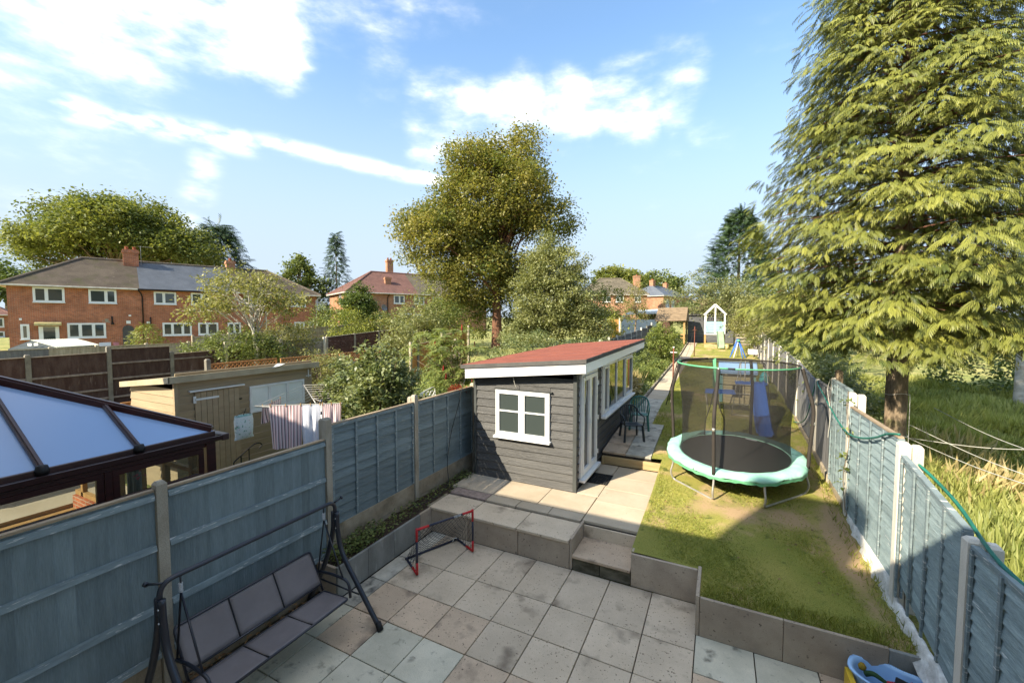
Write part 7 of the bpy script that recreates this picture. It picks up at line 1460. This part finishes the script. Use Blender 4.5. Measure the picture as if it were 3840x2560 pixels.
for (x, y, z, ell, m, lb, sz, n_) in [(3.6, 26, 1.5, [((0, 0, 2.4), (2.0, 2.6, 1.9)), ((-.9, 3.5, 2.2), (1.8, 2.4, 1.6)), ((.6, -3.2, 2.2), (2.0, 2.6, 1.7))], L_olive, 'tall mixed hedge behind the grey fence midway up the lawn', .11, 420),
                                    (3.3, 19.5, 1.2, [((-.4, 0, 1.6), (.9, 2.4, 1.2)), ((-.4, -2.8, 1.3), (.8, 1.8, 1.0))], L_mid, 'leafy bramble bank spilling over the grey fence', .09, 340),
                                    (3.1, 13.6, 1.0, [((-.4, 0, 1.05), (.6, 1.6, .85)), ((-.4, -2.0, .7), (.6, 1.4, .7)), ((-.5, 1.6, 1.35), (.7, 1.3, .8))], L_shrub, 'dense ivy and bramble against the fence beneath the big conifer', .075, 430)]:
    shrub('hedge_bush', lb, (x, y, z), ell, n_, 44, .24, sz, m, cat='hedge', stems=8)
shrub('hedge_bush', 'broad far hedge behind the apple trees at the right', (9, 34, 2), [((0, 0, 2.5), (5, 3, 2.5)), ((7, 2, 2.5), (5, 3, 2.6)), ((-3.5, 4, 3), (3, 3, 2.5))], 420, 40, .5, .2, L_mid, cat='hedge')
shrub('hedge_bush', 'sunlit far hedge closing the wild plot on the right', (13, 20, 1.2), [((0, 0, 1.2), (5, 2, 1.2)), ((8, 2, 1.3), (5, 2, 1.5)), ((-4, 1, 1), (3, 1.6, 1.1))], 380, 40, .42, .14, L_hedge, cat='hedge')

# the great conifer on the right
CB = Vector((3.02, 10.35, .55)); CH = 13.2
lc = thing('leylandii_tree', 'huge yellow green leylandii conifer with bare trunk at the right', 'tree', CB)
tk = MB(); rings_ = spline([CB-Vector((0, 0, .3)), CB+Vector((0, 0, .3)), CB+Vector((.01, 0, 1.3)), CB+Vector((.02, 0, 2.8)), CB+Vector((0, 0, 6)), CB+Vector((0, 0, CH-.6))], 6)
prf = [.25, .19, .165, .155, .11, .02]; m_ = len(rings_); nk = 20
for i, p in enumerate(rings_):
    r = float(np.interp(i/(m_-1)*5, range(6), prf))
    for k in range(nk): a = 2*math.pi*k/nk; rr = r*(1+.06*math.sin(a*5+i*.7)+.04*math.sin(a*9+i*1.9)); tk.v.append((p.x+rr*math.cos(a), p.y+rr*math.sin(a), p.z))
for i in range(m_-1):
    for k in range(nk): tk.f.append((i*nk+k, i*nk+(k+1) % nk, (i+1)*nk+(k+1) % nk, (i+1)*nk+k))
obj('trunk', tk, bark, lc, True)
def Rr(z):      # crown radius at height above the base
    return float(np.interp(z, [2.0, 2.5, 3.4, 4.6, 6, 7.5, 9, 10.5, 12, 13.2], [1.2, 1.9, 2.25, 2.42, 2.3, 1.95, 1.6, 1.2, .7, .1]))
pos, X, Z, br, att, sz_ = [], [], [], MB(), [], []
nbz = 560
for i in range(nbz):
    z = 3.0+(CH-3.1)*((i+rng.random())/nbz)**1.12; az = i*2.39996+rng.normal(0, .15); L_ = Rr(z)*rng.uniform(.80, 1.12)*(1+.10*math.sin(az*3+z)); d = Vector((math.cos(az), math.sin(az), 0)); sd_ = Vector((-d.y, d.x, 0))
    up_ = rng.uniform(.05, .22); tip = []
    def P_(t): return CB+Vector((0, 0, z))+d*(L_*t)+Vector((0, 0, L_*(up_*t-.20*t*t*t)))
    if i % 2 == 0: br.tube([P_(t) for t in (0, .3, .6, .85)], .022, 5, .006, caps=False)
    c0_ = rng.normal(0, .12); nc = int(5+6*L_/2.4)
    for j in range(nc):
        t = .30+.70*((j+rng.random())/nc)**.8; s_ = (j % 2)*2-1; lat = rng.uniform(.02, .40)*L_*(1.12-t)*s_; c = P_(t)+sd_*lat+Vector((0, 0, -abs(lat)*.22+rng.normal(0, .05)))
        axis = (d+sd_*s_*rng.uniform(.0, .7)*(1.2-t)).normalized(); ax2 = Vector((-axis.y, axis.x, 0)); cc = c0_+rng.normal(0, .13); csz = rng.uniform(.8, 1.2)
        for k in range(7):
            u = (k-3)/3.; w_ = axis*(1-.35*abs(u))+ax2*u*.75; o_ = c+axis*(.10*rng.random()*csz)+ax2*(u*.17*csz)+Vector((0, 0, -.07*abs(u)+rng.normal(0, .02)))
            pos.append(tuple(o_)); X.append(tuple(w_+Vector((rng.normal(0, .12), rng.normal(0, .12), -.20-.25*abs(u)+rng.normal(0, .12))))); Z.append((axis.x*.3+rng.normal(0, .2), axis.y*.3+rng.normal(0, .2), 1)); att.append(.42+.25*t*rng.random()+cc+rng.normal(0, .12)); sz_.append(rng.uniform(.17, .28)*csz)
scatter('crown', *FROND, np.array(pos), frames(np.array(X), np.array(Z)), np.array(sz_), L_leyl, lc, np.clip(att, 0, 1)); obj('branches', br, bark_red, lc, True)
# second pale trunk at the frame edge
p = T(3825, 1390, 13); sc = thing('pale_trunk_tree', 'pale tree trunk just showing at the right picture edge', 'tree', (p.x, p.y, .8)); obj('trunk', MB().tube(spline([(p.x, p.y, .4), (p.x+.03, p.y, 2), (p.x+.0, p.y, 4.2)], 4), .16, 10, .11), bark_pale, sc, True); leaves('crown', crown_pts([((p.x+.6, p.y, 5.0), (1.5, 1.5, 1.3))], 90), .3, 40, .12, L_mid, sc)

# wild grass of the plot on the right
n = 170000; xx = 2.5+22*rng.random(n)**1.5; yy = -1+24*rng.random(n)**.85
ok = ~((xx < 2.3) & (yy < 2)); xx, yy = xx[ok], yy[ok]; n = len(xx); gx_ = np.array(sorted(set([2.05, 3, 4, 5, 6, 8, 10, 13, 17, 22, 26]))); gy_ = np.arange(-2, 25, 1.0)
tg_ = np.array([[tz(a, b) for b in gy_] for a in gx_]); ix = np.clip(np.searchsorted(gx_, xx)-1, 0, len(gx_)-2); fx = (xx-gx_[ix])/(gx_[ix+1]-gx_[ix]); iy = np.clip((yy+2).astype(int), 0, len(gy_)-2); fy = yy+2-iy
zz = (tg_[ix, iy]*(1-fx)+tg_[ix+1, iy]*fx)*(1-fy)+(tg_[ix, iy+1]*(1-fx)+tg_[ix+1, iy+1]*fx)*fy
cl_n = np.sin(xx*1.7+np.sin(yy*1.3)*2)*np.sin(yy*1.1+xx*.6); hgt = .20+.16*(cl_n+1)+.10*rng.random(n)
ldir = np.stack([np.cos(cl_n*2+xx), np.sin(cl_n*3+yy*.7), np.zeros(n)], 1)*.55+rng.normal(0, .35, (n, 3)); ldir[:, 2] = 1
BL4 = ([(0, -.028, 0), (0, .028, 0), (.5, .022, .05), (.5, -.022, .05), (1, 0, .26)], [(0, 1, 2, 3)]); BLf = [(0, 1, 2, 3), (3, 2, 4, 4)]
scatter('wild_grass', [(0, -.018, 0), (0, .018, 0), (.55, .014, .06), (1, 0, .28)], [(0, 1, 2, 3)], np.stack([xx, yy, zz-.02], 1), frames(ldir, rdir(n)+ldir[:, [1, 0, 2]]*.2), hgt*1.15, L_wild, None, np.clip(.45+.25*np.sin(xx*.9+2)*np.cos(yy*.8)+rng.normal(0, .22, n), 0, 1), 'stuff')
n = 5200; c_ = rng.integers(0, 26, n); ccx = rng.uniform(4.5, 14, 26); ccy = rng.uniform(2, 14, 26); xx = rng.normal(ccx[c_], .45); yy = rng.normal(ccy[c_], .5); ok = xx > 2.2; xx, yy = xx[ok], yy[ok]; n = len(xx)
X = rdir(n)*.4; X[:, 2] = 1; X[:, 0] += .2
scatter('seed_grass', [(0, -.004, 0), (0, .004, 0), (.6, .006, .05), (1, 0, .22)], [(0, 1, 2, 3)], np.stack([xx, yy, np.full(n, .5)+.02*yy], 1), frames(X, rdir(n)), rng.uniform(.35, .75, n), L_straw, None, None, 'stuff')
n = 9000; xx = rng.uniform(2.15, 2.9, n); yy = rng.uniform(7, 15, n)
leafy = scatter('ground_ivy', *LEAF, np.stack([xx, yy, .55+.05*yy+.45*rng.random(n)*(1-(xx-2.1)/1.0)], 1), frames(rdir(n), rdir(n)*.7+np.array([0, 0, 1.])), rng.uniform(.05, .11, n), L_shrub, None, None, 'stuff')
# rough grass of the gardens on the left, the far lawn and border
n = 36000; xx = rng.uniform(-12.4, -5.5, n); yy = rng.uniform(3.5, 20, n); zz = np.array([0.]*n); gx_ = np.arange(-13, -4.4, .75); gy_ = np.arange(3, 21.1, 1.0); tg_ = np.array([[tz(a, b) for b in gy_] for a in gx_])
ix = np.clip(((xx+13)/.75).astype(int), 0, len(gx_)-2); iy = np.clip((yy-3).astype(int), 0, len(gy_)-2); zz = tg_[ix, iy]
X = rdir(n)*.5; X[:, 2] = 1; scatter('neighbour_grass', [(0, -.06, 0), (0, .06, 0), (1, 0, .1)], [(0, 1, 2)], np.stack([xx, yy, zz], 1), frames(X, rdir(n)), rng.uniform(.05, .16, n), L_wild, None, None, 'stuff')
n = 14000; xx = rng.uniform(-5.2, -2.5, n); yy = rng.uniform(14, 38, n); X = rdir(n)*.8; X[:, 2] = abs(X[:, 2])
scatter('border_groundcover', *LEAF, np.stack([xx, yy, np.interp(yy, PY, PZ)+.02+.16*rng.random(n)], 1), frames(X, rdir(n)*.6+np.array([0, 0, 1.])), rng.uniform(.07, .15, n), L_mid, None, None, 'stuff')
# fallen leaves on the lawn
n = 2600; xx = np.concatenate([rng.uniform(-1.05, 1.9, 90), rng.normal(.5, .8, n-90)]); yy = np.concatenate([rng.uniform(6.4, 11, 90), rng.normal(8.3, .8, n-90)]); ok = (xx > -1.05) & (xx < 1.95) & (yy > 6.4); xx, yy = xx[ok], yy[ok]; n = len(xx); X = rdir(n); X[:, 2] *= .2
scatter('fallen_leaves', *LEAF, np.stack([xx, yy, np.interp(yy, PY, PZ)+.02], 1), frames(X, rdir(n)*.3+np.array([0, 0, 1.])), np.where(np.arange(n) < 70, rng.uniform(.03, .06, n), rng.uniform(.008, .02, n)), MATS['dry_leaves_brown'], None, None, 'stuff')
# climber on the right fence posts
cr = thing('bindweed', 'thin leafy bindweed climbing the third cream post', 'climber', (1.93, 8.6, .8)); obj('stem', MB().tube(spline([(1.93, 8.55, .8), (1.90, 8.62, 1.4), (1.93, 8.5, 2.0), (1.92, 8.66, 2.5), (1.95, 8.75, 2.8)], 5), .006, 5), L_mid and bark, cr)
leaves('leaves', [(1.92, 8.6, 1.5), (1.92, 8.62, 1.75), (1.92, 8.7, 2.65), (1.92, 8.55, 2.2), (1.92, 8.6, 1.3)], .10, 7, .10, L_brt, cr)
# tie cords from the trunk to the fence and across the plot
tc_ = thing('tie_cord', 'white cords tied round the conifer trunk and stretched over the wild grass', 'cord', (3.02, 10.35, 1.9))
def ringc(z, r=.195): return [(CB.x+.01+r*math.cos(2*math.pi*k/18), CB.y+r*math.sin(2*math.pi*k/18), z+.02*math.sin(k)) for k in range(18)]
a0 = Vector((3.2, 10.25, 1.78)); ends = [T(3840, 1662, 6.0), T(3840, 1752, 5.4), T(3840, 1785, 5.0), T(3840, 1655, 5.2)]; starts = [a0, a0+Vector((0, 0, .26)), a0, a0+Vector((.9, 1.6, .35))]
cm = MB().tube(ringc(1.80), .008, 5, closed=True).tube(ringc(2.60), .005, 5, closed=True).tube([(3.19, 10.2, 2.6), (3.20, 10.2, 1.2)], .005, 4)
for s_, e in zip(starts, ends): e2 = s_+(e-s_)*1.6; mid = s_.lerp(e2, .5)-Vector((0, 0, .10)); cm.tube(spline([s_, mid, e2], 8), .006, 5)
obj('cords', cm, cord_m, tc_, True)
for _o in (tubt, yt, tt, tg, tl, tlf): _o.location.y += .10
tc2 = thing('fence_string', 'loose pale string tied from the grey post top to the fence', 'string', (1.95, 10.1, 2.5)); obj('string', MB().tube(spline([(1.94, 10.0, 2.84), (1.93, 10.12, 2.6), (1.94, 9.9, 2.2), (1.93, 9.95, 1.7)], 5), .005, 4), cord_m, tc2)
